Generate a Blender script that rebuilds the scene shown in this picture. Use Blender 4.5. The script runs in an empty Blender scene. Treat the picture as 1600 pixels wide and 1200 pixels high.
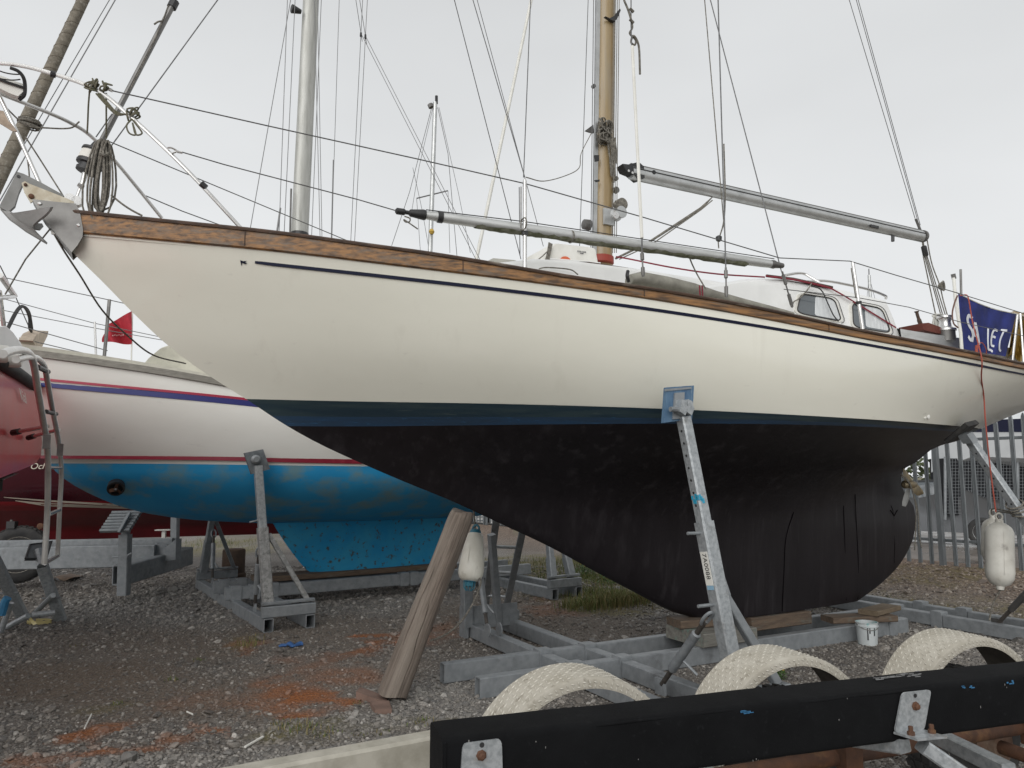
import bpy, bmesh, math, random
import numpy as np
from mathutils import Vector, Matrix
random.seed(7)
rng = np.random.default_rng(11)
S = bpy.context.scene
COL = S.collection
R = math.radians

# ------------------------------------------------------------------ camera
FOC, CX, CY, HOR, CAMH = 1150.0, 800.0, 600.0, 745.0, 1.6
PITCH = math.atan((HOR - CY) / FOC)
cam = bpy.data.cameras.new('camera')
cam.sensor_width = 36.0
cam.lens = FOC / 1600.0 * 36.0
cam.clip_end = 2000
camo = bpy.data.objects.new('camera', cam)
camo.location = (0, 0, CAMH)
camo.rotation_euler = (math.pi / 2 + PITCH, 0, 0)
COL.objects.link(camo)
S.camera = camo

# ------------------------------------------------------------------ sky and light (overcast)
W = bpy.data.worlds.new('World')
S.world = W
W.use_nodes = True
wn, wl = W.node_tree.nodes, W.node_tree.links
wn.clear()
wo = wn.new('ShaderNodeOutputWorld')
bg = wn.new('ShaderNodeBackground')
sky = wn.new('ShaderNodeTexSky')
sky.sky_type = 'NISHITA'
sky.sun_disc = False
sky.sun_elevation = R(29)
sky.sun_rotation = R(194)
sky.air_density = 1.0
sky.dust_density = 4.0
hsv = wn.new('ShaderNodeHueSaturation')
hsv.inputs['Saturation'].default_value = 0.06
wl.new(sky.outputs[0], hsv.inputs['Color'])
sk_s = wn.new('ShaderNodeMixRGB'); sk_s.blend_type = 'MULTIPLY'; sk_s.inputs[0].default_value = 1
sk_s.inputs[2].default_value = (0.055, 0.055, 0.055, 1)
wl.new(hsv.outputs[0], sk_s.inputs[1])
# the cloud deck: even grey with faint soft mottling
tc = wn.new('ShaderNodeTexCoord')
cn = wn.new('ShaderNodeTexNoise'); cn.inputs['Scale'].default_value = 1.6; cn.inputs['Detail'].default_value = 4
mp = wn.new('ShaderNodeMapping'); mp.inputs['Scale'].default_value = (-1, 1, 2.2)
wl.new(tc.outputs['Generated'], mp.inputs[0]); wl.new(mp.outputs[0], cn.inputs['Vector'])
sep = wn.new('ShaderNodeSeparateXYZ'); wl.new(tc.outputs['Generated'], sep.inputs[0])
gr = wn.new('ShaderNodeMapRange'); gr.inputs[1].default_value = 0.0; gr.inputs[2].default_value = 0.75
gr.inputs[3].default_value = 0.86; gr.inputs[4].default_value = 0.62
wl.new(sep.outputs['Z'], gr.inputs[0])
cr = wn.new('ShaderNodeMapRange'); cr.inputs[1].default_value = 0.3; cr.inputs[2].default_value = 0.7
cr.inputs[3].default_value = 0.92; cr.inputs[4].default_value = 1.05
wl.new(cn.outputs['Fac'], cr.inputs[0])
mu = wn.new('ShaderNodeMath'); mu.operation = 'MULTIPLY'
wl.new(gr.outputs[0], mu.inputs[0]); wl.new(cr.outputs[0], mu.inputs[1])
cc = wn.new('ShaderNodeMixRGB'); cc.blend_type = 'MULTIPLY'; cc.inputs[0].default_value = 1
cc.inputs[1].default_value = (0.965, 0.985, 1.0, 1)
wl.new(mu.outputs[0], cc.inputs[2])
mx = wn.new('ShaderNodeMixRGB'); mx.inputs[0].default_value = 0.88
wl.new(sk_s.outputs[0], mx.inputs[1]); wl.new(cc.outputs[0], mx.inputs[2])
wl.new(mx.outputs[0], bg.inputs['Color'])
bg.inputs['Strength'].default_value = 1.0
wl.new(bg.outputs[0], wo.inputs[0])

sun = bpy.data.lights.new('sun', 'SUN')
sun.energy = 1.5
sun.angle = R(60)
sun.color = (1.0, 0.99, 0.975)
suno = bpy.data.objects.new('sun', sun)
suno.rotation_euler = (R(61), 0, R(-14))
COL.objects.link(suno)
S.view_settings.view_transform = 'Standard'
S.view_settings.look = 'None'
S.view_settings.exposure = 0.22
S.view_settings.gamma = 1.0
S.view_settings.use_curve_mapping = False
S.cycles.max_bounces = 6
S.cycles.diffuse_bounces = 3
S.cycles.use_denoising = True

# ------------------------------------------------------------------ pixel <-> world authoring helpers
cp, sp_ = math.cos(PITCH), math.sin(PITCH)
def ray(u, v):
    a, b = (u - CX) / FOC, (CY - v) / FOC
    return Vector((a, cp - b * sp_, sp_ + b * cp))
EYE = Vector((0, 0, CAMH))
def P(u, v, Y):
    d = ray(u, v)
    return EYE + d * (Y / d.y)
def G(u, v, z=0.0):
    d = ray(u, v)
    return EYE + d * ((z - CAMH) / d.z)
def PL(u, v, o, n):
    d = ray(u, v); o = Vector(o); n = Vector(n)
    return EYE + d * ((o - EYE).dot(n) / d.dot(n))
def proj(p):
    x, y, z = p[0], p[1], p[2] - CAMH
    f = y * cp + z * sp_
    w = -y * sp_ + z * cp
    return (CX + FOC * x / f, CY - FOC * w / f)

class Frame:
    """a boat's own axes: t aft along the keel, s towards the camera side, z up"""
    def __init__(s, x, y, deg):
        s.o = Vector((x, y, 0)); a = R(deg)
        s.a = Vector((math.cos(a), math.sin(a), 0)); s.n = Vector((math.sin(a), -math.cos(a), 0))
    def w(s, t, q, z):
        return s.o + s.a * t + s.n * q + Vector((0, 0, z))
    def pick(s, u, v, q=0.0):          # pixel -> (t, z) on the plane at lateral offset q
        p = PL(u, v, s.o + s.n * q, s.n)
        return ((p - s.o).dot(s.a), p.z)
    def at(s, u, v, q=0.0):
        return PL(u, v, s.o + s.n * q, s.n)

def interp(x, xs, ys):
    return float(np.interp(x, xs, ys))
def smooth_curve(xs, ys):
    """monotone cubic through the points, linear outside"""
    xs = np.array(xs, float); ys = np.array(ys, float)
    h = np.diff(xs); d = np.diff(ys) / h
    m = np.zeros(len(xs)); m[0], m[-1] = d[0], d[-1]
    for i in range(1, len(xs) - 1):
        m[i] = 0 if d[i-1] * d[i] <= 0 else (2*h[i]+h[i-1]+h[i]+2*h[i-1]) / ((2*h[i]+h[i-1])/d[i-1] + (h[i]+2*h[i-1])/d[i])
    def f(x):
        if x <= xs[0]: return float(ys[0] + m[0] * (x - xs[0]))
        if x >= xs[-1]: return float(ys[-1] + m[-1] * (x - xs[-1]))
        i = int(np.searchsorted(xs, x)) - 1
        t = (x - xs[i]) / h[i]
        return float((2*t**3-3*t*t+1)*ys[i] + (t**3-2*t*t+t)*h[i]*m[i] + (-2*t**3+3*t*t)*ys[i+1] + (t**3-t*t)*h[i]*m[i+1])
    return f

# ------------------------------------------------------------------ objects
ORG = {}
def prop(o, label=None, cat=None, group=None, kind=None):
    if label: o['label'] = label
    if cat: o['category'] = cat
    if group: o['group'] = group
    if kind: o['kind'] = kind
    return o
def thing(name, label, cat, loc, group=None):
    o = bpy.data.objects.new(name, None)
    o.empty_display_size = 0.2
    o.location = loc
    COL.objects.link(o)
    ORG[o] = Vector(loc)
    return prop(o, label, cat, group)

class MB:
    def __init__(s): s.v = []; s.f = []
    def add(s, vs, fs):
        k = len(s.v); s.v += [tuple(p) for p in vs]; s.f += [tuple(i + k for i in q) for q in fs]; return s
    def box(s, c, x, y, z):
        """centre and three half-axis vectors"""
        c, x, y, z = Vector(c), Vector(x), Vector(y), Vector(z)
        vs = [c + x*i + y*j + z*k for k in (-1, 1) for j in (-1, 1) for i in (-1, 1)]
        fs = [(0,2,3,1),(4,5,7,6),(0,1,5,4),(2,6,7,3),(0,4,6,2),(1,3,7,5)]
        if x.cross(y).dot(z) < 0: fs = [q[::-1] for q in fs]
        return s.add(vs, fs)
    def beam(s, a, b, w, h, up=(0,0,1), off=0.0):
        """box section w wide, h tall from a to b; a, b on the axis"""
        a, b = Vector(a), Vector(b); d = (b - a); L = d.length; d.normalize()
        up = Vector(up); side = d.cross(up)
        if side.length < 1e-4: side = d.cross(Vector((1,0,0)))
        side.normalize(); u2 = side.cross(d).normalized()
        return s.box((a+b)/2 + u2*off, d*(L/2), side*(w/2), u2*(h/2))
    def cbeam(s, a, b, w, h, up=(0,0,1), bev=0.006, wall=None):
        """rounded-edge box section; with wall: an open hollow tube"""
        a, b = Vector(a), Vector(b); d = (b - a).normalized()
        side = d.cross(Vector(up))
        if side.length < 1e-4: side = d.cross(Vector((1,0,0)))
        side.normalize(); u2 = side.cross(d).normalized()
        def ring(w, h, e):
            x, y = w/2, h/2
            return [(x-e,-y),(x,-y+e),(x,y-e),(x-e,y),(-x+e,y),(-x,y-e),(-x,-y+e),(-x+e,-y)]
        o = ring(w, h, bev); n = len(o)
        vs = [a + side*p + u2*q for p, q in o] + [b + side*p + u2*q for p, q in o]
        fs = [(i, (i+1) % n, n+(i+1) % n, n+i) for i in range(n)]
        if wall:
            q_ = ring(w-2*wall, h-2*wall, bev*0.5)
            vs += [a + side*p + u2*q for p, q in q_] + [b + side*p + u2*q for p, q in q_]
            fs += [(2*n+(i+1) % n, 2*n+i, 3*n+i, 3*n+(i+1) % n) for i in range(n)]
            fs += [(i, 2*n+i, 2*n+(i+1) % n, (i+1) % n) for i in range(n)]
            fs += [(n+(i+1) % n, 3*n+(i+1) % n, 3*n+i, n+i) for i in range(n)]
        else:
            fs += [tuple(range(n))[::-1], tuple(range(n, 2*n))]
        return s.add(vs, fs)
    def tube(s, pts, r, n=8, cap=True, flat=1.0, upv=None):
        pts = [Vector(p) for p in pts]; m = len(pts)
        rs = r if isinstance(r, (list, tuple)) else [r]*m
        vs = []; prev = None
        for i, p in enumerate(pts):
            d = (pts[min(i+1, m-1)] - pts[max(i-1, 0)])
            if d.length < 1e-9: d = Vector((0,0,1))
            d.normalize()
            if prev is None:
                ref = Vector(upv) if upv else (Vector((0,0,1)) if abs(d.z) < 0.95 else Vector((1,0,0)))
                x = d.cross(ref).normalized()
            else:
                x = prev - d * prev.dot(d)
                x = x.normalized() if x.length > 1e-6 else d.cross(Vector((0,0,1))).normalized()
            prev = x; y = d.cross(x)
            for k in range(n):
                a = 2*math.pi*k/n
                vs.append(p + x*(math.cos(a)*rs[i]) + y*(math.sin(a)*rs[i]*flat))
        fs = [(i*n+k, i*n+(k+1) % n, (i+1)*n+(k+1) % n, (i+1)*n+k) for i in range(m-1) for k in range(n)]
        if cap: fs += [tuple(range(n))[::-1], tuple(range((m-1)*n, m*n))]
        return s.add(vs, fs)
    def lathe(s, c, axis, prof, n=16, ref=None):
        """prof: (distance along axis, radius)"""
        c, d = Vector(c), Vector(axis).normalized()
        x = d.cross(Vector(ref) if ref else (Vector((0,0,1)) if abs(d.z) < 0.9 else Vector((1,0,0)))).normalized(); y = d.cross(x)
        vs = [c + d*h + (x*math.cos(2*math.pi*k/n) + y*math.sin(2*math.pi*k/n))*max(r, 1e-4) for h, r in prof for k in range(n)]
        m = len(prof)
        fs = [(i*n+k, i*n+(k+1) % n, (i+1)*n+(k+1) % n, (i+1)*n+k) for i in range(m-1) for k in range(n)]
        fs += [tuple(range(n))[::-1], tuple(range((m-1)*n, m*n))]
        return s.add(vs, fs)
    def prism(s, poly, ext):
        """planar outline (3-D points) pushed along ext"""
        ext = Vector(ext); poly = [Vector(p) for p in poly]; n = len(poly)
        vs = poly + [p + ext for p in poly]
        fs = [tuple(range(n))[::-1], tuple(range(n, 2*n))] + [(i, (i+1) % n, n+(i+1) % n, n+i) for i in range(n)]
        return s.add(vs, fs)
    def grid(s, rows, close=False):
        m, n = len(rows), len(rows[0])
        vs = [p for r_ in rows for p in r_]
        fs = [(i*n+j, i*n+(j+1) % n, (i+1)*n+(j+1) % n, (i+1)*n+j) for i in range(m-1) for j in range(n if close else n-1)]
        return s.add(vs, fs)
    def build(s, name, mat, parent=None, smooth=True, fix=True, angle=35, loc=None, **kw):
        org = ORG.get(parent, Vector((0,0,0))) if parent else (Vector(loc) if loc else Vector((0,0,0)))
        me = bpy.data.meshes.new(name)
        me.from_pydata([(p[0]-org[0], p[1]-org[1], p[2]-org[2]) for p in s.v], [], s.f)
        if fix:
            bm = bmesh.new(); bm.from_mesh(me)
            bmesh.ops.recalc_face_normals(bm, faces=bm.faces); bm.to_mesh(me); bm.free()
        me.materials.append(mat)
        if smooth:
            me.polygons.foreach_set('use_smooth', [True]*len(me.polygons))
            me.set_sharp_from_angle(angle=R(angle))
        me.update()
        o = bpy.data.objects.new(name, me); COL.objects.link(o)
        if parent: o.parent = parent
        else: o.location = org
        ORG[o] = org
        return prop(o, **kw)

def jit(p, a): return Vector(p) + Vector((random.uniform(-a,a), random.uniform(-a,a), random.uniform(-a,a)))
def bez(pts, n=8):
    """smooth path through the points (Catmull-Rom)"""
    pts = [Vector(p) for p in pts]; q = [pts[0]*2-pts[1]] + pts + [pts[-1]*2-pts[-2]]; out = []
    for i in range(1, len(q)-2):
        a, b, c, d = q[i-1], q[i], q[i+1], q[i+2]
        for k in range(n):
            t = k/n
            out.append(0.5*((2*b)+(c-a)*t+(2*a-5*b+4*c-d)*t*t+(3*b-a-3*c+d)*t**3))
    return out + [pts[-1]]
def sag(a, b, d=0.05, n=10):
    a, b = Vector(a), Vector(b)
    return [a.lerp(b, i/n) - Vector((0,0,d*4*(i/n)*(1-i/n))) for i in range(n+1)]

# ------------------------------------------------------------------ materials
def mat(name, c1, c2=None, rough=0.5, metal=0.0, scale=6.0, detail=6.0, lo=0.35, hi=0.65, bump=0.0, bscale=None,
        stretch=None, c3=None, s3=2.0, lo3=0.55, hi3=0.7, rough2=None, coat=0.0, spec=0.5, coord='pos', bdist=0.01, rotz=0.0, streak=None):
    m = bpy.data.materials.new(name); m.use_nodes = True
    n, l = m.node_tree.nodes, m.node_tree.links
    b = n['Principled BSDF']
    b.inputs['Roughness'].default_value = rough
    b.inputs['Metallic'].default_value = metal
    b.inputs['Coat Weight'].default_value = coat
    b.inputs['Coat Roughness'].default_value = 0.12
    b.inputs['Specular IOR Level'].default_value = spec
    b.inputs['Base Color'].default_value = (*c1, 1)
    if coord == 'pos':
        src = n.new('ShaderNodeNewGeometry').outputs['Position']
    else:
        src = n.new('ShaderNodeTexCoord').outputs['Object']
    if rotz:
        m0 = n.new('ShaderNodeMapping'); m0.inputs['Rotation'].default_value = (0, 0, R(-rotz)); l.new(src, m0.inputs[0]); src = m0.outputs[0]
    if stretch:
        mp = n.new('ShaderNodeMapping'); mp.inputs['Scale'].default_value = stretch
        l.new(src, mp.inputs[0]); src2 = mp.outputs[0]
    else: src2 = src
    def noise(sc, vec, dt=detail):
        t = n.new('ShaderNodeTexNoise'); t.inputs['Scale'].default_value = sc; t.inputs['Detail'].default_value = dt
        t.inputs['Roughness'].default_value = 0.6
        l.new(vec, t.inputs['Vector']); return t.outputs['Fac']
    def ramp(f, a, c):
        r_ = n.new('ShaderNodeMapRange'); r_.inputs[1].default_value = a; r_.inputs[2].default_value = c
        l.new(f, r_.inputs[0]); return r_.outputs[0]
    col = None
    if c2:
        f = ramp(noise(scale, src2), lo, hi)
        x = n.new('ShaderNodeMixRGB'); x.inputs[1].default_value = (*c1, 1); x.inputs[2].default_value = (*c2, 1)
        l.new(f, x.inputs[0]); col = x.outputs[0]
        if rough2 is not None:
            r_ = n.new('ShaderNodeMapRange'); r_.inputs[3].default_value = rough; r_.inputs[4].default_value = rough2
            l.new(f, r_.inputs[0]); l.new(r_.outputs[0], b.inputs['Roughness'])
    if c3:
        f = ramp(noise(s3, src2, 8), lo3, hi3)
        x = n.new('ShaderNodeMixRGB'); x.inputs[2].default_value = (*c3, 1)
        if col: l.new(col, x.inputs[1])
        else: x.inputs[1].default_value = (*c1, 1)
        l.new(f, x.inputs[0]); col = x.outputs[0]
    if streak:      # (colour, horizontal scale, lo, hi, strength): runs down the surface
        m1 = n.new('ShaderNodeMapping'); m1.inputs['Scale'].default_value = (streak[1], streak[1], streak[1]*0.05)
        l.new(src, m1.inputs[0]); f = ramp(noise(1.0, m1.outputs[0], 5), streak[2], streak[3])
        f2 = ramp(noise(0.8, src, 3), 0.35, 0.65)
        q = n.new('ShaderNodeMath'); q.operation = 'MULTIPLY'; l.new(f, q.inputs[0]); l.new(f2, q.inputs[1])
        q2 = n.new('ShaderNodeMath'); q2.operation = 'MULTIPLY'; l.new(q.outputs[0], q2.inputs[0]); q2.inputs[1].default_value = streak[4]
        x = n.new('ShaderNodeMixRGB'); x.inputs[2].default_value = (*streak[0], 1)
        if col: l.new(col, x.inputs[1])
        else: x.inputs[1].default_value = (*c1, 1)
        l.new(q2.outputs[0], x.inputs[0]); col = x.outputs[0]
    if col: l.new(col, b.inputs['Base Color'])
    if bump:
        bp = n.new('ShaderNodeBump'); bp.inputs['Strength'].default_value = bump; bp.inputs['Distance'].default_value = bdist
        l.new(noise(bscale or scale*4, src2), bp.inputs['Height']); l.new(bp.outputs[0], b.inputs['Normal'])
    return m
# ------------------------------------------------------------------ shared materials
M = {}
AX = 28.0
M['gelcoat'] = mat('gelcoat_cream', (0.785,0.768,0.672), (0.735,0.717,0.622), rough=0.26, scale=1.3, lo=0.3, hi=0.75, rotz=AX, stretch=(0.7,1,1.6), c3=(0.60,0.57,0.50), s3=7.0, lo3=0.66, hi3=0.82, coat=0.35, bump=0.06, bscale=1.6, bdist=0.02, streak=((0.50,0.46,0.38), 7.0, 0.58, 0.78, 0.30))
M['boot'] = mat('boot_top_blue', (0.012,0.030,0.045), (0.034,0.056,0.060), rough=0.5, scale=3.0, lo=0.40, hi=0.72, rotz=AX, stretch=(0.5,1,9.0), c3=(0.075,0.10,0.095), s3=7.0, lo3=0.62, hi3=0.80)
M['boot_low'] = mat('boot_top_lower_blue', (0.016,0.046,0.095), (0.018,0.036,0.060), rough=0.5, scale=4.0, lo=0.38, hi=0.7, rotz=AX, stretch=(0.5,1,9.0), c3=(0.03,0.13,0.27), s3=16.0, lo3=0.62, hi3=0.72)
M['antifoul'] = mat('antifouling_black', (0.0085,0.0066,0.0080), (0.0140,0.0114,0.0132), rough=0.45, scale=3.0, lo=0.35, hi=0.8, rotz=AX, stretch=(2.6,2.6,0.22), c3=(0.028,0.025,0.027), s3=7.0, lo3=0.60, hi3=0.8, bump=0.05, bscale=14, spec=0.28, streak=((0.060,0.054,0.058), 9.0, 0.54, 0.74, 0.7))
M['navy'] = mat('navy_stripe', (0.006,0.008,0.026), rough=0.65, spec=0.2)
M['teak'] = mat('weathered_teak', (0.30,0.148,0.050), (0.075,0.042,0.022), rough=0.55, scale=5.0, lo=0.38, hi=0.64, rotz=AX, stretch=(0.40,8,11.0), c3=(0.15,0.11,0.078), s3=2.6, lo3=0.5, hi3=0.66, bump=0.35, bscale=9, bdist=0.004)
M['teak_dark'] = mat('dark_teak_cap', (0.085,0.045,0.026), (0.035,0.022,0.015), rough=0.6, scale=4, rotz=AX, stretch=(0.8,5,5), bump=0.2, c3=(0.16,0.13,0.10), s3=3, lo3=0.58, hi3=0.7)
M['white'] = mat('white_paint', (0.80,0.80,0.78), (0.68,0.68,0.66), rough=0.35, scale=2.5, lo=0.45, hi=0.8)
M['white2'] = mat('white_plastic', (0.76,0.75,0.70), (0.62,0.60,0.54), rough=0.45, scale=5, lo=0.4, hi=0.75)
M['ss'] = mat('stainless_steel', (0.70,0.69,0.67), (0.52,0.51,0.50), rough=0.27, metal=0.85, scale=9, lo=0.4, hi=0.8)
M['alu'] = mat('anodised_aluminium', (0.55,0.555,0.55), (0.40,0.41,0.40), rough=0.42, metal=0.75, scale=7, lo=0.4, hi=0.75)
M['alu_dirty'] = mat('algae_stained_aluminium', (0.58,0.585,0.575), (0.44,0.45,0.43), rough=0.45, metal=0.5, scale=9, lo=0.4, hi=0.75, rotz=AX, stretch=(0.5,3,3))
M['algae'] = mat('algae', (0.10,0.105,0.055), (0.24,0.24,0.19), rough=0.9, scale=22, lo=0.35, hi=0.7)
M['galv'] = mat('galvanised_steel', (0.28,0.295,0.305), (0.20,0.215,0.225), rough=0.5, metal=0.3, scale=14, lo=0.35, hi=0.7, c3=(0.14,0.145,0.15), s3=5, lo3=0.58, hi3=0.75, bump=0.04)
M['galv_new'] = mat('spangled_zinc', (0.40,0.42,0.43), (0.27,0.29,0.30), rough=0.42, metal=0.4, scale=40, lo=0.4, hi=0.65, c3=(0.20,0.20,0.195), s3=9, lo3=0.6, hi3=0.75)
M['grey_ss'] = mat('dull_steel', (0.21,0.205,0.195), (0.115,0.11,0.105), rough=0.45, metal=0.6, scale=5, lo=0.35, hi=0.7, c3=(0.30,0.29,0.275), s3=3, lo3=0.55, hi3=0.8)
M['anchor'] = mat('dull_zinc_anchor', (0.29,0.29,0.28), (0.19,0.19,0.18), rough=0.6, metal=0.25, scale=7, lo=0.35, hi=0.7)
M['black'] = mat('black_plastic', (0.016,0.016,0.017), (0.03,0.03,0.03), rough=0.45, scale=8)
M['rubber'] = mat('black_rubber', (0.022,0.022,0.023), (0.05,0.048,0.045), rough=0.75, scale=9, bump=0.1)
M['wire'] = mat('rigging_wire', (0.10,0.10,0.10), (0.17,0.17,0.17), rough=0.45, metal=0.5, scale=30)
M['wire_far'] = mat('distant_rigging_wire', (0.17,0.17,0.17), rough=0.5, metal=0.3)
M['rope'] = mat('weathered_rope', (0.20,0.185,0.155), (0.10,0.092,0.078), rough=0.9, scale=55, lo=0.4, hi=0.6, c3=(0.30,0.28,0.24), s3=30)
M['rope_green'] = mat('green_flecked_rope', (0.10,0.10,0.055), (0.16,0.145,0.11), rough=0.9, scale=70, lo=0.4, hi=0.6)
M['rope_white'] = mat('white_rope', (0.58,0.57,0.52), (0.42,0.41,0.37), rough=0.85, scale=60)
M['rope_red'] = mat('red_rope', (0.40,0.085,0.055), (0.27,0.06,0.04), rough=0.8, scale=60)
M['red_web'] = mat('red_webbing', (0.23,0.018,0.035), (0.15,0.014,0.025), rough=0.8, scale=20)
M['varnish'] = mat('varnished_spruce', (0.34,0.25,0.125), (0.25,0.17,0.075), rough=0.38, scale=3.5, stretch=(6,6,0.5), lo=0.3, hi=0.7, c3=(0.24,0.21,0.165), s3=1.4, lo3=0.45, hi3=0.7, coat=0.3)
M['wood_post'] = mat('grey_weathered_timber', (0.205,0.150,0.108), (0.115,0.080,0.057), rough=0.85, scale=3.0, lo=0.35, hi=0.65, c3=(0.29,0.235,0.185), s3=2.2, lo3=0.5, hi3=0.72, stretch=(9,9,1.0), bump=0.5, bscale=7, bdist=0.012)
M['timber'] = mat('rough_timber', (0.135,0.095,0.064), (0.08,0.056,0.04), rough=0.85, scale=5, rotz=AX, stretch=(1,7,7), bump=0.3, c3=(0.12,0.125,0.105), s3=4)
M['timber_grey'] = mat('pale_wet_timber', (0.20,0.195,0.17), (0.12,0.112,0.097), rough=0.8, scale=5, rotz=AX, stretch=(1,7,7), bump=0.3, c3=(0.12,0.20,0.17), s3=3.5, lo3=0.56, hi3=0.7)
M['brick'] = mat('red_brown_wood_wedge', (0.21,0.135,0.105), (0.14,0.09,0.07), rough=0.85, scale=8, bump=0.2)
M['fender'] = mat('dirty_white_vinyl', (0.72,0.70,0.62), (0.58,0.555,0.47), rough=0.4, scale=5, lo=0.4, hi=0.75, stretch=(2,2,1), c3=(0.34,0.31,0.26), s3=6, lo3=0.64, hi3=0.8)
M['fender_old'] = mat('scuffed_white_vinyl', (0.60,0.585,0.53), (0.44,0.42,0.37), rough=0.5, scale=5, lo=0.4, hi=0.7, c3=(0.17,0.155,0.14), s3=5, lo3=0.62, hi3=0.76)
M['teal'] = mat('teal_blue_paint', (0.04,0.20,0.26), (0.03,0.14,0.22), rough=0.5, scale=9)
M['rust'] = mat('rusted_steel', (0.125,0.055,0.027), (0.055,0.028,0.018), rough=0.8, scale=9, lo=0.35, hi=0.65, c3=(0.20,0.105,0.045), s3=6, bump=0.25)
M['glass'] = mat('dark_cabin_glass', (0.10,0.115,0.125), rough=0.06, spec=0.8)
M['curtain'] = mat('white_curtain', (0.72,0.74,0.75), (0.55,0.57,0.58), rough=0.8, scale=10, stretch=(4,4,0.6))

# ------------------------------------------------------------------ main yacht: hull
F = Frame(1.48, 6.80, AX)
def stem_pick(pts): return [F.pick(u, v) for u, v in pts]
stem = stem_pick([(60,336),(84,363),(113,394),(160,440),(205,486),(265,542),(334,592),(379,620),(451,667),(500,694),(556,720),(630,752),(706,783),(775,815),(856,853),(937,897),(1000,930),(1051,956),(1096,968)])
stem.sort(key=lambda q: q[1])
t0f = smooth_curve([z for t, z in stem], [t for t, z in stem])
ZK = stem[0][1]
aft = [F.pick(u, v) for u, v in [(1340,943),(1369,918),(1400,889),(1417,864),(1428,836),(1431,812),(1428,792),(1417,776),(1408,755),(1411,735)]]
cnt = [F.pick(u, v, 0.0) for u, v in [(1452,712),(1505,684)]]
aft.sort(key=lambda q: q[1])
zt = [ZK] + [z for t, z in aft if z > ZK + 0.03]
tt = [aft[0][0]] + [t for t, z in aft if z > ZK + 0.03]
ztop = zt[-1]
zt += [ztop + 0.10, 1.92, 2.04, 2.16, 2.30]; tt += [tt[-1] + 0.26, F.pick(1470,697)[0]*0.5+F.pick(1443,711)[0]*0.5, F.pick(1495,682)[0], F.pick(1525,664)[0], F.pick(1560,640)[0]]; print('aft prof', list(zip(zt,tt)))
t1f = smooth_curve(zt, tt)
Bf = smooth_curve([0.0, ZK, 0.7, 1.0, 1.25, 1.42, 1.58, 1.74, 1.90, 2.05, 2.20, 2.35], [0.10, 0.115, 0.145, 0.17, 0.215, 0.31, 0.50, 0.80, 1.09, 1.28, 1.385, 1.41])
af = smooth_curve([ZK, 1.2, 1.6, 2.15, 3.0], [0.62, 0.72, 0.9, 1.05, 0.82])
ef = smooth_curve([ZK, 1.0, 1.5, 1.8, 2.15, 3.0], [0.75, 0.8, 1.25, 1.25, 1.0, 0.86])
def gshape(s, z):
    return max(0.0, math.sin(math.pi * max(0.0, min(1.0, s)) ** af(z))) ** ef(z)
def below(s, z):
    a, b = t0f(z), t1f(z)
    return a + s*(b-a), Bf(z)*gshape(s, z)
cpk = [F.pick(u, v) for u, v in [(1482,690),(1540,654),(1600,612),(1640,584)]]
TS0, TS1, TSV = -4.80, 6.9, 9.2
ctr = smooth_curve([z for t, z in cpk], [t for t, z in cpk])
TS1 = ctr(2.80)
print('counter', cpk, TS1)
TS0 = F.pick(60, 333)[0]
def sheer_plan(s):
    t = TS0 + s*(TS1-TS0)
    q = (t-TS0)/(TSV-TS0)
    return t, 1.40*max(0.0, math.sin(math.pi*q**0.80))**(1.10-0.25*min(1, q*1.6))
def solve_z(t, y, curve, z0=1.0, z1=5.0):
    for _ in range(40):
        z = (z0+z1)/2
        u, v = proj(F.w(t, y, z))
        if v > curve(u): z0 = z
        else: z1 = z
    return (z0+z1)/2
c_railb = smooth_curve([50,130,350,400,600,750,1000,1200,1320,1500,1600,1750,1950],[353.5,360,380,384.5,409,427,462,497,522,555,575,603,640])
c_railt = smooth_curve([50,125,350,400,537,600,750,815,1000,1200,1320,1500,1600,1750,1950],[323,329,352,356.5,375,384,404,419,446,482,509,545,567,596,634])
c_cove = smooth_curve([395,600,750,1000,1200,1450,1597,1750],[409.5,432,449,481,512,556,584,611])
c_boott = smooth_curve([380,390,600,850,1000,1200,1300,1400,1500],[622,623,628,632,637,647,652,659,667])
c_bootb = smooth_curve([455,465,700,1030,1200,1300,1400,1500],[666,667,665,662,662,665,669.5,675])
NS = 90
ss = [0.5*(1-math.cos(math.pi*i/NS))*0.5 + 0.5*i/NS for i in range(NS+1)]
zs_sheer = []
for s in ss:
    t, y = sheer_plan(s); zs_sheer.append(solve_z(t, y, c_railb))
def boot_z(curve, lo, hi, ulim):
    out = []
    for s in ss:
        z = 2.1
        for _ in range(12):
            t, y = below(s, z)
            u, v = proj(F.w(t, y, z))
            u = min(max(u, ulim[0]), ulim[1])
            z = 0.5*z + 0.5*solve_z(t, y, curve)
        out.append(min(max(z, lo), hi))
    return out
zbt = boot_z(c_boott, 2.05, 2.26, (390, 1500))
zbb = boot_z(c_bootb, 1.90, 2.14, (460, 1500))
if True:
    print('boot top z', [round(z, 3) for z in zbt[::9]])
    print('boot bottom z', [round(z, 3) for z in zbb[::9]])
    print('sheer z', [round(z, 3) for z in zs_sheer[::9]], 'ZK', ZK, 'ztop', ztop, 't0', t0f(2.15), 't1', t1f(2.15), [ (round(t,2),round(z,2)) for t,z in aft])
def smoothlist(a, k=9):
    a = np.array(a); p = np.pad(a, k, mode='edge'); w = np.ones(2*k+1)/(2*k+1)
    return list(np.convolve(p, w, 'valid'))
zbt = smoothlist(zbt); zbb = smoothlist(zbb); zs_sheer = smoothlist(zs_sheer, 3)
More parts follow.
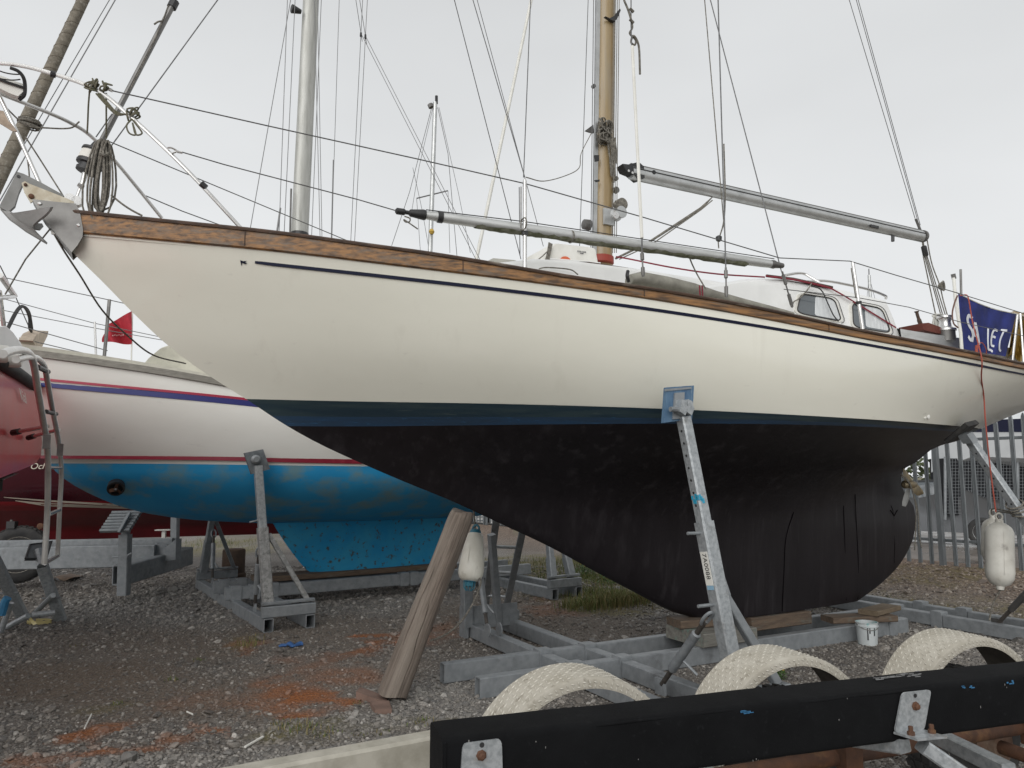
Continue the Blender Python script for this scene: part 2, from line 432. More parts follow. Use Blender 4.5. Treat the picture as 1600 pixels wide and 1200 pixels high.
def hull_top(i, lam):
    """point on the topsides: station i, lam 0 at the boot top, 1 at the sheer"""
    zb, z = zbt[i], zbt[i] + lam*(zs_sheer[i]-zbt[i])
    z_st = zbt[0] + lam*(zs_sheer[0]-zbt[0])
    tb, yb = below(ss[i], zb); tsx, ys = sheer_plan(ss[i])
    ta = t0f(z_st); s = ss[i]
    zc_ = zbt[-1]+lam*(zs_sheer[-1]-zbt[-1]); t_end = ctr(zc_)+(t1f(zbt[-1])-ctr(zbt[-1]))*(1-lam)**3 + (TS1-ctr(zs_sheer[-1]))*lam**3
    t = ta + s*(t_end-ta)
    y = yb*(1-lam) + ys*lam + 0.045*math.sin(math.pi*lam)*gshape(s, 2.15) * (1 - 0.3*s)
    return t, y, z
yacht = thing('sailing_yacht', 'large cream-hulled classic yacht with black bottom propped on a galvanised cradle', 'yacht', F.w(0.5, 0, 0))
def both_sides(rows_fn):
    """rows of (t, y, z) for the near side -> near and far grids"""
    mb = MB()
    rows = rows_fn
    mb.grid([[F.w(t, y, z) for t, y, z in r] for r in rows])
    mb.grid([[F.w(t, -y, z) for t, y, z in r][::-1] for r in rows])
    return mb
tops = [[hull_top(i, l) for i in range(NS+1)] for l in np.linspace(0, 1, 15)]
mb = both_sides(tops)
tr = [tops[k][-1] for k in range(15)]
mb.grid([[F.w(t, y*q, z) for q in (-1, -0.5, 0, 0.5, 1)] for t, y, z in tr])
hull = mb.build('hull', M['gelcoat'], yacht, angle=60)
def bt_row(l): return [(*below(ss[i], zbt[i]*(1-l)+zbb[i]*l), zbt[i]*(1-l)+zbb[i]*l) for i in range(NS+1)]
both_sides([bt_row(l) for l in (0, 0.3, 0.62)]).build('boot_stripe', M['boot'], yacht, angle=60)
both_sides([bt_row(l) for l in (0.62, 0.8, 1)]).build('lower_boot_stripe', M['boot_low'], yacht, angle=60)
levels = []
NL = 34
for k in range(NL+1):
    l = (k/NL)
    row = []
    for i in range(NS+1):
        zb = zbb[i]
        z = zb + (ZK - zb)*l
        row.append((*below(ss[i], z), z))
    levels.append(row)
mb = both_sides(levels)
mb.grid([[F.w(t, y*q, z) for t, y, z in levels[-1]] for q in (1, 0, -1)])
t_rud = F.pick(1338, 850, 0.08)[0]          # the rudder hangs abaft this line
def is_rudder(fc):
    c = sum((Vector(mb.v[i]) for i in fc), Vector())/len(fc); return (c-F.o).dot(F.a) > t_rud and c.z < 1.60
rud = MB(); rud.v = list(mb.v); rud.f = [q for q in mb.f if is_rudder(q)]; mb.f = [q for q in mb.f if not is_rudder(q)]
def prune(m_):
    used = sorted({i for q in m_.f for i in q}); ix = {k: j for j, k in enumerate(used)}
    m_.v = [m_.v[k] for k in used]; m_.f = [tuple(ix[i] for i in q) for q in m_.f]; return m_
prune(mb).build('underwater_hull', M['antifoul'], yacht, angle=60)
prune(rud).build('rudder', M['antifoul'], yacht, angle=60)
# cove stripe, a thin raised line
def lam_at(i, curve):
    a, b = 0.0, 1.0
    for _ in range(30):
        l = (a+b)/2; u, v = proj(F.w(*hull_top(i, l)))
        if v > curve(u): a = l
        else: b = l
    return (a+b)/2
def hull_strip(ia_u, ib_u, curve, half, proud=0.004, taper=8):
    idx = [i for i in range(NS+1) if ia_u <= proj(F.w(*hull_top(i, 0.8)))[0] <= ib_u]
    rows = []
    for k, i in enumerate(idx):
        l = lam_at(i, curve); t, y, z = hull_top(i, l)
        h = half*min(1, (k+1.5)/taper)
        rows.append([F.w(t, y+proud-0.003, z-h*1.02), F.w(t, y+proud, z-h), F.w(t, y+proud, z+h), F.w(t, y+proud-0.003, z+h*1.02)])
    return MB().grid(rows)
hull_strip(391, 1900, c_cove, 0.0115, taper=2.2).build('cove_stripe', M['navy'], yacht)
# small pennant mark ahead of the stripe
def hull_point(u, v, proud=0.004):
    best = None
    for i in range(0, NS):
        l = lam_at(i, lambda q: v)
        t, y, z = hull_top(i, l); uu = proj(F.w(t, y, z))[0]
        if best is None or abs(uu-u) < best[0]: best = (abs(uu-u), i, uu)
    i = best[1]; j = i+1 if best[2] < u else i-1
    j = max(0, min(NS, j))
    pi_, pj = hull_top(i, lam_at(i, lambda q: v)), hull_top(j, lam_at(j, lambda q: v))
    ui, uj = proj(F.w(*pi_))[0], proj(F.w(*pj))[0]
    w = (u-ui)/(uj-ui) if abs(uj-ui) > 1e-6 else 0
    t, y, z = [a+(b-a)*w for a, b in zip(pi_, pj)]
    return F.w(t, y+proud, z)
pen = [(375,407),(377,417),(378,411),(383,413),(386,411.5),(382.5,410),(386,408),(380,408.5)]
MB().add([hull_point(u, v, 0.006) for u, v in pen], [(0,1,2),(0,2,7),(2,3,5,7),(3,4,5),(5,6,7)]).build('pennant_mark', M['navy'], yacht, smooth=False)
# toe rail: teak bulwark with darker capping
def sheer_pt(i, dy=0.0, dz=0.0):
    t, y, z = hull_top(i, 1.0); return F.w(t, y+dy, z+dz)
rail_h = []
for i in range(NS+1):
    t, y, z = hull_top(i, 1.0)
    rail_h.append(max(0.05, solve_z(t, y+0.01, c_railt)-z))
rail_h = smoothlist(rail_h, 3)
I_R = min(i for i in range(NS+1) if proj(sheer_pt(i))[0] >= 92)
def rail_side(sg):
    rows = []
    for i in range(I_R, NS+1):
        t, y, z = hull_top(i, 1.0); h = rail_h[i]-0.022
        pts = [(y+0.002, z-0.018), (y+0.016, z-0.010), (y+0.018, z+h*0.5), (y+0.014, z+h), (y-0.032, z+h), (y-0.032, z-0.012)]
        rows.append([F.w(t, sg*p, q) for p, q in pts])
    return rows
MB().grid(rail_side(1), close=True).build('toe_rail', M['teak'], yacht, angle=40)
MB().grid(rail_side(-1), close=True).build('toe_rail', M['teak'], yacht, angle=40)
def cap_side(sg):
    rows = []
    for i in range(I_R, NS+1):
        t, y, z = hull_top(i, 1.0); h = rail_h[i]-0.022
        pts = [(y+0.026, z+h-0.002), (y+0.03, z+h+0.010), (y+0.024, z+h+0.02), (y-0.038, z+h+0.02), (y-0.042, z+h-0.002)]
        rows.append([F.w(t, sg*p, q) for p, q in pts])
    return rows
MB().grid(cap_side(1), close=True).build('rail_cap', M['teak_dark'], yacht, angle=40)
MB().grid(cap_side(-1), close=True).build('rail_cap', M['teak_dark'], yacht, angle=40)
# joint lines across the rail
for u in (376, 730, 1010, 1290):
    i = min(range(NS+1), key=lambda k: abs(proj(sheer_pt(k))[0]-u))
    t, y, z = hull_top(i, 1.0)
    MB().box(F.w(t, y+0.017, z+rail_h[i]*0.45-0.006), F.a*0.003, F.n*0.004, Vector((0,0,rail_h[i]*0.42))).build('rail_joint', M['teak_dark'], yacht, smooth=False)
# deck
MB().grid([[F.w(t, y*q*0.97, z-0.03+0.06*(1-q*q)) for q in (-1,-0.5,0,0.5,1)] for t, y, z in tops[-1]]).build('deck', M['white2'], yacht)
def deck_z(t):
    k = [hull_top(i, 1.0) for i in range(NS+1)]
    return float(np.interp(t, [a[0] for a in k], [a[2] for a in k]))
def deck_b(t):
    k = [hull_top(i, 1.0) for i in range(NS+1)]
    return float(np.interp(t, [a[0] for a in k], [a[1] for a in k]))
# rudder seams, raised edges on the underwater hull
def bottom_y(t, z):
    a, b = t0f(z), t1f(z); s = (t-a)/(b-a); return Bf(z)*gshape(s, z)
def bottom_line(pix, r, name, m, wob=0):
    pts = []
    for u, v in pix:
        y = 0.1
        for _ in range(25):
            t, z = F.pick(u, v, y); y = 0.6*y + 0.4*bottom_y(t, z)
        pts.append(F.w(t, y+r*0.3, z))
    return MB().tube(bez(pts, 4), r, 6).build(name, m, yacht)
# ------------------------------------------------------------------ main yacht: rudder, propeller, bow, rig
A = F.at
def up(z): return Vector((0, 0, z))
M['seam'] = mat('dark_seam', (0.0050,0.0042,0.0048), rough=1.0, spec=0.0)
bottom_line([(1336,772),(1338,820),(1341,880),(1340,936)], 0.0035, 'rudder_seam', M['seam'])
bottom_line([(1318,790),(1320,850),(1322,938)], 0.003, 'rudder_seam', M['seam'])
bottom_line([(1240,800),(1228,840),(1225,890),(1222,955)], 0.004, 'keel_seam', M['seam'])
bottom_line([(1392,790),(1396,803),(1398,850),(1397,880)], 0.0025, 'rudder_seam', M['seam'])
bottom_line([(1391,797),(1397,806)], 0.005, 'rudder_seam', M['seam'])
bottom_line([(1402,797),(1397,806)], 0.005, 'rudder_seam', M['seam'])
# propeller on its shaft stub beside the rudder head
pc = A(1421, 757, 0.16)
prop_hub = MB().lathe(pc - F.a*0.10, F.a, [(0,0.02),(0.02,0.045),(0.12,0.05),(0.20,0.03),(0.22,0.012)], 14).build('propeller_hub', mat('bronze', (0.28,0.22,0.13), (0.18,0.15,0.10), rough=0.45, metal=0.6, scale=12), yacht)
def blade(tip, wid, m):
    tip = Vector(tip); d = tip - pc; L = d.length; d.normalize(); sd = d.cross(F.n).normalized()
    out = []
    for k in range(9):
        q = k/8; w = wid*math.sin(math.pi*min(1, 0.12+q*0.86))**0.6
        tw = F.n*(0.03*(q-0.5))
        out.append([pc + d*(L*q) - sd*w + tw + F.n*0.008, pc + d*(L*q) + F.n*0.02, pc + d*(L*q) + sd*w - tw + F.n*0.008, pc + d*(L*q) + F.n*0.002])
    return MB().grid(out, close=True).build('blade', m, prop_hub)
mbz = bpy.data.materials['bronze']
blade(A(1411, 791, 0.17), 0.045, M['anchor']); blade(A(1440, 772, 0.15), 0.06, mbz); blade(A(1409, 731, 0.16), 0.05, mbz)
MB().tube(bez([A(1408,741,0.22), A(1420,752,0.22), A(1428,775,0.2), A(1434,800,0.17), A(1436,835,0.16), A(1440,856,0.16)], 6), 0.008, 6).build('propeller_line', M['rope'], yacht)
MB().tube(bez([A(1409,744,0.22), A(1421,756,0.22), A(1431,790,0.19), A(1431,820,0.17), A(1429,860,0.16)], 6), 0.007, 6).build('propeller_line', M['rope'], yacht)

# stem fitting: folded steel cheeks either side of the bow
cheek = [(50,312),(86,316),(119,319),(125,332),(130,360),(129,371),(121,384),(112,395),(92,371),(68,342),(57,324)]
sf = None
def stem_q(u, v):
    q = 0.06
    for _ in range(12):
        t, z = F.pick(u, v, q); q = max(0.05, deck_b(t)+0.010)
    return q
near = [A(u, v, stem_q(u, v)) for u, v in cheek]
sf = MB().prism(near, F.n*0.012).build('stem_fitting', M['grey_ss'], yacht, angle=30)
far = [p - F.n*(2*(p-F.o).dot(F.n)) for p in near]
MB().prism(far, F.n*-0.012).build('stem_fitting', M['grey_ss'], yacht, angle=30)
edge = [near[k] for k in (0, 10, 9, 8, 7)]
MB().grid([[p, p - F.n*(p-F.o).dot(F.n), p - F.n*(2*(p-F.o).dot(F.n))] for p in edge]).build('stem_fitting', M['grey_ss'], yacht)
for u, v in [(123,352),(62,318)]:
    MB().lathe(A(u, v, stem_q(u, v)+0.012), F.n, [(0,0.012),(0.004,0.012),(0.008,0.007)], 10).build('bolt', M['ss'], sf)
roll = [(34,287),(39,284),(46,288),(100,309),(116,316),(114,322),(56,313),(48,318),(38,301)]
rb = MB().prism([A(u, v, 0.045) for u, v in roll], F.n*0.012).build('roller_bracket', mat('stained_cream_plate', (0.60,0.56,0.46), (0.42,0.36,0.26), rough=0.5, metal=0.3, scale=14), yacht, angle=30)
for u, v, r_ in [(40,289,0.010),(49,307,0.016)]:
    MB().lathe(A(u, v, 0.057), F.n, [(0,r_),(0.008,r_),(0.012,r_*0.6)], 10).build('bolt', M['rust'], rb)
for u, v in [(109,309),(120,313)]:
    MB().lathe(A(u, v, 0.03), F.n*-1, [(0,0.03),(0.06,0.03)], 18).build('bow_roller', M['ss'], yacht)
# pulpit
def path(pts): return bez([A(u, v, s) for u, v, s in pts], 6)
r_t = 0.0125
pul = MB().tube(path([(-75,112,0.0),(-40,100,0.06),(0,99,0.11),(40,104,0.15),(85,116,0.19),(130,131,0.23),(163,148,0.26),(200,179,0.29),(240,215,0.34),(300,274,0.42),(377,357,0.48)]), r_t, 10).build('pulpit', M['ss'], yacht)
MB().tube(path([(-75,112,0.0),(-45,125,-0.06),(0,146,-0.11),(35,160,-0.15),(80,178,-0.19),(110,192,-0.23),(140,211,-0.27),(180,252,-0.33),(215,294,-0.40),(253,341,-0.46)]), r_t, 10).build('pulpit', M['ss'], yacht)
MB().tube([A(-32,82+22,0.0), A(0,152,0.0), A(27,208,0.0), A(73,311,0.0)], r_t, 10).build('pulpit_leg', M['ss'], yacht)
MB().prism([A(u, v, 0.015) for u, v in [(-6,172),(6,174),(14,190),(27,205),(20,206),(4,196),(-6,190)]], F.n*0.006).build('pulpit_bracket', mat('brown_stained_plate', (0.33,0.26,0.20), (0.22,0.17,0.13), rough=0.4, metal=0.6, scale=20), yacht)
# navigation lamp hung in the pulpit
nl = MB().prism([A(u, v, 0.03) for u, v in [(-8,121),(8,127),(26,134),(38,138),(40,148),(30,157),(18,153),(4,146),(-8,140)]], F.n*0.06).build('bow_lamp', M['white2'], yacht, angle=30)
MB().tube(path([(-8,121,0.1),(10,128,0.1),(38,137,0.1)]), 0.008, 8).build('lamp_lip', M['black'], nl)
MB().tube(path([(16,106,0.13),(28,111,0.13),(36,120,0.12),(39,132,0.1),(38,148,0.08),(30,156,0.06)]), 0.011, 8).build('lamp_bail', M['black'], nl)
MB().tube(sag(A(-5,109,0.1), A(32,116,0.12), 0.01), 0.004, 6).build('lamp_cable', M['black'], nl)
MB().tube(sag(A(-5,121,0.1), A(32,124,0.12), 0.01), 0.004, 6).build('lamp_cable', M['black'], nl)
for u, v, s, d in [(83,116,0.19,(1,0.25)),(318,290,0.44,(1,0.9))]:
    p = A(u, v, s); q = A(u+4*d[0], v+4*d[1], s)
    MB().tube([p-(q-p), q], 0.020, 10).build('pulpit_clamp', M['black'], yacht)

# forestay: furling drum, foil, turnbuckle
drum_c, top_c = A(140, 250, 0.0), A(148, 208, 0.0)
ax = (A(270, 0, 0) - A(168, 215, 0)).normalized()
MB().lathe(A(135,267,0)-ax*0.02, ax, [(0,0.02),(0.01,0.062),(0.03,0.064),(0.032,0.056),(0.055,0.058),(0.06,0.078),(0.075,0.080),(0.078,0.074),(0.15,0.074),(0.153,0.080),(0.168,0.078),(0.18,0.045),(0.22,0.035),(0.235,0.020)], 28).build('furling_drum', M['black'], yacht, angle=25)
MB().lathe(A(135,267,0)-ax*0.02, ax, [(0.085,0.0752),(0.086,0.0765),(0.142,0.0765),(0.143,0.0752)], 28).build('drum_band', M['white2'], yacht, angle=25)
MB().prism([A(u, v, 0.045) for u, v in [(148,226),(160,226),(166,236),(163,262),(152,262),(146,250)]], F.n*0.03).build('drum_guard', M['black'], yacht)
MB().tube([A(119,310,0), A(126,291,0), A(130,282,0), A(134,268,0)], [0.008,0.010,0.016,0.020], 8).build('turnbuckle', M['ss'], yacht)
MB().tube([A(122,288,0.02), A(131,293,0.02)], 0.014, 8).build('shackle', M['ss'], yacht)
foil_a, foil_b = A(150, 238, 0), A(268, 12, 0)
MB().tube([foil_a, foil_b], [0.026, 0.026], 10, flat=0.7).build('forestay_foil', M['grey_ss'], yacht)
MB().tube([foil_b, A(273, 2, 0)], 0.032, 10).build('foil_cap', M['black'], yacht)
MB().tube([A(273,2,0), A(273,2,0) + ax*9.0], 0.004, 6).build('forestay', M['wire'], yacht)
MB().tube([A(263,8,0.02), A(252,38,0.03), A(238,70,0.03), A(203,140,0.03)], 0.0035, 6).build('furler_halyard', M['rope'], yacht)
MB().tube(bez([A(241,38,0.04), A(247,34,0.04), A(254,33,0.04)], 4), 0.006, 6).build('halyard_tail', M['rope'], yacht)

# lifelines and stanchions (the near side, then the far side)
def near_rail(u, v, inset=0.07):
    s = 0.9
    for _ in range(15):
        t, z = F.pick(u, v, s); s = max(0.2, deck_b(t)-inset)
    return A(u, v, s)
top_line = [A(172,141,0.26), near_rail(420,197), near_rail(655,249), near_rail(821,287), near_rail(1000,338), near_rail(1218,403), near_rail(1328,408), near_rail(1400,430), near_rail(1490,456), near_rail(1600,490)]
MB().tube(top_line, 0.0042, 6).build('lifeline', M['wire'], yacht)
low_line = [A(272,234,0.39), near_rail(350,257), near_rail(560,312), near_rail(625,331)]
MB().tube(low_line, 0.0038, 6).build('lifeline', M['wire'], yacht)
MB().tube([near_rail(1225,452), near_rail(1340,465), near_rail(1420,480), near_rail(1500,503), near_rail(1600,525)], 0.0035, 6).build('lifeline', M['wire'], yacht)
MB().tube([A(168,220,-0.3), A(350,296,-0.75), A(545,377,-1.05)], 0.004, 6).build('lifeline', M['wire'], yacht)
MB().tube([A(228,306,-0.42), A(285,330,-0.6), A(345,352,-0.75)], 0.004, 6).build('lifeline', M['wire'], yacht)
for (u0, v0, u1, v1) in [(820,279,820,420),(1332,409,1348,514)]:
    a, b = near_rail(u0, v0), near_rail(u1, v1)
    st = MB().tube([b, a.lerp(b, 0.97), a.lerp(b, 0.03), a], [0.016,0.0145,0.0145,0.006], 12).build('stanchion', M['ss'], yacht)
    MB().tube([a.lerp(b, 0.59), a.lerp(b, 0.63)], 0.024, 10).build('collar', M['black'], st)
    MB().tube([a.lerp(b, 0.1) + F.a*-0.03, a.lerp(b, 0.55) + F.a*-0.03], 0.004, 6).build('lashing', M['rope'], st)
MB().tube(bez([A(262,231,0.39), A(268,231,0.4), A(276,236,0.4), A(268,240,0.4)], 4), 0.006, 6).build('lifeline_eye', M['ss'], yacht)
MB().tube([A(277,237,0.4), A(285,238.5,0.41)], 0.009, 8).build('lifeline_turnbuckle', M['ss'], yacht)
MB().tube([A(163,136,0.26), A(176,142,0.27)], 0.011, 8).build('lifeline_turnbuckle', M['ss'], yacht)

# spinnaker pole stowed along the near side
pa, pb = A(664, 336, 0.86), A(1207, 413, 1.26)
d = (pb-pa).normalized()
sp = MB().lathe(pa, d, [(0,0.026),(0.10,0.034),(0.9,0.040),((pb-pa).length-0.9,0.040),((pb-pa).length-0.1,0.034),((pb-pa).length,0.03)], 20).build('spinnaker_pole', M['alu_dirty'], yacht)
MB().lathe(pa-d*0.20, d, [(0,0.010),(0.01,0.022),(0.06,0.022),(0.07,0.014),(0.09,0.014),(0.10,0.024),(0.19,0.036),(0.205,0.033)], 14).build('pole_end', M['black'], sp)
MB().lathe(pa+d*0.085, d, [(0,0.036),(0.002,0.040),(0.035,0.040),(0.037,0.036)], 18).build('pole_band', M['black'], sp)
MB().lathe(pb-d*0.02, d, [(0,0.032),(0.03,0.035),(0.05,0.028),(0.12,0.020),(0.13,0.010)], 14).build('pole_end', M['grey_ss'], sp)
alg = MB()
LL = (pb-pa).length
rows = []
for k in range(60):
    q = k/59; c = pa + d*(0.35 + q*(LL-0.6)); h = 0.0412
    row = []
    for a in (200, 220, 240, 270, 300, 320):
        a2 = R(a + random.uniform(-9, 9)); row.append(c + F.n*(math.cos(a2)*h) + up(math.sin(a2)*h - (random.uniform(0, 0.010) if 230 < a < 310 else 0)))
    rows.append(row)
alg.grid(rows); alg.build('algae_growth', M['algae'], sp, kind='stuff')
MB().tube([pa+up(0.030)+F.n*0.02, pa.lerp(pb,0.25)+up(0.047)+F.n*0.02, pb+up(0.04)+F.n*0.02], 0.0035, 6).build('pole_line', M['black'], sp)
MB().tube(bez([A(632,338,0.85), A(640,341,0.85), A(640,346,0.85), A(634,347,0.85), A(631,343,0.85), A(640,349,0.85), A(653,358,0.85)], 5), 0.0045, 6).build('pole_trip_line', M['rope'], sp)
for u, v in [(892,370),(818,350)]:
    c = A(u, v, 1.02)
    MB().tube([c + (F.n*math.cos(a)+up(math.sin(a)))*0.043 for a in np.linspace(0, 2*math.pi, 17)], 0.005, 6, cap=False).build('pole_lashing', M['rope'], sp)

# mast and its gear
T_M, Z_M = F.pick(943, 432, 0.0)
def mast_pt(u, v, q=0.0): return A(u, v, q)
m0, m1 = A(941, 440, 0), A(947, 0, 0)
mdir = (m1-m0).normalized()
mtop = m0 + mdir*10.5
rows = []
for k in range(2):
    c = m0 if k == 0 else mtop
    rows.append([c + F.a*(math.cos(a)*0.095) + F.n*(math.sin(a)*0.075) for a in np.linspace(0, 2*math.pi, 25)[:-1]])
mast = MB().grid(rows, close=True).build('mast', M['varnish'], yacht, angle=60)
MB().beam(m0 - F.a*0.105 + F.n*0.02, mtop - F.a*0.105 + F.n*0.02, 0.035, 0.03, up=F.n).build('mast_track', M['alu'], mast, smooth=False)
MB().beam(m0 + F.a*0.10 + up(0.9), mtop + F.a*0.10, 0.022, 0.03, up=F.n).build('mast_track', M['grey_ss'], mast, smooth=False)
for k, (u, dr) in enumerate([(926,0.004),(929,0.003),(960,0.005),(963,0.004),(966,0.004)]):
    a = A(u-3, 395, 0.09); b = A(u+1.5, 0, 0.09)
    MB().tube([a, b, b+(b-a)*1.2], dr, 6).build('halyard', M['rope'] if k > 1 else M['wire'], mast)
MB().lathe(A(938,413,0)-up(0.0), up(1), [(0,0.115),(0.005,0.122),(0.06,0.122),(0.065,0.115)], 24).build('mast_band', mat('red_tape', (0.26,0.035,0.02), rough=0.6), mast)
# winch on a pad, and a cleat, blocks
MB().box(A(951,339,0.085), F.a*0.055, F.n*0.012, up(0.075)).build('winch_pad', M['alu'], mast, smooth=False)
wq = MB().lathe(A(962,336,0.09), F.n, [(0,0.06),(0.012,0.06),(0.016,0.046),(0.05,0.038),(0.075,0.044),(0.08,0.055),(0.095,0.055),(0.1,0.02)], 22).build('mast_winch', M['alu'], mast)
MB().lathe(A(962,336,0.185), F.n, [(0,0.034),(0.006,0.032),(0.007,0.014),(0.012,0.012)], 18).build('winch_top', M['ss'], wq)
MB().lathe(A(966,322,0.08), F.n, [(0,0.055),(0.07,0.055)], 18).build('rope_turns', M['rope'], wq)
MB().lathe(A(921,352,0.03), F.a*-1, [(0,0.05),(0.06,0.045),(0.07,0.02)], 14).build('mast_winch', M['grey_ss'], mast)
MB().prism([A(u, v, 0.08) for u, v in [(943,28),(950,31),(958,27),(966,16),(967,19),(962,31),(958,36),(951,33)]], F.n*0.03).build('mast_cleat', M['black'], mast)
MB().prism([A(u, v, 0.078) for u, v in [(928,243),(935,243),(935,252),(929,253)]], F.n*0.012).build('mast_fitting', M['black'], mast)
MB().prism([A(u, v, 0.078) for u, v in [(928,282),(936,281),(936,284),(931,285)]], F.n*0.01).build('mast_fitting', M['black'], mast)
for u, v, r_ in [(961,280,0.020),(961,298,0.03),(926,136,0.018)]:
    MB().lathe(A(u, v, 0.05), F.n, [(0,r_),(0.03,r_)], 12).build('block', M['grey_ss'], mast)
MB().prism([A(u, v, 0.03) for u, v in [(913,205),(925,196),(926,209),(918,207)]], F.n*0.02).build('spreader_cleat', M['grey_ss'], mast)
def hank(c, w, h, turns, r_, name, m, parent, nrm, seed=0, loopy=1.0, **kw):
    """a hank of rope: loops hung from a point"""
    rnd = random.Random(seed); mb = MB(); c = Vector(c); sd = Vector((0,0,1)).cross(nrm).normalized()
    for k in range(turns):
        off = (k/(max(1, turns-1))-0.5); L = h*(0.86+0.2*rnd.random()); wk = w*(0.35+0.9*abs(off))*(0.7+0.6*rnd.random())
        pts = []
        for j in range(15):
            a = 2*math.pi*j/14
            x = math.sin(a)*wk*(0.45+0.55*(1-math.cos(a))/2) + off*w*0.7
            z = -(1-math.cos(a))/2*L
            pts.append(c + sd*x + up(z) + Vector(nrm)*(0.012*(k % 4)+rnd.uniform(0,0.012)))
        mb.tube(pts, r_, 6, cap=False)
    return mb.build(name, m, parent, **kw)
# rope ball tied round the mast at head height of the gear
mb = MB(); rnd = random.Random(5)
c0 = A(945, 205, 0.10)
for k in range(26):
    c = c0 + F.a*rnd.uniform(-0.05,0.05) + up(rnd.uniform(-0.09,0.07)); th = rnd.uniform(0, math.pi); rr = rnd.uniform(0.03,0.06)
    e1 = (F.a*math.cos(th)+up(math.sin(th))); e2 = (F.n*0.5+up(math.cos(th))*0.8-F.a*math.sin(th)*0.6).normalized()
    mb.tube([c + e1*(rr*math.cos(a)) + e2*(rr*math.sin(a)) for a in np.linspace(0, 2*math.pi, 13)], 0.0065, 5, cap=False)
for k in range(9):
    a = A(948+k*1.6, 215, 0.1+0.005*(k % 3)); b = A(955+k*1.1, 262+rnd.uniform(-12,30), 0.1)
    mb.tube([a, a.lerp(b, 0.5)+F.a*rnd.uniform(-0.01,0.01), b], 0.006, 5)
prop(mb.build('halyard_coil', M['rope'], loc=c0), 'tangled grey halyard rope coil tied to the varnished wooden mast', 'rope')

# boom and vang
ba, bb = A(985, 268, 0.0), A(1440, 369, 0.0)
d = (bb-ba).normalized(); LL = (bb-ba).length
upb = F.n.cross(d).normalized()
if upb.z < 0: upb = -upb
prof = [(math.cos(a)*0.055, math.sin(a)*(0.078 if math.sin(a) < 0 else 0.07)) for a in np.linspace(0, 2*math.pi, 21)[:-1]]
boom = MB().add([ba + F.n*x + upb*y for x, y in prof] + [bb + F.n*x + upb*y*0.95 for x, y in prof],
    [(k, (k+1) % 20, 20+(k+1) % 20, 20+k) for k in range(20)] + [tuple(range(20)), tuple(range(20,40))]).build('boom', M['alu'], yacht, angle=50)
MB().beam(ba+F.n*0.054+upb*0.018, bb+F.n*0.054+upb*0.018, 0.006, 0.012, up=F.n).build('boom_seam', M['black'], boom, smooth=False)
MB().beam(ba+upb*0.073, bb+upb*0.069, 0.03, 0.012, up=upb).build('boom_track', M['grey_ss'], boom, smooth=False)
MB().prism([A(u, v, -0.05) for u, v in [(963,262),(972,263),(984,260),(988,259),(996,266),(997,284),(990,286),(978,276),(968,272)]], F.n*0.10).build('gooseneck', M['black'], boom, angle=30)
for u, v in [(982,267),(988,270)]:
    MB().lathe(A(u, v, 0.05), F.n, [(0,0.012),(0.006,0.012)], 8).build('gooseneck_bolt', M['ss'], boom)
MB().lathe(A(1022,269,0.056), F.n, [(0,0.022),(0.004,0.02)], 12).build('boom_patch', M['black'], boom)
MB().lathe(A(1441,369,0), d, [(0,0.074),(0.03,0.072),(0.05,0.05),(0.055,0.02)], 18).build('boom_end', M['grey_ss'], boom)
MB().box(A(1366,354,0.06), d*0.07, F.n*0.01, upb*0.014).build('boom_cleat', M['black'], boom)
MB().tube([A(1395,366,0.0), A(1395,377,0)], 0.02, 8).build('boom_block', M['black'], boom)
MB().tube([A(1121,297,0.0), A(1112,309,0.0), A(1095,326,0.0), A(1013,379,0.03), A(962,404,0.03)], [0.006,0.006,0.016,0.011,0.010], 8).build('boom_vang', M['rope'], boom)
MB().tube([A(1113,313,0.0), A(1095,328,0.02), A(1018,382,0.06), A(968,405,0.06)], 0.006, 6).build('boom_vang', M['rope'], boom)
# mainsheet at the boom end
ms = MB().lathe(A(1443,384,0.0)+up(0.0), (A(1447,402,0.0)-A(1443,384,0.0)), [(0,0.02),(0.01,0.032),(0.12,0.032),(0.14,0.018)], 12).build('mainsheet_block', M['black'], yacht)
MB().tube([A(1441,372,0.0), A(1443,386,0.0)], 0.012, 6).build('block_strap', M['rope'], ms)
for k, (u, s) in enumerate([(1462,0.03),(1470,-0.02),(1473,0.05),(1477,0.0)]):
    MB().tube([A(1442.5+k*2,400,s), A(u,492,s)], 0.007, 6).build('mainsheet', M['rope'], ms)
MB().tube(bez([A(1448,372,0.02), A(1456,412,0.04), A(1468,445,0.06), A(1474,470,0.08), A(1484,506,0.3)], 6), 0.007, 6).build('mainsheet', M['rope'], ms)
mb = MB(); c = A(1468, 448, 0.08)
for k in range(5):
    mb.tube([c + (F.a*math.cos(a)*0.03+up(math.sin(a)*(0.03+0.008*k)))+F.n*0.012*k for a in np.linspace(0, 2*math.pi, 13)], 0.006, 5, cap=False)
mb.build('mainsheet_knot', M['rope'], ms)
for a_, b_ in [((1327,0),(1430,342)), ((1338,0),(1436,352)), ((1341,0),(1438,352))]:
    p, q = A(*a_, 0.0), A(*b_, 0.0)
    MB().tube([q, p, p+(p-q)*1.5], 0.0045, 6).build('topping_lift', M['wire'], yacht)
MB().tube([A(1431,342,0), A(1440,365,0)], 0.016, 8).build('lift_shackle', M['grey_ss'], yacht)

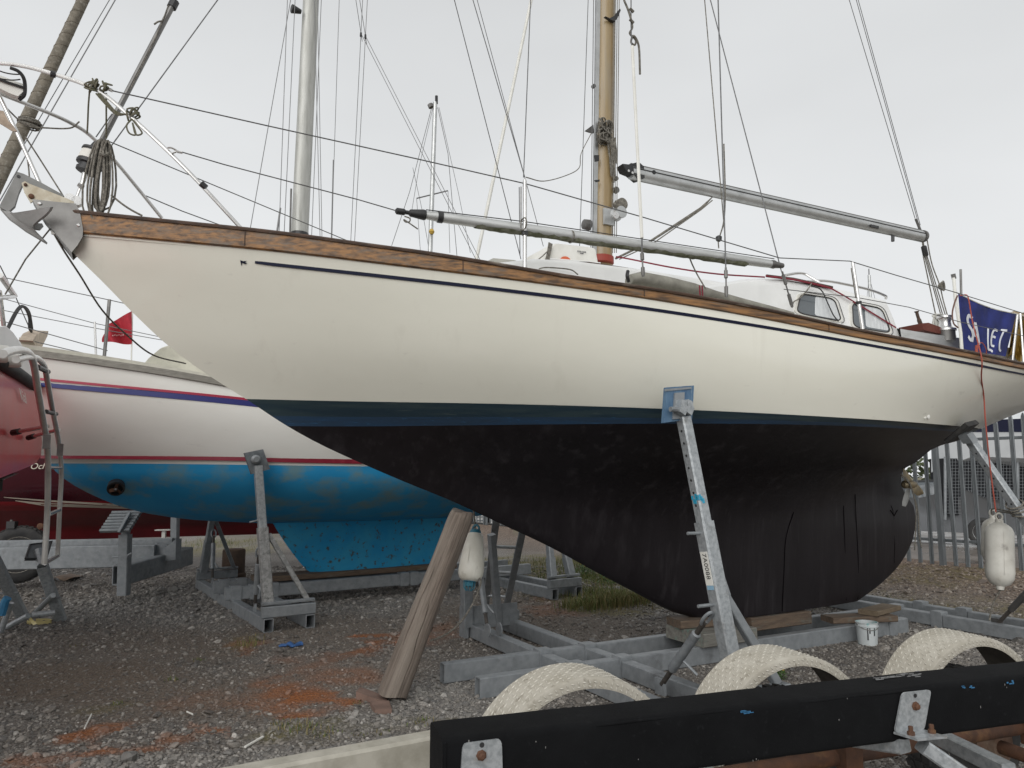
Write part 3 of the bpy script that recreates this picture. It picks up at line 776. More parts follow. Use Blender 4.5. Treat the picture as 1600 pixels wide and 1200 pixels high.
# shrouds and running rigging
def stay(u0, v0, s0, u1, v1, s1, r_, m, name='shroud', ext=0.8):
    a, b = A(u0, v0, s0), A(u1, v1, s1)
    return MB().tube([a, b, b+(b-a)*ext], r_, 6).build(name, m, yacht)
def turnbuckle(u0, v0, s0, u1, v1, s1):
    a, b = A(u0, v0, s0), A(u1, v1, s1)
    MB().tube([a, a.lerp(b,0.08), a.lerp(b,0.1), a.lerp(b,0.35), a.lerp(b,0.38), a.lerp(b,0.62), a.lerp(b,0.65), a.lerp(b,0.9), b],
              [0.008,0.008,0.014,0.014,0.006,0.006,0.014,0.014,0.010], 10).build('shroud_turnbuckle', M['grey_ss'], yacht)
sb = 1.25
stay(1134,418,sb, 1122,0,0.95, 0.0055, M['wire'])
turnbuckle(1134,418,sb, 1135,464,sb)
stay(1133,372,1.2, 1101,0,0.8, 0.0045, M['rope'], 'signal_halyard')
MB().tube(bez([A(1131,225,1.05), A(1133,300,1.1), A(1131,345,1.15), A(1124,371,1.18)], 5), 0.006, 6).build('signal_halyard', M['rope'], yacht)
MB().lathe(A(1123,368,1.18), up(-1), [(0,0.008),(0.01,0.024),(0.04,0.022),(0.05,0.008)], 10).build('halyard_knot', M['black'], yacht)
MB().tube([A(1122,375,1.18), A(1123,388,1.18)], 0.005, 6).build('halyard_tail', M['rope'], yacht)
stay(1221,424,1.27, 1110,0,0.9, 0.0045, M['wire'])
turnbuckle(1222,424,1.27, 1238,480,1.27)
stay(1003,372,1.2, 988,72,1.0, 0.0125, M['white2'], 'shroud_sleeve', 0.0)
stay(1003,394,1.2, 1003,365,1.2, 0.006, M['wire'], 'shroud', 0.0)
turnbuckle(1003,392,1.2, 1005,432,1.2)
MB().tube(bez([A(975,0,0.95), A(983,20,0.96), A(988,42,0.97), A(984,52,0.97), A(993,62,0.97), A(992,70,0.98), A(986,66,0.98), A(990,56,0.98), A(998,72,0.98), A(1000,116,0.98)], 6), 0.0085, 6).build('shroud_rope', M['rope'], yacht)
MB().tube([A(986,0,0.9), A(986,40,0.97), A(987,72,1.0)], 0.005, 6).build('shroud', M['wire'], yacht)
for v in (16, 33):
    MB().tube([A(984,v-3,0.98), A(990,v+3,0.98)], 0.012, 6).build('rope_turn', M['rope'], yacht)
stay(905,400,-0.7, 919,0,-0.4, 0.004, M['wire'])
MB().tube(bez([A(822,277,0.9), A(850,283,0.7), A(885,274,0.3), A(905,262,0.1), A(908,240,0.1), A(924,208,0.08)], 6), 0.004, 6).build('flag_halyard', M['rope'], yacht)
stay(818,277,0.98, 829,0,0.8, 0.0040, M['wire'])
stay(820,277,0.98, 739,0,0.5, 0.0038, M['wire'])
stay(814,405,-0.6, 710,0,-0.3, 0.0042, M['wire'])
stay(849,385,-1.0, 820,277,-0.9, 0.0035, M['wire'], ext=2.6)
stay(171,232,0.05, 340,0,0.05, 0.0042, M['wire'], 'inner_stay', 1.5)
stay(150,214,0.05, 175,178,0.05, 0.004, M['wire'], 'inner_stay', 0)

for u, v, r_ in [(1450,651,0.022),(1445,653,0.012)]:
    p = hull_point(u, v, 0.0)
    MB().lathe(p-F.n*0.01, F.n, [(0,r_),(0.016,r_),(0.02,r_*0.7),(0.021,r_*0.3)], 14).build('skin_fitting', M['white2'], yacht)
# ------------------------------------------------------------------ main yacht: deck houses and deck gear
def house(top_pts, q, back=None, drop=0.12, bev=0.05):
    """cabin trunk from a line of pixels along its near upper edge at lateral offset q: a rounded box down to the deck"""
    pts = [F.pick(u, v, q) for u, v in top_pts]
    rows = []
    for t, z in pts:
        dz = deck_z(t)-drop
        rows.append([F.w(t, a, b) for a, b in [(q+0.03, dz), (q+0.012, z-bev*0.8), (q, z-bev*0.3), (q-bev*0.6, z), (0, z+0.05), (-q+bev*0.6, z), (-q, z-bev*0.3), (-q-0.03, dz)]])
    mb = MB().grid(rows)
    mb.f.append(tuple(range(8))); k = len(mb.v)-8; mb.f.append(tuple(range(k, k+8)))
    return mb
cab = house([(742,414),(790,408),(838,403),(900,406),(1000,419),(1140,441)], 0.70).build('coachroof', M['white'], yacht, angle=50)
dog = house([(1100,446),(1135,440),(1170,434),(1225,432),(1262,438),(1310,448),(1352,458),(1384,466),(1397,497),(1407,524)], 0.78, bev=0.10).build('doghouse', M['white'], yacht, angle=50)
# teak handrail on the coachroof
MB().tube([A(u, v, 0.66) for u, v in [(882,411),(920,412),(1000,424),(1070,437),(1130,447)]], 0.016, 8).build('handrail', M['teak_dark'], cab)
MB().tube(path([(842,420,0.74),(855,418,0.76),(890,421,0.76),(903,429,0.76)]), 0.005, 6).build('jack_line', M['rope'], cab)
MB().tube([A(600+845/4,250+170/4,0.6), A(600+850/4,250+600/4,0.6)], 0.004, 6).build('inner_line', M['wire'], cab)
# red tie-down strap from the mast foot and along the doghouse
def strap(pts, w, name, par):
    c = [A(u, v, s) for u, v, s in pts]; mb = MB()
    mb.grid([[p+up(w/2), p+F.n*0.004, p-up(w/2)] for p in bez(c, 5)]); return mb.build(name, M['red_web'], par, fix=False)
strap([(962,401,0.2),(985,405,0.4),(1050,418,0.6),(1120,428,0.72),(1195,433,0.74)], 0.014, 'red_strap', cab)
strap([(1196,431,0.80),(1240,437,0.81),(1290,448,0.81),(1310,457,0.82),(1345,478,0.82),(1400,512,0.82)], 0.018, 'red_strap', dog)
MB().tube([A(u, v, 0.79) for u, v in [(1198,431),(1240,436),(1300,449)]], 0.014, 8).build('handrail', M['teak_dark'], dog)
MB().tube(path([(1228,430,0.5),(1245,427,0.5),(1257,428,0.5),(1268,434,0.55),(1280,441,0.6)]), 0.013, 8).build('grab_rail', M['ss'], dog)
MB().tube(path([(1262,440,0.45),(1290,439,0.45),(1330,446,0.45),(1360,453,0.45),(1383,462,0.45),(1384,467,0.45)]), 0.014, 8).build('grab_rail', M['ss'], dog)
MB().tube(path([(1268,447,0.84),(1283,453,0.84),(1294,475,0.84),(1302,492,0.84),(1310,502,0.84)]), 0.006, 6).build('loose_line', M['black'], dog)
MB().tube(path([(1268,443,0.84),(1260,455,0.84),(1248,467,0.84),(1240,472,0.85),(1238,480,0.9)]), 0.006, 6).build('loose_line', M['rope'], dog)
MB().tube(path([(1078,404,1.05),(1082,414,1.05),(1090,430,1.1),(1103,452,1.15)]), 0.006, 6).build('loose_line', M['rope'], cab)
# windows: rounded panes with a curtain seen behind
def rrect(pts, n=5, k=0.22):
    out = []; m = len(pts); pts = [Vector(p) for p in pts]
    for i in range(m):
        p, a, b = pts[i], pts[i-1], pts[(i+1) % m]
        s0, s1 = p.lerp(a, k), p.lerp(b, k)
        for j in range(n+1):
            t = j/n; out.append(s0*(1-t)**2 + p*2*t*(1-t) + s1*t*t)
    return out
for quad, curt in [([(1250,459),(1302,467),(1314,503),(1243,489)], [(1273,463),(1304,468),(1312,500),(1272,493)]),
                   ([(1330,473),(1376,482),(1391,521),(1332,511)], [(1350,478),(1377,484),(1388,517),(1352,511)])]:
    o = rrect([A(u, v, 0.800) for u, v in quad]); c = sum(o, Vector())/len(o)
    fr = MB(); big = [c + (p-c)*1.12 for p in o]; n = len(o)
    fr.add([p + F.n*0.010 for p in o] + [p + F.n*0.010 for p in big] + [p - F.n*0.02 for p in big], [(i, (i+1) % n, n+(i+1) % n, n+i) for i in range(n)] + [(n+i, n+(i+1) % n, 2*n+(i+1) % n, 2*n+i) for i in range(n)])
    win = fr.build('window', M['white2'], dog)
    MB().prism([p + F.n*0.002 for p in o], F.n*0.004).build('pane', M['glass'], win, smooth=False)
    MB().tube([p + F.n*0.011 for p in o] + [o[0] + F.n*0.011], 0.006, 6, cap=False).build('window_seal', M['rubber'], win)
    o2 = rrect([A(u, v, 0.80) for u, v in curt], k=0.12)
    MB().prism([p + F.n*0.0065 for p in o2], F.n*0.0015).build('curtain', M['curtain'], win, smooth=False)
    rim = [c + (p-c)*1.2 for p in o]
    MB().tube([p + F.n*0.008 for p in rim[5:-8]], 0.004, 6).build('window_moulding', M['grey_ss'], win)
# grey canvas sailbag lying along the side deck
cp_ = [(983,438,0.035),(1000,437,0.048),(1040,444,0.048),(1080,453,0.045),(1115,463,0.038),(1160,474,0.032),(1200,483,0.026),(1238,491,0.016)]
mbc = MB(); rows = []
for k, (u, v, r_) in enumerate(cp_):
    c = A(u, v, 1.02)
    rows.append([c + F.n*(math.cos(a)*r_*1.5) + up(math.sin(a)*r_*(1.25 if math.sin(a) > 0 else 1.0)) for a in np.linspace(0, 2*math.pi, 15)[:-1]])
mbc.grid(rows, close=True); mbc.f.append(tuple(range(14))); k = len(mbc.v); mbc.f.append(tuple(range(k-14, k)))
sbag = thing('sail_bag', 'long grey canvas sail bag lying along the side deck beside the white coachroof', 'sail bag', A(1060, 455, 1.02))
mbc.build('bag', mat('grey_canvas', (0.31,0.30,0.255), (0.21,0.20,0.17), rough=0.9, scale=9, bump=0.3, c3=(0.17,0.165,0.14), s3=5), sbag)
MB().tube(path([(981,424,1.08),(980,431,1.1),(982,440,1.08)]), 0.014, 8).build('bag_end_strap', M['black'], sbag)
for u in (1093, 1097): MB().tube([A(u,446,1.12), A(u+1,463,1.12)], 0.006, 6).build('tie', M['red_web'], sbag)
# liferaft canister on the coachroof
raft = thing('liferaft_canister', 'white plastic liferaft canister strapped on the coachroof ahead of the mast', 'liferaft', A(900, 414, 0.1))
def loaf(pix, q0, q1, k=0.16, nb=4):
    o = rrect([A(u, v, q0) for u, v in pix], 4, k); n = len(o); c = sum(o, Vector())/n
    rows = []
    for q, f in [(0, 0.90), (0.015, 0.96), (0.05, 1.0), (q0-q1-0.05, 1.0), (q0-q1-0.015, 0.96), (q0-q1, 0.9)]:
        rows.append([c + (p-c)*f - F.n*q for p in o])
    mb = MB().grid(rows, close=True); mb.f.append(tuple(range(n))); m = len(mb.v); mb.f.append(tuple(range(m-n, m)))
    return mb
loaf([(863,378),(933,386),(938,414),(855,412)], 0.36, -0.36).build('upper_shell', M['white2'], raft)
loaf([(853,404),(938,410),(937,419),(857,418)], 0.37, -0.37, 0.1).build('lower_shell', M['white2'], raft)
MB().tube(path([(853,404,0.375),(895,407,0.375),(938,411,0.375)]), 0.006, 6).build('seam', M['white'], raft)
MB().lathe(A(884,412,0.372), F.n, [(0,0.062),(0.003,0.061)], 20).build('orange_mark', mat('orange_label', (0.62,0.13,0.05), rough=0.6), raft)
mb = MB()
for k in range(3): mb.tube([A(858+k*2.2,379+k,0.37+k*0.004), A(855+k*2,398,0.38), A(850+k*3,414,0.38)], 0.007, 6)
mb.tube([A(856,392,0.39), A(848,400,0.39), A(838,408,0.36)], 0.005, 6)
mb.build('lashing', M['rope'], raft)
def letters(txt, o, xdir, ydir, size, m, parent, name='lettering', thick=0.001, shear=0.0, space=1.0):
    cu = bpy.data.curves.new('lettering', 'FONT'); cu.body = txt; cu.size = size; cu.extrude = thick; cu.shear = shear; cu.space_character = space
    tmp = bpy.data.objects.new('tmp', cu); COL.objects.link(tmp)
    dg = bpy.context.evaluated_depsgraph_get(); me = bpy.data.meshes.new_from_object(tmp.evaluated_get(dg))
    bpy.data.objects.remove(tmp); bpy.data.curves.remove(cu)
    xd, yd = Vector(xdir).normalized(), Vector(ydir).normalized(); zd = xd.cross(yd); o = Vector(o)
    org = ORG.get(parent, Vector((0,0,0)))
    for v in me.vertices: v.co = o + xd*v.co.x + yd*v.co.y + zd*v.co.z - org
    me.materials.clear(); me.materials.append(m); me.name = name
    ob = bpy.data.objects.new(name, me); COL.objects.link(ob); ob.parent = parent; ORG[ob] = org
    return ob
mb = MB()
for row, (v0, xs) in enumerate([(392.5, (903,905,907,909.5,911.5,913.5,915)), (395.2, (907,908.5,910,911.2))]):
    for x in xs: mb.box(A(x, v0+(x-903)*0.12, 0.367), F.a*0.0028, F.n*0.0006, up(0.006-0.002*row))
mb.build('small_print', M['navy'], raft, smooth=False)
# grey hatch and rope on the foredeck edge seen over the rail
hat = [F.pick(u, v, 0.35) for u, v in [(758,404),(768,399),(800,402),(826,408)]]
mb = MB(); mb.grid([[F.w(t, q, z - (0.03 if abs(q) > 0.3 else 0)) for q in (0.38,0.33,0,-0.33,-0.38)] for t, z in hat]); 
mb.grid([[F.w(t, 0.38, z-0.03), F.w(t, 0.40, z-0.3)] for t, z in hat]); mb.build('fore_hatch', mat('grey_hatch', (0.46,0.45,0.40), (0.34,0.33,0.29), rough=0.6, scale=8), yacht)
# cockpit coaming, winch, tiller, ropes
co = [F.pick(u, v, 0.80) for u, v in [(1402,513),(1450,521),(1500,528),(1560,540),(1640,556)]]
mb = MB(); mb.grid([[F.w(t, 0.86, deck_z(t)-0.05), F.w(t, 0.83, z-0.01), F.w(t, 0.80, z), F.w(t, 0.74, z), F.w(t, 0.72, deck_z(t)-0.05)] for t, z in co]); mb.build('coaming', M['alu_dirty'], yacht)
wb = A(1479, 533, 0.80)
win = MB().lathe(wb, up(1), [(0,0.085),(0.10,0.085),(0.105,0.10),(0.125,0.10),(0.13,0.075),(0.15,0.06),(0.20,0.052),(0.235,0.062),(0.24,0.075),(0.262,0.075),(0.268,0.03)], 26).build('sheet_winch', M['ss'], yacht)
MB().lathe(wb+up(0.001), up(1), [(0,0.087),(0.098,0.087)], 26).build('winch_base', M['grey_ss'], win)
mb = MB(); rnd = random.Random(3)
for k in range(12):
    a = A(1461+rnd.uniform(-3,5), 493+rnd.uniform(-3,3), 0.5); b = A(1452+k*2.2, 527, 0.55+rnd.uniform(-0.05,0.1))
    mb.tube([a, a.lerp(b,0.5)+F.a*rnd.uniform(-0.02,0.02), b], 0.009, 6)
for k in range(4):
    c = A(1464,496,0.52); mb.tube([c+(F.a*math.cos(a)*0.06+up(math.sin(a)*0.03)+F.n*(0.02*math.sin(a*2)+0.01*k)) for a in np.linspace(0,2*math.pi,13)], 0.009, 6, cap=False)
prop(mb.build('sheet_coil', M['rope_white'], loc=A(1464,527,0.5)), 'hank of white sheet rope hanging beside the cockpit winch', 'rope')
MB().tube(path([(1432,486,0.1),(1434,494,0.1),(1439,508,0.1),(1449,530,0.1)]), [0.026]*2+[0.018]*7+[0.024]*10, 10).build('tiller', M['teak_dark'], yacht)
red = [(1404,512),(1415,511),(1432,517),(1443,524),(1444,530),(1425,526),(1408,522)]
MB().prism([A(u, v, 0.55) for u, v in red], F.n*0.25).build('seat_cushion', mat('red_brown_cover', (0.16,0.05,0.035), (0.13,0.03,0.02), rough=0.7, scale=9), yacht)
MB().prism([A(u, v, -0.2) for u, v in [(1432,520),(1437,514),(1446,510),(1462,512),(1470,530),(1436,528)]], F.n*0.2).build('companion_board', mat('brown_board', (0.22,0.16,0.11), (0.16,0.11,0.08), rough=0.6), yacht)
# stern rail post, aerial, banner
MB().tube([A(1490,432,1.0), A(1493,470,1.02), A(1501,520,1.02), A(1503,548,1.02)], 0.016, 10).build('pushpit_post', M['white2'], yacht)
MB().tube(path([(1489,428,1.0),(1490,432,1.0),(1491,436,1.0)]), 0.022, 8).build('post_cap', M['grey_ss'], yacht)
MB().tube([A(1501,421,0.9), A(1502,470,0.9)], 0.012, 8).build('aerial', M['grey_ss'], yacht)
MB().tube(path([(1496,462,1.06),(1491,475,1.06),(1488,490,1.06),(1490,505,1.06),(1497,512,1.06)]), 0.008, 6).build('fairlead_hose', mat('brown_hose', (0.14,0.07,0.05), rough=0.6), yacht)
q_b = 0.98
ban = thing('dodger_banner', 'navy blue cloth banner with white letters lashed to the stern rail', 'banner', A(1530, 550, q_b))
def bpt(a, b):
    """a along 0..1, b down 0..1"""
    L0, L1 = Vector((1497,459,0)), Vector((1504,545,0)); R0, R1 = Vector((1588,491,0)), Vector((1571,557,0))
    p = (L0.lerp(L1, b)).lerp(R0.lerp(R1, b), a)
    w = 0.05*math.sin(a*9+b*1.5) + 0.03*math.sin(a*21+b*4) + (0.06*math.exp(-((a-0.45)/0.05)**2))*(1-b*0.5)
    sagv = 5*math.sin(math.pi*a)*(1-b)
    return A(p.x, p.y+sagv, q_b+0.4*w)
MB().grid([[bpt(a, b) for a in np.linspace(0,1,48)] for b in np.linspace(0,1,20)]).build('cloth', mat('navy_cloth', (0.018,0.028,0.17), (0.010,0.016,0.09), rough=0.85, scale=5, bump=0.15, bscale=12), ban, fix=False)
wl_ = mat('white_sailcloth_letters', (0.70,0.71,0.74), (0.55,0.56,0.60), rough=0.8, scale=8)
def stroke(pts, w, n=6):
    mb = MB(); c = []
    pp = bez([Vector((a, b, 0)) for a, b in pts], n); rows = []
    for i, p in enumerate(pp):
        d = (pp[min(i+1, len(pp)-1)]-pp[max(i-1, 0)]); d = Vector((d.x*1.6, d.y, 0)).normalized(); nn = Vector((-d.y/1.6, d.x, 0))*w
        rows.append([bpt(p.x+nn.x, p.y+nn.y)+F.n*0.006, bpt(p.x-nn.x, p.y-nn.y)+F.n*0.006])
    return mb.grid(rows)
for nm, st in [('letter_s', [[(0.235,0.36),(0.17,0.33),(0.135,0.42),(0.16,0.52),(0.215,0.60),(0.235,0.72),(0.19,0.80),(0.135,0.74)]]),
               ('letter_a', [[(0.215,0.83),(0.255,0.60),(0.285,0.42)],[(0.285,0.42),(0.33,0.62),(0.375,0.85)],[(0.245,0.68),(0.30,0.68),(0.345,0.70)]]),
               ('letter_l', [[(0.535,0.45),(0.55,0.70),(0.58,0.92)],[(0.58,0.92),(0.63,0.92),(0.68,0.95)]]),
               ('letter_e', [[(0.72,0.46),(0.655,0.46),(0.62,0.60),(0.635,0.80),(0.70,0.82)],[(0.63,0.62),(0.66,0.61),(0.70,0.62)]]),
               ('letter_t', [[(0.78,0.43),(0.84,0.42),(0.90,0.41)],[(0.84,0.42),(0.80,0.66),(0.82,0.86),(0.86,0.90)]])]:
    mb = MB()
    for s_ in st:
        q = stroke(s_, 0.035 if nm in ('letter_s','letter_a') else 0.026); mb.add(q.v, q.f)
    mb.build(nm, wl_, ban, fix=False)
MB().tube([A(1495,457,q_b+0.03)] + [bpt(a, 0)+up(0.005) for a in np.linspace(0,1,12)] + [A(1620,500,q_b)], 0.006, 6).build('lashing_line', M['rope_white'], ban)
oil = thing('yellow_cloth', 'crumpled yellow oilskin cloth hanging on the stern rail beside the navy banner', 'cloth', A(1588, 560, 0.95))
mb = MB(); rows = []
for b in np.linspace(0, 1, 14):
    rows.append([A(1583-9*b+a*(24+4*b) , 494+66*b+6*math.sin(a*7+b*3), 0.90+0.06*math.sin(a*13+b*5)) for a in np.linspace(0,1,18)])
mb.grid(rows).build('cloth', mat('ochre_oilskin', (0.38,0.24,0.04), (0.24,0.15,0.03), rough=0.6, scale=6, bump=0.3), oil, fix=False)
MB().lathe(A(1590,494,0.93)-F.a*0.12, F.a, [(0,0.03),(0.05,0.05),(0.2,0.045),(0.25,0.02)], 12).build('roll', mat('tan_roll', (0.36,0.29,0.18), (0.24,0.18,0.11), rough=0.9, scale=12), oil)
for (u0, v0, u1, v1) in [(1590,492,1582,563),(1594,490,1599,565)]:
    MB().tube([A(u0, v0, 1.0), A(u1, v1, 1.0)], 0.012, 8).build('pushpit_post', M['ss'], yacht)
rr = thing('red_mooring_rope', 'thin red rope led over the navy banner and down the stern', 'rope', A(1555, 800, 1.05))
MB().tube(bez([A(1500,462,1.03), A(1510,461,1.06), A(1514,470,1.1), A(1520,505,1.14), hull_point(1525,556,0.05), hull_point(1530,590,0.02), hull_point(1534,620,0.02), A(1540,660,1.16), A(1547,730,1.16), A(1556,800,1.16)], 6), 0.0065, 6).build('rope', M['rope_red'], rr)
MB().tube(path([(1525,548,1.20),(1528,538,1.20),(1535,536,1.20),(1541,546,1.19),(1541,553,1.17)]), 0.005, 6).build('loop', M['rope_red'], rr)
MB().tube(path([(1526,540,1.20),(1526,552,1.20),(1527,563,1.20)]), 0.014, 6).build('whipping', M['rope_red'], rr)
# anchor on the bow roller
anc = thing('claw_anchor', 'grey claw anchor hanging from the bow roller at the stem', 'anchor', A(60, 330, 0.0))
shank = [(28,272),(38,275),(66,289),(100,308),(97,316),(62,303),(37,290),(30,305),(24,325),(14,334),(0,326),(4,318)]
MB().prism([A(u, v, -0.02) for u, v in shank], F.n*0.04).build('shank', M['anchor'], anc, angle=30)
def palm(poly, th, nm):
    # poly: (u, v, offset towards the camera); a plate bent through those points
    ps = [A(u, v, q) for u, v, q in poly]; c = sum(ps, Vector())/len(ps); n = len(ps)
    inn = [c.lerp(p, 0.86)+F.n*th for p in ps]
    vs = ps + inn + [c+F.n*th*1.6] + [p-F.n*th*0.8 for p in ps] + [c-F.n*th]
    fs = [(i, (i+1) % n, n+(i+1) % n, n+i) for i in range(n)] + [(n+i, n+(i+1) % n, 2*n) for i in range(n)]
    fs += [(i, 2*n+1+i, 2*n+1+(i+1) % n, (i+1) % n) for i in range(n)] + [(2*n+1+(i+1) % n, 2*n+1+i, 3*n+1) for i in range(n)]
    return MB().add(vs, fs).build(nm, M['anchor'], anc, angle=25)
palm([(0,327,0.0),(14,343,0.01),(28,353,0.02),(40,362,0.03),(73,381.5,0.03),(74,379,0.03),(59,364,0.05),(50,354,0.08),(42,346,0.08),(25,335,0.04),(12,328,0.01)], 0.012, 'fluke')
palm([(14,333,0.02),(25,332,0.06),(50,328,0.14),(78,322,0.20),(83,323,0.21),(81,328,0.20),(73,337,0.17),(60,347,0.13),(52,355,0.10),(40,350,0.07),(26,343,0.04)], 0.012, 'fluke')
palm([(46,351,-0.08),(56,348.5,-0.12),(66,349,-0.17),(68,353.5,-0.18),(62,360,-0.15),(55,359,-0.12),(48,356,-0.08)], 0.010, 'fluke')
MB().tube([A(30,270,0.0), A(29,279,0.0)], 0.006, 6).build('shackle', M['grey_ss'], anc)
MB().lathe(A(29,276,0.018), F.n, [(0,0.010),(0.006,0.010)], 10).build('shackle_hole', M['black'], anc)
# rope hank on the pulpit and green lashings
rh = thing('rope_hank', 'thick hank of grey furling rope hanging from the pulpit over the bow', 'rope', A(163, 335, 0.15))
hank(A(162,222,0.10), 0.085, 0.52, 13, 0.0065, 'loops', M['rope'], rh, F.n, seed=2)
MB().tube([A(157,240,0.16), A(163,243,0.17), A(170,240,0.16)], 0.010, 6).build('wrap', M['rope'], rh)
MB().tube(path([(174,305,0.12),(190,318,0.15),(205,328,0.18),(222,337,0.2)]), 0.007, 6).build('tail', M['rope'], rh)
gl = thing('green_lashing', 'green-flecked rope knotted round the top rail of the pulpit', 'rope', A(150, 135, 0.25))
mb = MB(); rnd = random.Random(9)
for (u, v, n_, r_) in [(146,134,9,0.034),(162,135,5,0.026),(206,176,7,0.028)]:
    for k in range(n_):
        c = A(u+rnd.uniform(-7,7), v+rnd.uniform(-4,6), 0.26+0.04*(u-140)/60); th = rnd.uniform(0,3.1)
        e1 = F.a*math.cos(th)+up(math.sin(th)); e2 = F.n*0.8+up(0.5*math.cos(th))
        mb.tube([c+e1*(r_*math.cos(a)*rnd.uniform(0.8,1.1))+e2*(r_*0.7*math.sin(a)) for a in np.linspace(0,2*math.pi,12)], 0.0055, 5, cap=False)
for k in range(3): mb.tube(path([(150+k*3,146,0.27),(164+k*2,162-k,0.28),(182,179-2*k,0.29),(200,178+k,0.3)]), 0.0055, 5)
mb.tube(path([(140,140,0.25),(138,165,0.2),(137,190,0.14),(136,208,0.1)]), 0.0055, 5)
mb.tube(path([(166,145,0.25),(166,180,0.2),(166,216,0.12)]), 0.0055, 5)
for dx in (-1, 1): mb.tube(path([(206,186,0.32),(206+dx*8,196,0.33),(206+dx*10+6,208,0.33),(206+6,210,0.33),(207,192,0.32)]), 0.0055, 5)
mb.build('lashing', M['rope_green'], gl)
sh = MB().tube(bez([A(70,342,0.0), A(79,356,0.0), A(100,392,-0.1), A(125,430,-0.3), A(160,485,-0.6), A(200,525,-0.9), A(240,555,-1.3), A(290,568,-1.8)], 6), 0.0065, 6)
prop(sh.build('mooring_line', M['rope'], loc=A(70,342,0)), 'slack dark mooring line hanging under the bow in front of the red flag', 'rope')
s2 = MB().tube([A(8,460,-0.3), A(40,405,-0.2), A(78,358,0.0)], 0.005, 6)
prop(s2.build('mooring_line', M['rope'], loc=A(78,358,0)), 'straight taut line running down from the stem fitting towards the red boat', 'rope')
for pts in ([(34,228),(43,250),(47,290)], [(39,213),(60,245),(100,308)], [(6,165),(40,195),(75,200),(110,200),(124,190)]):
    MB().tube(path([(u, v, -0.05) for u, v in pts]), 0.005, 6).build('bow_line', M['rope'], yacht)
# ------------------------------------------------------------------ blue-bottomed yacht behind
FB = Frame(-3.5, 9.35, 33.5)
B = FB.at
gel2 = mat('white_gelcoat', (0.82,0.81,0.76), (0.77,0.755,0.70), rough=0.3, scale=1.2, rotz=33, stretch=(0.6,1,2), c3=(0.55,0.53,0.49), s3=4, lo3=0.66, hi3=0.85, coat=0.2)
bluepaint = mat('worn_blue_antifouling', (0.014,0.285,0.58), (0.03,0.34,0.64), rough=0.6, scale=1.6, rotz=33, stretch=(1,1,1.6), lo=0.35, hi=0.7, c3=(0.16,0.30,0.35), s3=2.6, lo3=0.47, hi3=0.66, bump=0.04, bscale=16)
keelpaint = mat('chipped_blue_keel', (0.008,0.27,0.54), (0.03,0.32,0.54), rough=0.7, scale=3, lo=0.35, hi=0.65, c3=(0.06,0.085,0.085), s3=15, lo3=0.57, hi3=0.66, bump=0.3, bscale=12)
redstripe = mat('dark_red_stripe', (0.22,0.012,0.03), (0.30,0.03,0.05), rough=0.4, scale=9, lo=0.5, hi=0.75, c3=(0.55,0.5,0.45), s3=12, lo3=0.72, hi3=0.76)
bluestripe = mat('royal_blue_stripe', (0.02,0.025,0.16), rough=0.4)
cb_sheer = smooth_curve([-150,0,47,155,320,420,600,800],[512,533,541,553,584,603,640,680])
cb_wl = smooth_curve([0,100,395,420,570,750],[723,724,726,727.5,728.5,731])
def solve_zf(FR, t, y, curve, z0=0.2, z1=6.0):
    for _ in range(40):
        z = (z0+z1)/2; u, v = proj(FR.w(t, y, z))
        if v > curve(u): z0 = z
        else: z1 = z
    return (z0+z1)/2
bt = [FB.pick(u, v) for u, v in [(78,728),(100,748),(150,776),(215,799),(300,812),(420,818)]]
bt.sort(key=lambda q: q[1])
ZB0, ZB1 = bt[0][1], bt[-1][1]
b_t0 = smooth_curve([z for t, z in bt], [t for t, z in bt])
def bl_y(s, k, e): return max(0.0, math.sin(math.pi*min(1, s)**k))**e
N2 = 50
sB = [i/N2 for i in range(N2+1)]
wlB = [(b_t0(ZB1)+s*(5.0-b_t0(ZB1)), 1.47*bl_y(s, 0.9, 0.72)) for s in sB]
zwB = smoothlist([solve_zf(FB, t, y, cb_wl) for t, y in wlB], 6)
shB = [(-3.5+s*(6.0+3.5), 1.5*max(0.0, math.sin(math.pi*(s*0.82)**0.85))**0.75) for s in sB]
zsB = smoothlist([solve_zf(FB, t, y, cb_sheer) for t, y in shB], 4)
print('blue wl', zwB[::10], 'sheer', zsB[::10], 'bt', bt)
blue = thing('blue_bottomed_yacht', 'white yacht with bright blue bottom and red and navy stripes behind the cream yacht', 'yacht', FB.w(1, 0, 0))
def b_top(i, l):
    (ta, ya), (tb, yb) = wlB[i], shB[i]
    return ta+(tb-ta)*l, ya+(yb-ya)*l+0.06*math.sin(math.pi*l), zwB[i]+(zsB[i]-zwB[i])*l
def two_sides(FR, rows):
    mb = MB(); mb.grid([[FR.w(t, y, z) for t, y, z in r] for r in rows]); mb.grid([[FR.w(t, -y, z) for t, y, z in r] for r in rows]); return mb
two_sides(FB, [[b_top(i, l) for i in range(N2+1)] for l in np.linspace(0, 0.93, 10)]).build('hull', gel2, blue, angle=60)
two_sides(FB, [[(t, y+0.002, z) for t, y, z in [b_top(i, l) for i in range(N2+1)]] for l in np.linspace(0.93, 1.0, 3)]).build('bulwark', mat('cream_bulwark', (0.55,0.53,0.45), (0.45,0.43,0.36), rough=0.6, scale=12, stretch=(1,1,4)), blue)
rows = []
for i in range(N2+1):
    t, y, z = b_top(i, 0.925)
    rows.append([FB.w(t, y-0.01, z-0.04), FB.w(t, y+0.035, z-0.035), FB.w(t, y+0.04, z+0.03), FB.w(t, y-0.01, z+0.04)])
MB().grid(rows).build('rubbing_strake', mat('grey_strake', (0.29,0.275,0.24), (0.19,0.18,0.155), rough=0.8, scale=9, rotz=33, stretch=(0.6,4,8)), blue)
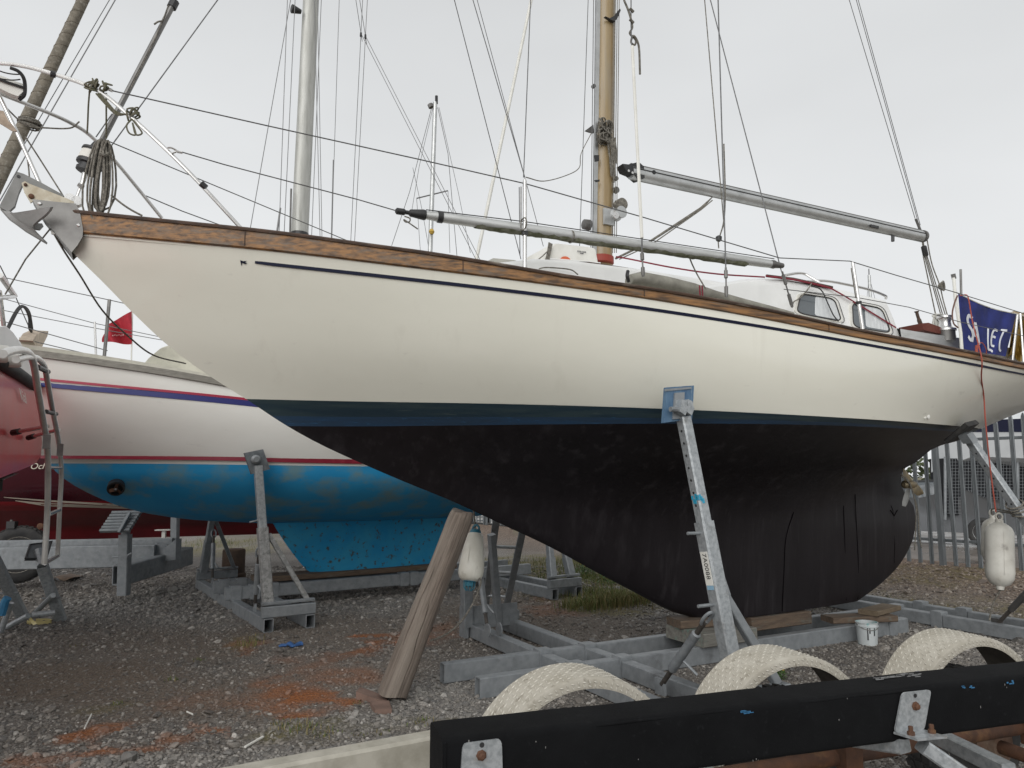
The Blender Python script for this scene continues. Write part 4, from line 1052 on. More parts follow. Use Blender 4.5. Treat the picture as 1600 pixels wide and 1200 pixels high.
MB().grid([[FB.w(t, y*q*0.97, z-0.04) for q in (-1, 0, 1)] for t, y, z in [b_top(i, 1.0) for i in range(N2+1)]]).build('deck', M['white2'], blue)
def b_lam(i, curve):
    a, b = 0.0, 1.0
    for _ in range(30):
        l = (a+b)/2; u, v = proj(FB.w(*b_top(i, l)))
        if v > curve(u): a = l
        else: b = l
    return (a+b)/2
for nm, cv, hh, m_ in [('red_stripe', smooth_curve([64,380,600],[592.5,623,648]), 0.013, mat('crimson_line', (0.36,0.015,0.05), rough=0.4)), ('blue_stripe', smooth_curve([64,390,600],[599.5,630.5,656]), 0.030, bluestripe),
                   ('waterline_stripe', smooth_curve([65,382,417,555,700],[712,716,717.5,720.5,723]), 0.030, redstripe)]:
    rows = []
    for i in range(N2+1):
        l = b_lam(i, cv); t, y, z = b_top(i, l)
        rows.append([FB.w(t, y, z-hh*1.03), FB.w(t, y+0.005, z-hh), FB.w(t, y+0.005, z+hh), FB.w(t, y, z+hh*1.03)])
    MB().grid(rows).build(nm, m_, blue)
rows = []
for k in range(15):
    q = k/14; row = []
    for i, s in enumerate(sB):
        z = zwB[i] + (ZB0-zwB[i])*(1-math.cos(q*math.pi/2)) if False else zwB[i] + (ZB0-zwB[i])*math.sin(q*math.pi/2)
        f = math.sqrt(max(0.0, 1-math.sin(q*math.pi/2)**2.2))
        zz = max(ZB0, min(ZB1, z)); ta = b_t0(zz); te = 5.0-1.6*(q**1.5)
        t = ta + s*(te-ta); row.append((t, wlB[i][1]*f*(1-0.25*q*(1-bl_y(s, 0.9, 1))), z))
    rows.append(row)
two_sides(FB, rows).build('underwater_hull', bluepaint, blue, angle=60)
# fin keel
kl = [FB.pick(u, v) for u, v in [(423,812),(440,840),(463,872),(482,893),(498,902),(690,891),(712,820)]]
kt0 = smooth_curve(sorted([z for t, z in kl[:5]]), [t for t, z in sorted(kl[:5], key=lambda q: q[1])])
rows = []
for k in range(9):
    z = kl[0][1]+0.12 + (kl[4][1]-kl[0][1]-0.12)*k/8; a = kt0(z); b = kl[5][0]+0.35*(1-k/8); row = []
    for i in range(17):
        s = i/16; row.append((a+s*(b-a), 0.10*math.sin(math.pi*s**0.6)**0.8*(1.5-0.5*k/8), z))
    rows.append(row)
mbk = two_sides(FB, rows); mbk.grid([[FB.w(t, y*q, z) for t, y, z in rows[-1]] for q in (1, -1)]); mbk.build('keel', keelpaint, blue, angle=60)
MB().box(FB.w(kl[5][0]+0.25, 0, kl[0][1]-0.1), FB.a*0.12, FB.n*0.03, up(0.35)).build('keel_trailing_edge', mat('dark_fouling', (0.03,0.035,0.035), (0.06,0.07,0.07), rough=0.9, scale=10), blue)
th = PL(181, 763, FB.w(0, 0.62, 0), FB.n); dn = (FB.n*0.86 + up(-0.5) - FB.a*0.12).normalized()
MB().lathe(th-dn*0.06, dn, [(0,0.085),(0.075,0.088),(0.078,0.07),(0.02,0.068)], 24).build('thruster_tunnel', M['black'], blue)
MB().lathe(th-dn*0.02, dn, [(0,0.018),(0.05,0.018),(0.06,0.008)], 10).build('thruster_hub', M['grey_ss'], blue)
mb = MB()
for a in (0.3, 2.4, 4.5):
    e1 = dn.cross(up(1)).normalized(); e2 = dn.cross(e1); mb.box(th+dn*0.02+(e1*math.cos(a)+e2*math.sin(a))*0.035, (e1*math.cos(a)+e2*math.sin(a))*0.03, (e2*math.cos(a)-e1*math.sin(a))*0.016+dn*0.008, dn*0.003)
mb.build('thruster_blade', M['rust'], blue)
# aluminium mast and rigging
m0, m1 = B(468, 372, 0), B(486, 0, 0); md = (m1-m0).normalized()
mb = MB(); rows = []
for c, k in ((m0 - md*3.2, 1.0), (m0, 1.0), (m0+md*11.5, 0.85)):
    rows.append([c + FB.a*(math.cos(a)*0.118*k) + FB.n*(math.sin(a)*0.09*k) for a in np.linspace(0, 2*math.pi, 21)[:-1]])
bm_ = mb.grid(rows, close=True).build('mast', mat('dull_grey_spar', (0.50,0.50,0.47), (0.38,0.38,0.35), rough=0.5, metal=0.35, scale=4, stretch=(5,5,0.5), c3=(0.27,0.27,0.24), s3=2.5, lo3=0.58, hi3=0.75), blue, angle=60)
MB().tube([m0 - md*1.2, m0+md*0.02, m0 + md*0.07], [0.13,0.132,0.12], 20).build('mast_boot', M['black'], bm_)
MB().tube([B(455,295,0.1), B(453,372,0.1)], 0.013, 6).build('mast_conduit', M['grey_ss'], bm_)
MB().lathe(B(466,17,0.05)-FB.a*0.06, FB.a*-1, [(-0.1,0.03),(-0.02,0.05),(0.03,0.062),(0.04,0.05)], 12).build('deck_light', M['black'], bm_)
def bw(u0, v0, u1, v1, s0=0.0, s1=0.0, r_=0.005, ext=0.6, nm='shroud', m_=None):
    a, b = B(u0, v0, s0), B(u1, v1, s1)
    MB().tube([a-(b-a)*0.25, a, b, b+(b-a)*ext], r_, 5).build(nm, m_ or M['wire_far'], blue)
bw(391,357,454,0,1.3,0.6); bw(436,362,449,0,1.3,0.7); bw(444,362,461,0,1.2,0.5); bw(433,360,438,325,1.3,1.25,0.012,0)
bw(503,370,496,0,0.3,0.1); bw(500,370,491,0,0.3,0.1); bw(487,366,502,0,-0.5,-0.3); bw(518,372,530,0,-1.2,-0.8); bw(518,372,521,250,-1.2,-1.1,0.012,0)
bw(548,377,564,52,-1.0,-0.3); bw(554,378,571,56,-1.0,-0.3); bw(564,52,556,0,-0.3,-0.2); bw(571,56,562,0,-0.3,-0.2)
bw(742,402,564,52,0.4,-0.3,ext=0); bw(748,402,571,56,0.5,-0.3,ext=0)
for u, v in [(564,51),(571,54)]: MB().lathe(B(u, v, -0.3), up(-1), [(0,0.015),(0.06,0.018),(0.07,0.008)], 8).build('rig_fitting', M['black'], blue)
bw(0,290,171,0,-0.1,-0.1,0.005,0.8,'halyard'); bw(26,268,180,0,0.1,0.1,0.007,0.8,'halyard')
g0, g1 = B(-60,402,0.0), B(130,0,0.0); gd = (g1-g0).normalized()
n_ = 60; cs = [g0 + (g1-g0)*(2.6*i/n_) for i in range(n_+1)]
fs = MB().tube(cs, [0.078-0.045*(i/n_) for i in range(n_+1)], 14).build('furled_sail', mat('weathered_sail_cover', (0.215,0.19,0.15), (0.13,0.115,0.09), rough=0.9, scale=5, stretch=(3,3,3), c3=(0.28,0.26,0.22), s3=9, bump=0.3), blue)
e1 = gd.cross(FB.n).normalized(); e2 = gd.cross(e1)
hel = []
for i in range(700):
    q = i/700*1.6; c = g0 + (g1-g0)*q; a = i*0.30; rr_ = 0.079-0.045*(q/2.6)
    hel.append(c + (e1*math.cos(a)+e2*math.sin(a))*rr_)
MB().tube(hel, 0.0035, 4).build('furling_wrap', mat('brown_wrap', (0.18,0.155,0.12), rough=0.9), fs)
mb = MB()
for i in range(9):
    c = B(47+random.uniform(-3,3), 192+random.uniform(-6,6), 0.0); a = random.uniform(0,3)
    mb.tube([c + (e1*math.cos(k)+e2*math.sin(k))*0.10 + gd*0.03*math.sin(k+a) for k in np.linspace(0, 2*math.pi, 12)], 0.010, 5, cap=False)
mb.build('sheet_wraps', M['rope'], fs)
# stanchions, lifelines, hood
for u0, v0, u1, v1, r_, m_ in [(171,468,163,553,0.018,M['grey_ss']),(148,503,150,551,0.014,M['ss'])]:
    MB().tube([B(u0, v0, 0.95 if u0 > 160 else -0.9), B(u1, v1+4, 0.95 if u0 > 160 else -0.9)], r_, 8).build('stanchion', m_, blue)
for pts in ([(-20,428,0.7),(172,469,0.95),(330,505,1.1)], [(-20,460,-0.9),(147,505,-0.9),(330,543,-0.9)], [(-20,480,-0.9),(150,513,-0.9),(330,545,-0.9)], [(-20,495,0.7),(168,548,0.95)], [(30,528,0.7),(165,560,0.95)]):
    MB().tube([B(u, v, s) for u, v, s in pts], 0.005, 5).build('lifeline', M['wire_far'], blue)
hd = [(226,567,0.4),(232,560,0.4),(250,545,0.35),(262,541,0.3),(290,545,0.3),(330,575,0.3),(345,600,0.3)]
MB().grid([[B(u, v, s), B(u+3, v-2, 0), B(u+6, v+1, -s)] for u, v, s in hd] ).build('spray_hood', mat('cream_hood', (0.62,0.60,0.50), (0.50,0.48,0.40), rough=0.8, scale=6), blue, fix=False)
MB().grid([[B(u, v, s), B(u, 605, s)] for u, v, s in hd]).build('spray_hood_side', bpy.data.materials['cream_hood'], blue, fix=False)
# red flag beyond the foredeck
fl = thing('red_flag', 'small red flag with faint white print flying above the deck of the blue-bottomed yacht', 'flag', B(206, 560, -1.0))
MB().tube([B(207,484,-1.0), B(205,575,-1.0)], 0.009, 6).build('staff', M['white2'], fl)
def flp(a, b):
    p = Vector((206,486)).lerp(Vector((206,538)), b).lerp(Vector((166,508)).lerp(Vector((160,534)), b), a)
    return B(p.x+2*math.sin(b*6)*a, p.y+1.5*math.sin(a*7)*(b-0.3), -1.0+0.10*math.sin(a*8+b*3))
MB().grid([[flp(a, b) for a in np.linspace(0,1,24)] for b in np.linspace(0,1,12)]).build('cloth', mat('red_bunting', (0.46,0.030,0.045), (0.36,0.02,0.035), rough=0.8, scale=9), fl, fix=False)
mb = MB()
for k in range(6): mb.add([flp(0.28+0.07*k+dx, 0.66+dy+0.02*(k % 2))+FB.n*0.02 for dx, dy in [(0,0),(0.045,0),(0.045,0.06),(0,0.06)]], [(0,1,2,3)])
mb.build('white_print', mat('faint_white_print', (0.62,0.35,0.35), rough=0.8), fl, smooth=False, fix=False)

# ------------------------------------------------------------------ maroon boat on a road trailer, further back
FM = Frame(-6.0, 12.6, 22)
C_ = FM.at
mar = thing('maroon_boat', 'dark maroon hull with thin cream stripes half hidden behind the blue-bottomed yacht', 'boat', FM.w(0, 0, 0.4))
def mar_pt(s, q):
    """s 0..1 along, q 0 keel .. 1 sheer"""
    t = -4.5 + 9.5*s; b = 1.25*max(0, math.sin(math.pi*(0.04+0.9*s)))**0.6
    z0 = 0.60 + 0.05*(s-0.5)**2
    prof = [(0.0,0.10),(0.10,0.16),(0.20,0.42),(0.33,0.74),(0.45,0.90),(0.6,0.97),(1.0,1.04)]
    return t, b*float(np.interp(q, [p[0] for p in prof], [p[1] for p in prof])), z0 + q*1.75
low_m = mat('dark_red_antifouling', (0.16,0.008,0.014), (0.11,0.006,0.010), rough=0.45, scale=3, coat=0.3)
hi_m = mat('maroon_gelcoat', (0.055,0.006,0.012), (0.045,0.005,0.010), rough=0.25, scale=3, coat=0.4)
for nm, q0, q1, m_ in [('underwater_hull', 0, 0.28, low_m), ('chine_band', 0.28, 0.36, mat('bright_red_band', (0.21,0.010,0.016), (0.17,0.008,0.012), rough=0.35, scale=3)), ('hull', 0.36, 1.0, hi_m)]:
    two_sides(FM, [[mar_pt(s, q) for s in np.linspace(0, 1, 40)] for q in np.linspace(q0, q1, 9)]).build(nm, m_, mar, angle=60)
MB().grid([[FM.w(t, y*k, z) for k in (1, 0, -1)] for t, y, z in [mar_pt(s, 0.0) for s in np.linspace(0,1,30)]]).build('keel_bottom', low_m, mar)
def mar_hit(u, v, proud=0.006):
    y = 1.1
    for _ in range(30):
        t, z = FM.pick(u, v, y); s = min(1, max(0, (t+4.5)/9.5)); q = min(1, max(0, (z-0.60)/1.75)); y = 0.5*y+0.5*mar_pt(s, q)[1]
    return FM.w(t, y+proud, z)
cream = mat('cream_line', (0.62,0.56,0.46), rough=0.4)
for a_, b_ in [([(6,776.5),(70,781),(185,787.5)], [(6,777.5),(70,783.5),(185,791)]), ([(24,782),(70,785.5),(215,793)], [(24,782.8),(70,791),(215,795.5)])]:
    MB().grid([[mar_hit(*p), mar_hit(*q)] for p, q in zip([(a_[0][0]+(a_[2][0]-a_[0][0])*k/12, float(np.interp(a_[0][0]+(a_[2][0]-a_[0][0])*k/12, [x[0] for x in a_], [x[1] for x in a_]))) for k in range(13)],
        [(b_[0][0]+(b_[2][0]-b_[0][0])*k/12, float(np.interp(b_[0][0]+(b_[2][0]-b_[0][0])*k/12, [x[0] for x in b_], [x[1] for x in b_]))) for k in range(13)])]).build('cream_stripe', cream, mar, fix=False)
o_ = mar_hit(47, 733, 0.03); letters('Ochr', o_, mar_hit(75, 732.5, 0.03)-o_, up(1), 0.125, cream, mar, shear=0.25)
# its trailer
galv = M['galv']; galvn = M['galv_new']
tr = thing('galvanised_boat_trailer', 'galvanised box-section boat trailer under the maroon hull', 'trailer', G(60, 925))
def GZ(u, v, Y): return P(u, v, Y)
MB().cbeam(P(-60,874,10.15), P(242,868,10.55), 0.10, 0.30, bev=0.012).build('side_member', galv, tr)
MB().cbeam(P(-60,851,10.5), P(270,846,10.9), 0.10, 0.10, bev=0.012).build('top_member', galv, tr)
MB().cbeam(P(186,899,9.8), P(292,868,11.3), 0.20, 0.26, bev=0.014, wall=0.016).build('cross_member', galv, tr)
MB().cbeam(P(205,898,9.78), P(212,896,9.85), 0.25, 0.31, bev=0.014).build('cross_member_collar', galv, tr) if False else None
MB().prism([P(u, v, 10.6) for u, v in [(243,848),(258,856),(275,842),(274,875),(244,878)]], (0.04,0.09,0)).build('keel_vee', galv, tr)
MB().cbeam(P(193,930,9.75), P(196,835,9.75), 0.13, 0.12, up=(0,1,0), bev=0.01).build('support_post', galv, tr)
MB().cbeam(P(273,860,11.0), P(274,802,11.0), 0.10, 0.10, up=(0,1,0), bev=0.01).build('support_post', galv, tr)
MB().tube([P(176,871,9.7), P(196,870,9.7), P(206,864,9.7)], 0.012, 6).build('locking_pin', galv, tr)
MB().tube([P(196,838,9.75), P(198,815,9.75)], [0.05,0.065], 12).build('pad_swivel', galv, tr)
pdx = (P(218,799,9.75)-P(178,800,9.75)).normalized(); pdy = (P(166,834,9.55)-P(178,800,9.75)).normalized()
for k in range(7):
    c = P(198,801,9.72) + pdy*(0.045*k) - pdx*0.012*k
    MB().cbeam(c-pdx*0.19, c+pdx*0.19, 0.040, 0.046, up=pdy.cross(pdx), bev=0.006).build('pad_slat', M['galv'], tr)
MB().cbeam(P(203,801,9.64), P(186,832,9.5), 0.05, 0.03, bev=0.006).build('pad_strap', galv, tr)
MB().box(P(256,828,11.2), (0.10,0.03,0), (0,0.05,0), (0,0,0.008)).build('jack_plate', M['white2'], tr)
MB().box(P(256,837,11.2), (0.025,0,0), (0,0.02,0), (0,0,0.07)).build('jack_leg', M['white2'], tr)
def wheel(parent, c, axis, R_, w, rimc, tyre=M['rubber'], tread=True, name='wheel'):
    axis = Vector(axis).normalized()
    prof = [(-w*0.42,R_*0.62),(-w*0.5,R_*0.72),(-w*0.5,R_*0.86),(-w*0.44,R_*0.95),(-w*0.3,R_),(w*0.3,R_),(w*0.44,R_*0.95),(w*0.5,R_*0.86),(w*0.5,R_*0.72),(w*0.42,R_*0.62)]
    wh = MB().lathe(c, axis, prof, 40).build(name, tyre, parent, angle=30)
    if tread:
        x = axis.cross(up(1)).normalized(); y = axis.cross(x); mb = MB()
        for k in range(36):
            a = 2*math.pi*k/36; rd = x*math.cos(a)+y*math.sin(a); tg = y*math.cos(a)-x*math.sin(a)
            for q in (-0.28, 0.0, 0.28): mb.box(Vector(c)+rd*(R_*1.0)+axis*(w*q)+tg*(0.3*w*(0.25 if q else 0)), tg*R_*0.055, axis*w*0.11, rd*R_*0.025)
        mb.build('tread', tyre, wh, smooth=False)
    MB().lathe(Vector(c)+axis*0, axis, [(-w*0.30,R_*0.20),(-w*0.34,R_*0.55),(-w*0.44,R_*0.64),(-w*0.40,R_*0.66),(w*0.40,R_*0.66),(w*0.44,R_*0.64),(w*0.34,R_*0.55),(w*0.30,R_*0.20)], 32).build('rim', rimc, wh, angle=30)
    MB().lathe(Vector(c)-axis*(w*0.42), axis, [(0,R_*0.10),(w*0.06,R_*0.18),(w*0.84-w*0.06,R_*0.18),(w*0.84,R_*0.10)], 16).build('hub', M['rust'], wh)
    mb = MB(); x = axis.cross(up(1)).normalized(); y = axis.cross(x)
    for k in range(5):
        a = 2*math.pi*k/5
        for sg in (-1, 1): mb.lathe(Vector(c)+(x*math.cos(a)+y*math.sin(a))*R_*0.33+axis*(sg*w*0.30), axis*sg, [(0,0.012),(0.025,0.012),(0.03,0.006)], 6)
    mb.build('wheel_nuts', M['rust'], wh, kind='stuff')
    return wh
wheel(tr, P(30,866,10.9), FM.n, 0.40, 0.22, mat('pale_dusty_rim', (0.45,0.42,0.36), (0.33,0.29,0.24), rough=0.6, scale=9))
MB().tube([P(17,830,10.8), P(18,812,10.8)], 0.02, 8).build('light_post', M['grey_ss'], tr)
MB().box(P(19,820,10.8), (0.06,0,0), (0,0.04,0), (0,0,0.05)).build('tail_lamp', M['black'], tr)
MB().lathe(P(64,822,10.9), (0.2,-1,0), [(0,0.04),(0.03,0.045),(0.035,0.03)], 14).build('side_lamp', M['rust'], tr)

# ------------------------------------------------------------------ red boat, its transom at the left edge
FR_ = Frame(-4.10, 6.14, 27)
def TR(u, v, d=0.0): return PL(u, v, FR_.o + FR_.a*d, FR_.a)
redm = mat('glossy_red_gelcoat', (0.60,0.055,0.06), (0.55,0.10,0.105), rough=0.36, scale=5, lo=0.35, hi=0.8, coat=0.25, bump=0.05, bscale=40, bdist=0.003)
red = thing('red_boat', 'glossy red boat seen from astern with white deck and black rubbing strake', 'boat', FR_.w(-2, 0, 0.4))
outl = [TR(u, v) for u, v in [(56,604),(60,640),(64,668),(66,692),(64,712),(57,723),(48,728),(25,737),(0,747)]]
def to_qz(p): d = p-FR_.o; return (d.dot(FR_.n), d.z)
oq = [to_qz(p) for p in outl]
qmin = oq[0][0]; qc = -oq[0][0]*0 
half = [(q, z) for q, z in oq]
qn = half[-1][0]
mir = [(2*max(qn, 0.0)-q, z) for q, z in half[::-1]]
ring = half + [(max(qn, 0.0), half[-1][1]-0.08)] + mir
n = len(ring)
rows = []
for t, sc, dz in [(0.0,1,0),(-1.0,1.1,0.0),(-2.5,1.14,-0.05),(-4.0,1.0,0.0),(-5.5,0.6,0.15),(-6.4,0.08,0.35)]:
    cq = max(qn, 0.0); rows.append([FR_.w(t, cq+(q-cq)*sc, z+dz) for q, z in ring])
MB().grid(rows).build('hull', redm, red, angle=50)
tm = MB(); tm.add(rows[0], [tuple(range(n))]); tm.build('transom', redm, red, smooth=False)
MB().grid([[p - up(0.0) for p in r[7:n-7]] for r in [[FR_.w(t, cq0+(q-cq0)*sc, z+dz-0.004) for q, z in ring] for t, sc, dz, cq0 in [(0.02,1.0,-0.01,max(qn,0)),(-1.0,1.1,-0.03,max(qn,0)),(-2.5,1.14,-0.10,max(qn,0)),(-4.0,1.0,-0.05,max(qn,0))]]]).build('underwater_hull', mat('grey_green_antifouling', (0.05,0.055,0.05), (0.035,0.035,0.033), rough=0.6, scale=4), red)
# rubbing strake round the transom head
MB().tube([TR(-40,533,0.01), TR(0,566,0.02), TR(30,585,0.02), TR(52,601,0.02), TR(55,605,-0.02), TR(57,603,-0.3)], 0.05, 12, flat=0.9).build('rubbing_strake', M['rubber'], red)
topq = [TR(u, v, -0.03) for u, v in [(-60,470),(0,511),(10,510),(20,519),(30,533),(43,553),(52,580),(55,600)]]
MB().grid([topq, [p - FR_.a*0.6 + up(0.03) for p in topq], [p - FR_.a*3.0 + up(0.1) for p in topq]]).build('deck_moulding', M['white'], red)
MB().add(topq + [TR(-60,525,-0.03)], [tuple(range(len(topq)+1))]).build('deck_end', M['white'], red, smooth=False)
o_ = TR(33, 624, 0.02); letters('Kial', o_, TR(54, 640, 0.02)-o_, TR(33,613,0.02)-TR(35,625,0.02), 0.26, M['white2'], red, shear=-0.15)
# stern ladder
M['ladder'] = mat('polished_ladder_tube', (0.78,0.77,0.74), (0.58,0.57,0.55), rough=0.34, metal=0.6, scale=9, lo=0.4, hi=0.8)
def LP(pts, d=0.28): return bez([TR(u, v, d) for u, v in pts], 6)
lad = MB().tube(LP([(4,553),(18,548),(33,547),(46,553),(53,570),(60,615),(68,660),(73,690),(75,725),(74,800),(69,881)]), 0.021, 12).build('stern_ladder', M['ladder'], red)
MB().tube(LP([(25,562),(42,558),(58,560),(69,572),(74,595),(82,640),(90,680),(94,710),(96,740),(93,800),(90,868)]), 0.019, 12).build('stern_ladder', M['ladder'], red)
for a_, b_, m_, r_ in [((58,573),(75,581),M['black'],0.018),((72,643),(88,647),M['black'],0.016),((78,731),(97,731),M['ss'],0.012),((76,804),(93,797),M['ss'],0.017),((70,880),(91,868),M['ss'],0.017)]:
    MB().tube([TR(*a_, 0.28), TR(*b_, 0.28)], r_, 8).build('rung', m_, lad)
for a_, b_ in [((20,676),(74,666)),((44,684),(92,671))]:
    p, q = TR(*a_, 0.03), TR(*b_, 0.28)
    MB().tube([p, q], 0.016, 8).build('ladder_strut', M['ss'], lad)
    MB().tube([p, p.lerp(q, 0.2)], 0.024, 8).build('strut_foot', M['black'], lad)
for u, v in [(4,553),(25,562)]:
    MB().lathe(TR(u, v, 0.1), FR_.a, [(-0.10,0.055),(0.02,0.055),(0.035,0.045)], 16).build('ladder_bracket', M['white2'], lad)
for u, v in [(73,690),(94,703)]:
    MB().box(TR(u, v, 0.30), FR_.a*0.022, FR_.n*0.022, up(0.05)).build('ladder_hinge', M['grey_ss'], lad)
MB().tube(LP([(11,515),(22,492),(32,479),(40,482),(46,497),(46,512),(49,518)], -0.2), 0.014, 8).build('cable_loop', M['rubber'], red)
MB().tube(LP([(13,513),(28,485),(37,479),(45,487),(48,500),(50,515)], -0.25), 0.014, 8).build('cable_loop', M['rubber'], red)
MB().prism([TR(u, v, -0.25) for u, v in [(29,531),(36,521),(47,516),(57,516),(55,524),(49,535),(43,546),(38,544)]], FR_.a*0.12).build('cable_cover', mat('tan_canvas', (0.55,0.46,0.36), (0.38,0.31,0.24), rough=0.8, scale=14), red)
MB().tube([TR(0,430,-0.3), TR(23,462,-0.3)], 0.026, 8).build('gantry_tube', M['ss'], red)
MB().tube([TR(-5,466,-0.3), TR(23,463,-0.3)], 0.022, 8).build('gantry_tube', M['ss'], red)
MB().tube([TR(-1,455,-0.3), TR(6,512,-0.3)], 0.020, 8).build('gantry_leg', M['ss'], red)
MB().tube([TR(0,415,-0.4), TR(24,463,-0.4), TR(48,517,-0.3)], 0.006, 6).build('guy_wire', M['wire'], red)
MB().tube([TR(45,563,-0.1), TR(75,580,-0.1)], 0.02, 8).build('stern_cleat', M['grey_ss'], red) if False else None

# ------------------------------------------------------------------ masts of boats far behind
def far_mast(name, label, base, top, Y, r_, extra, m_=None):
    b0, t0_ = P(base[0], base[1], Y), P(top[0], top[1], Y)
    b0 = t0_ + (b0-t0_)*((t0_.z-0.3)/(t0_.z-b0.z))
    o = thing(name, label, 'mast', (b0.x, b0.y, 0), 'masts of boats far behind')
    MB().tube([Vector((b0.x,b0.y,0)), t0_], [r_, r_*0.8], 12).build('spar', m_ or M['alu'], o)
    for k in extra:
        pts = [P(u, v, Y) for u, v in k[:-1]]; MB().tube(pts, k[-1], 5).build('stay', M['wire_far'], o)
    return o
fm = far_mast('distant_mast', 'slim grey mast with spreader and wind vane standing beyond the wooden mast', (672,395), (680,160), 22, 0.085,
    [((674,170),(640,300),(612,384),0.010), ((676,170),(655,260),(640,350),0.008), ((684,168),(700,240),(714,400),0.010), ((686,168),(716,300),(735,395),0.008), ((649,265),(690,330),0.0),
     ((645,262),(660,330),(672,400),0.008),((700,298),(703,395),0.008),((651,310),(700,298),0.022),((651,310),(657,395),0.008)])
MB().tube([P(672,163,22), P(674,168,22)], 0.09, 8).build('masthead_lamp', M['grey_ss'], fm); MB().tube([P(682,150,22), P(682,162,22)], 0.05, 6).build('wind_vane', M['black'], fm)
MB().lathe(P(674.5,362,21.8), up(1), [(-0.08,0.05),(0.0,0.09),(0.08,0.05)], 10).build('anchor_ball', mat('yellow_ball', (0.5,0.33,0.06), rough=0.6), fm)
fm2 = far_mast('distant_mast', 'tiny grey masthead with vane poking above the doghouse roof', (1360,470), (1358,430), 40, 0.10, [((1358,432),(1354,470),0.012), ((1358,432),(1368,470),0.012)])
MB().tube([P(1357.5,420,40), P(1358,432,40)], 0.03, 6).build('wind_vane', M['wire_far'], fm2)
fm3 = far_mast('distant_spar', 'pale leaning spar seen between the two masts behind the stowed pole', (743,402), (830,0), 16, 0.045, [], M['white2'])
# ------------------------------------------------------------------ cradles
def sleeve(mb_parent, c, d, w, h, m_):
    c = Vector(c); d = Vector(d).normalized()
    return MB().cbeam(c-d*0.06, c+d*0.06, w+0.03, h+0.03, bev=0.008).build('sleeve', m_, mb_parent)
def pin(p, d, r_, L, parent, m_=M['galv']):
    p, d = Vector(p), Vector(d).normalized()
    return MB().tube([p-d*L*0.5, p+d*L*0.5], r_, 8).build('locking_pin', m_, parent)
def holes(a, b, side, n, k0, k1, off, parent):
    mb = MB(); a, b, side = Vector(a), Vector(b), Vector(side).normalized()
    for i in range(n):
        c = a.lerp(b, k0+(k1-k0)*i/(n-1)) + side*off
        mb.lathe(c-side*0.001, side, [(0,0.009),(0.0018,0.009)], 10)
    return mb.build('pin_holes', M['black'], parent, kind='stuff')

crad = thing('yacht_cradle', 'galvanised steel cradle of box beams under the black keel of the cream yacht', 'cradle', F.w(0.5, 0, 0))
zb = 0.075
def ft(u, v, q): return F.pick(u, v, q)[0]
ta, tb_ = ft(746,1055,0.25), ft(1412,957,0.25)
MB().cbeam(F.w(ta, 0.25, zb), F.w(tb_, 0.25, zb), 0.09, 0.15, bev=0.008, wall=0.008).build('long_beam', galv, crad)
tc_ = ft(691,1030,-0.25)
MB().cbeam(F.w(tc_, -0.25, zb), F.w(tb_, -0.25, zb), 0.09, 0.15, bev=0.008, wall=0.008).build('long_beam', galv, crad)
T1, T2 = -1.25, -0.80      # forward frame
T3, T4 = 3.40, 3.85        # after frame
for t in (T1, T2, T3, T4):
    MB().cbeam(F.w(t, -1.8, zb-0.004), F.w(t, -0.32, zb-0.004), 0.10, 0.13, bev=0.008, wall=0.008).build('cross_tube', galv, crad)
    MB().cbeam(F.w(t, 0.32, zb-0.004), F.w(t, 1.8, zb-0.004), 0.10, 0.13, bev=0.008, wall=0.008).build('cross_tube', galv, crad)
    MB().cbeam(F.w(t, -0.19, zb-0.004), F.w(t, 0.19, zb-0.004), 0.10, 0.13, bev=0.008).build('cross_tube', galv, crad)
    for q in (-0.25, 0.25):
        sleeve(crad, F.w(t, q, zb), F.a, 0.09, 0.15, galv)
sleeve(crad, F.w(2.55, 0.25, zb), F.a, 0.09, 0.15, galv)
def frame_end(FRM, t0, t1, q, parent, side, leg_top, leg_w=0.075, base_z=0.15, strut=None, brace=True, m_=galv, zc=0.19):
    """the foot box at the end of a cross frame with its leg, brace and screw strut"""
    tm_ = (t0+t1)/2
    MB().cbeam(FRM.w(t0-0.06, q, zc), FRM.w(t1+0.06, q, zc), 0.08, 0.09, bev=0.006).build('foot_beam', m_, parent)
    b = FRM.w(t0+0.02, q, zc+0.04)
    return b
# forward frame, near side: the leg with the blue pad
lb = F.w(-0.86, 1.60, 0.14)
lt = A(1068, 652, 1.37)
MB().cbeam(F.w(T1-0.08, 1.62, 0.185), F.w(T2+0.35, 1.62, 0.185), 0.08, 0.09, bev=0.006).build('foot_beam', galv, crad)
leg_dir = (lt-lb).normalized()
leg = MB().cbeam(lb, lb.lerp(lt, 0.62), 0.105, 0.105, up=F.n, bev=0.012).build('leg', M['galv_new'], crad)
MB().cbeam(lb.lerp(lt, 0.60), lt, 0.082, 0.082, up=F.n, bev=0.01).build('inner_leg', M['galv_new'], leg)
sidev = leg_dir.cross(F.n).normalized()
if sidev.dot(F.a) > 0: sidev = -sidev
holes(lb, lt, sidev, 7, 0.68, 0.95, 0.0415, leg)
pin(lb.lerp(lt, 0.585)+sidev*0.08, F.a*-1+up(0.02), 0.011, 0.16, leg)
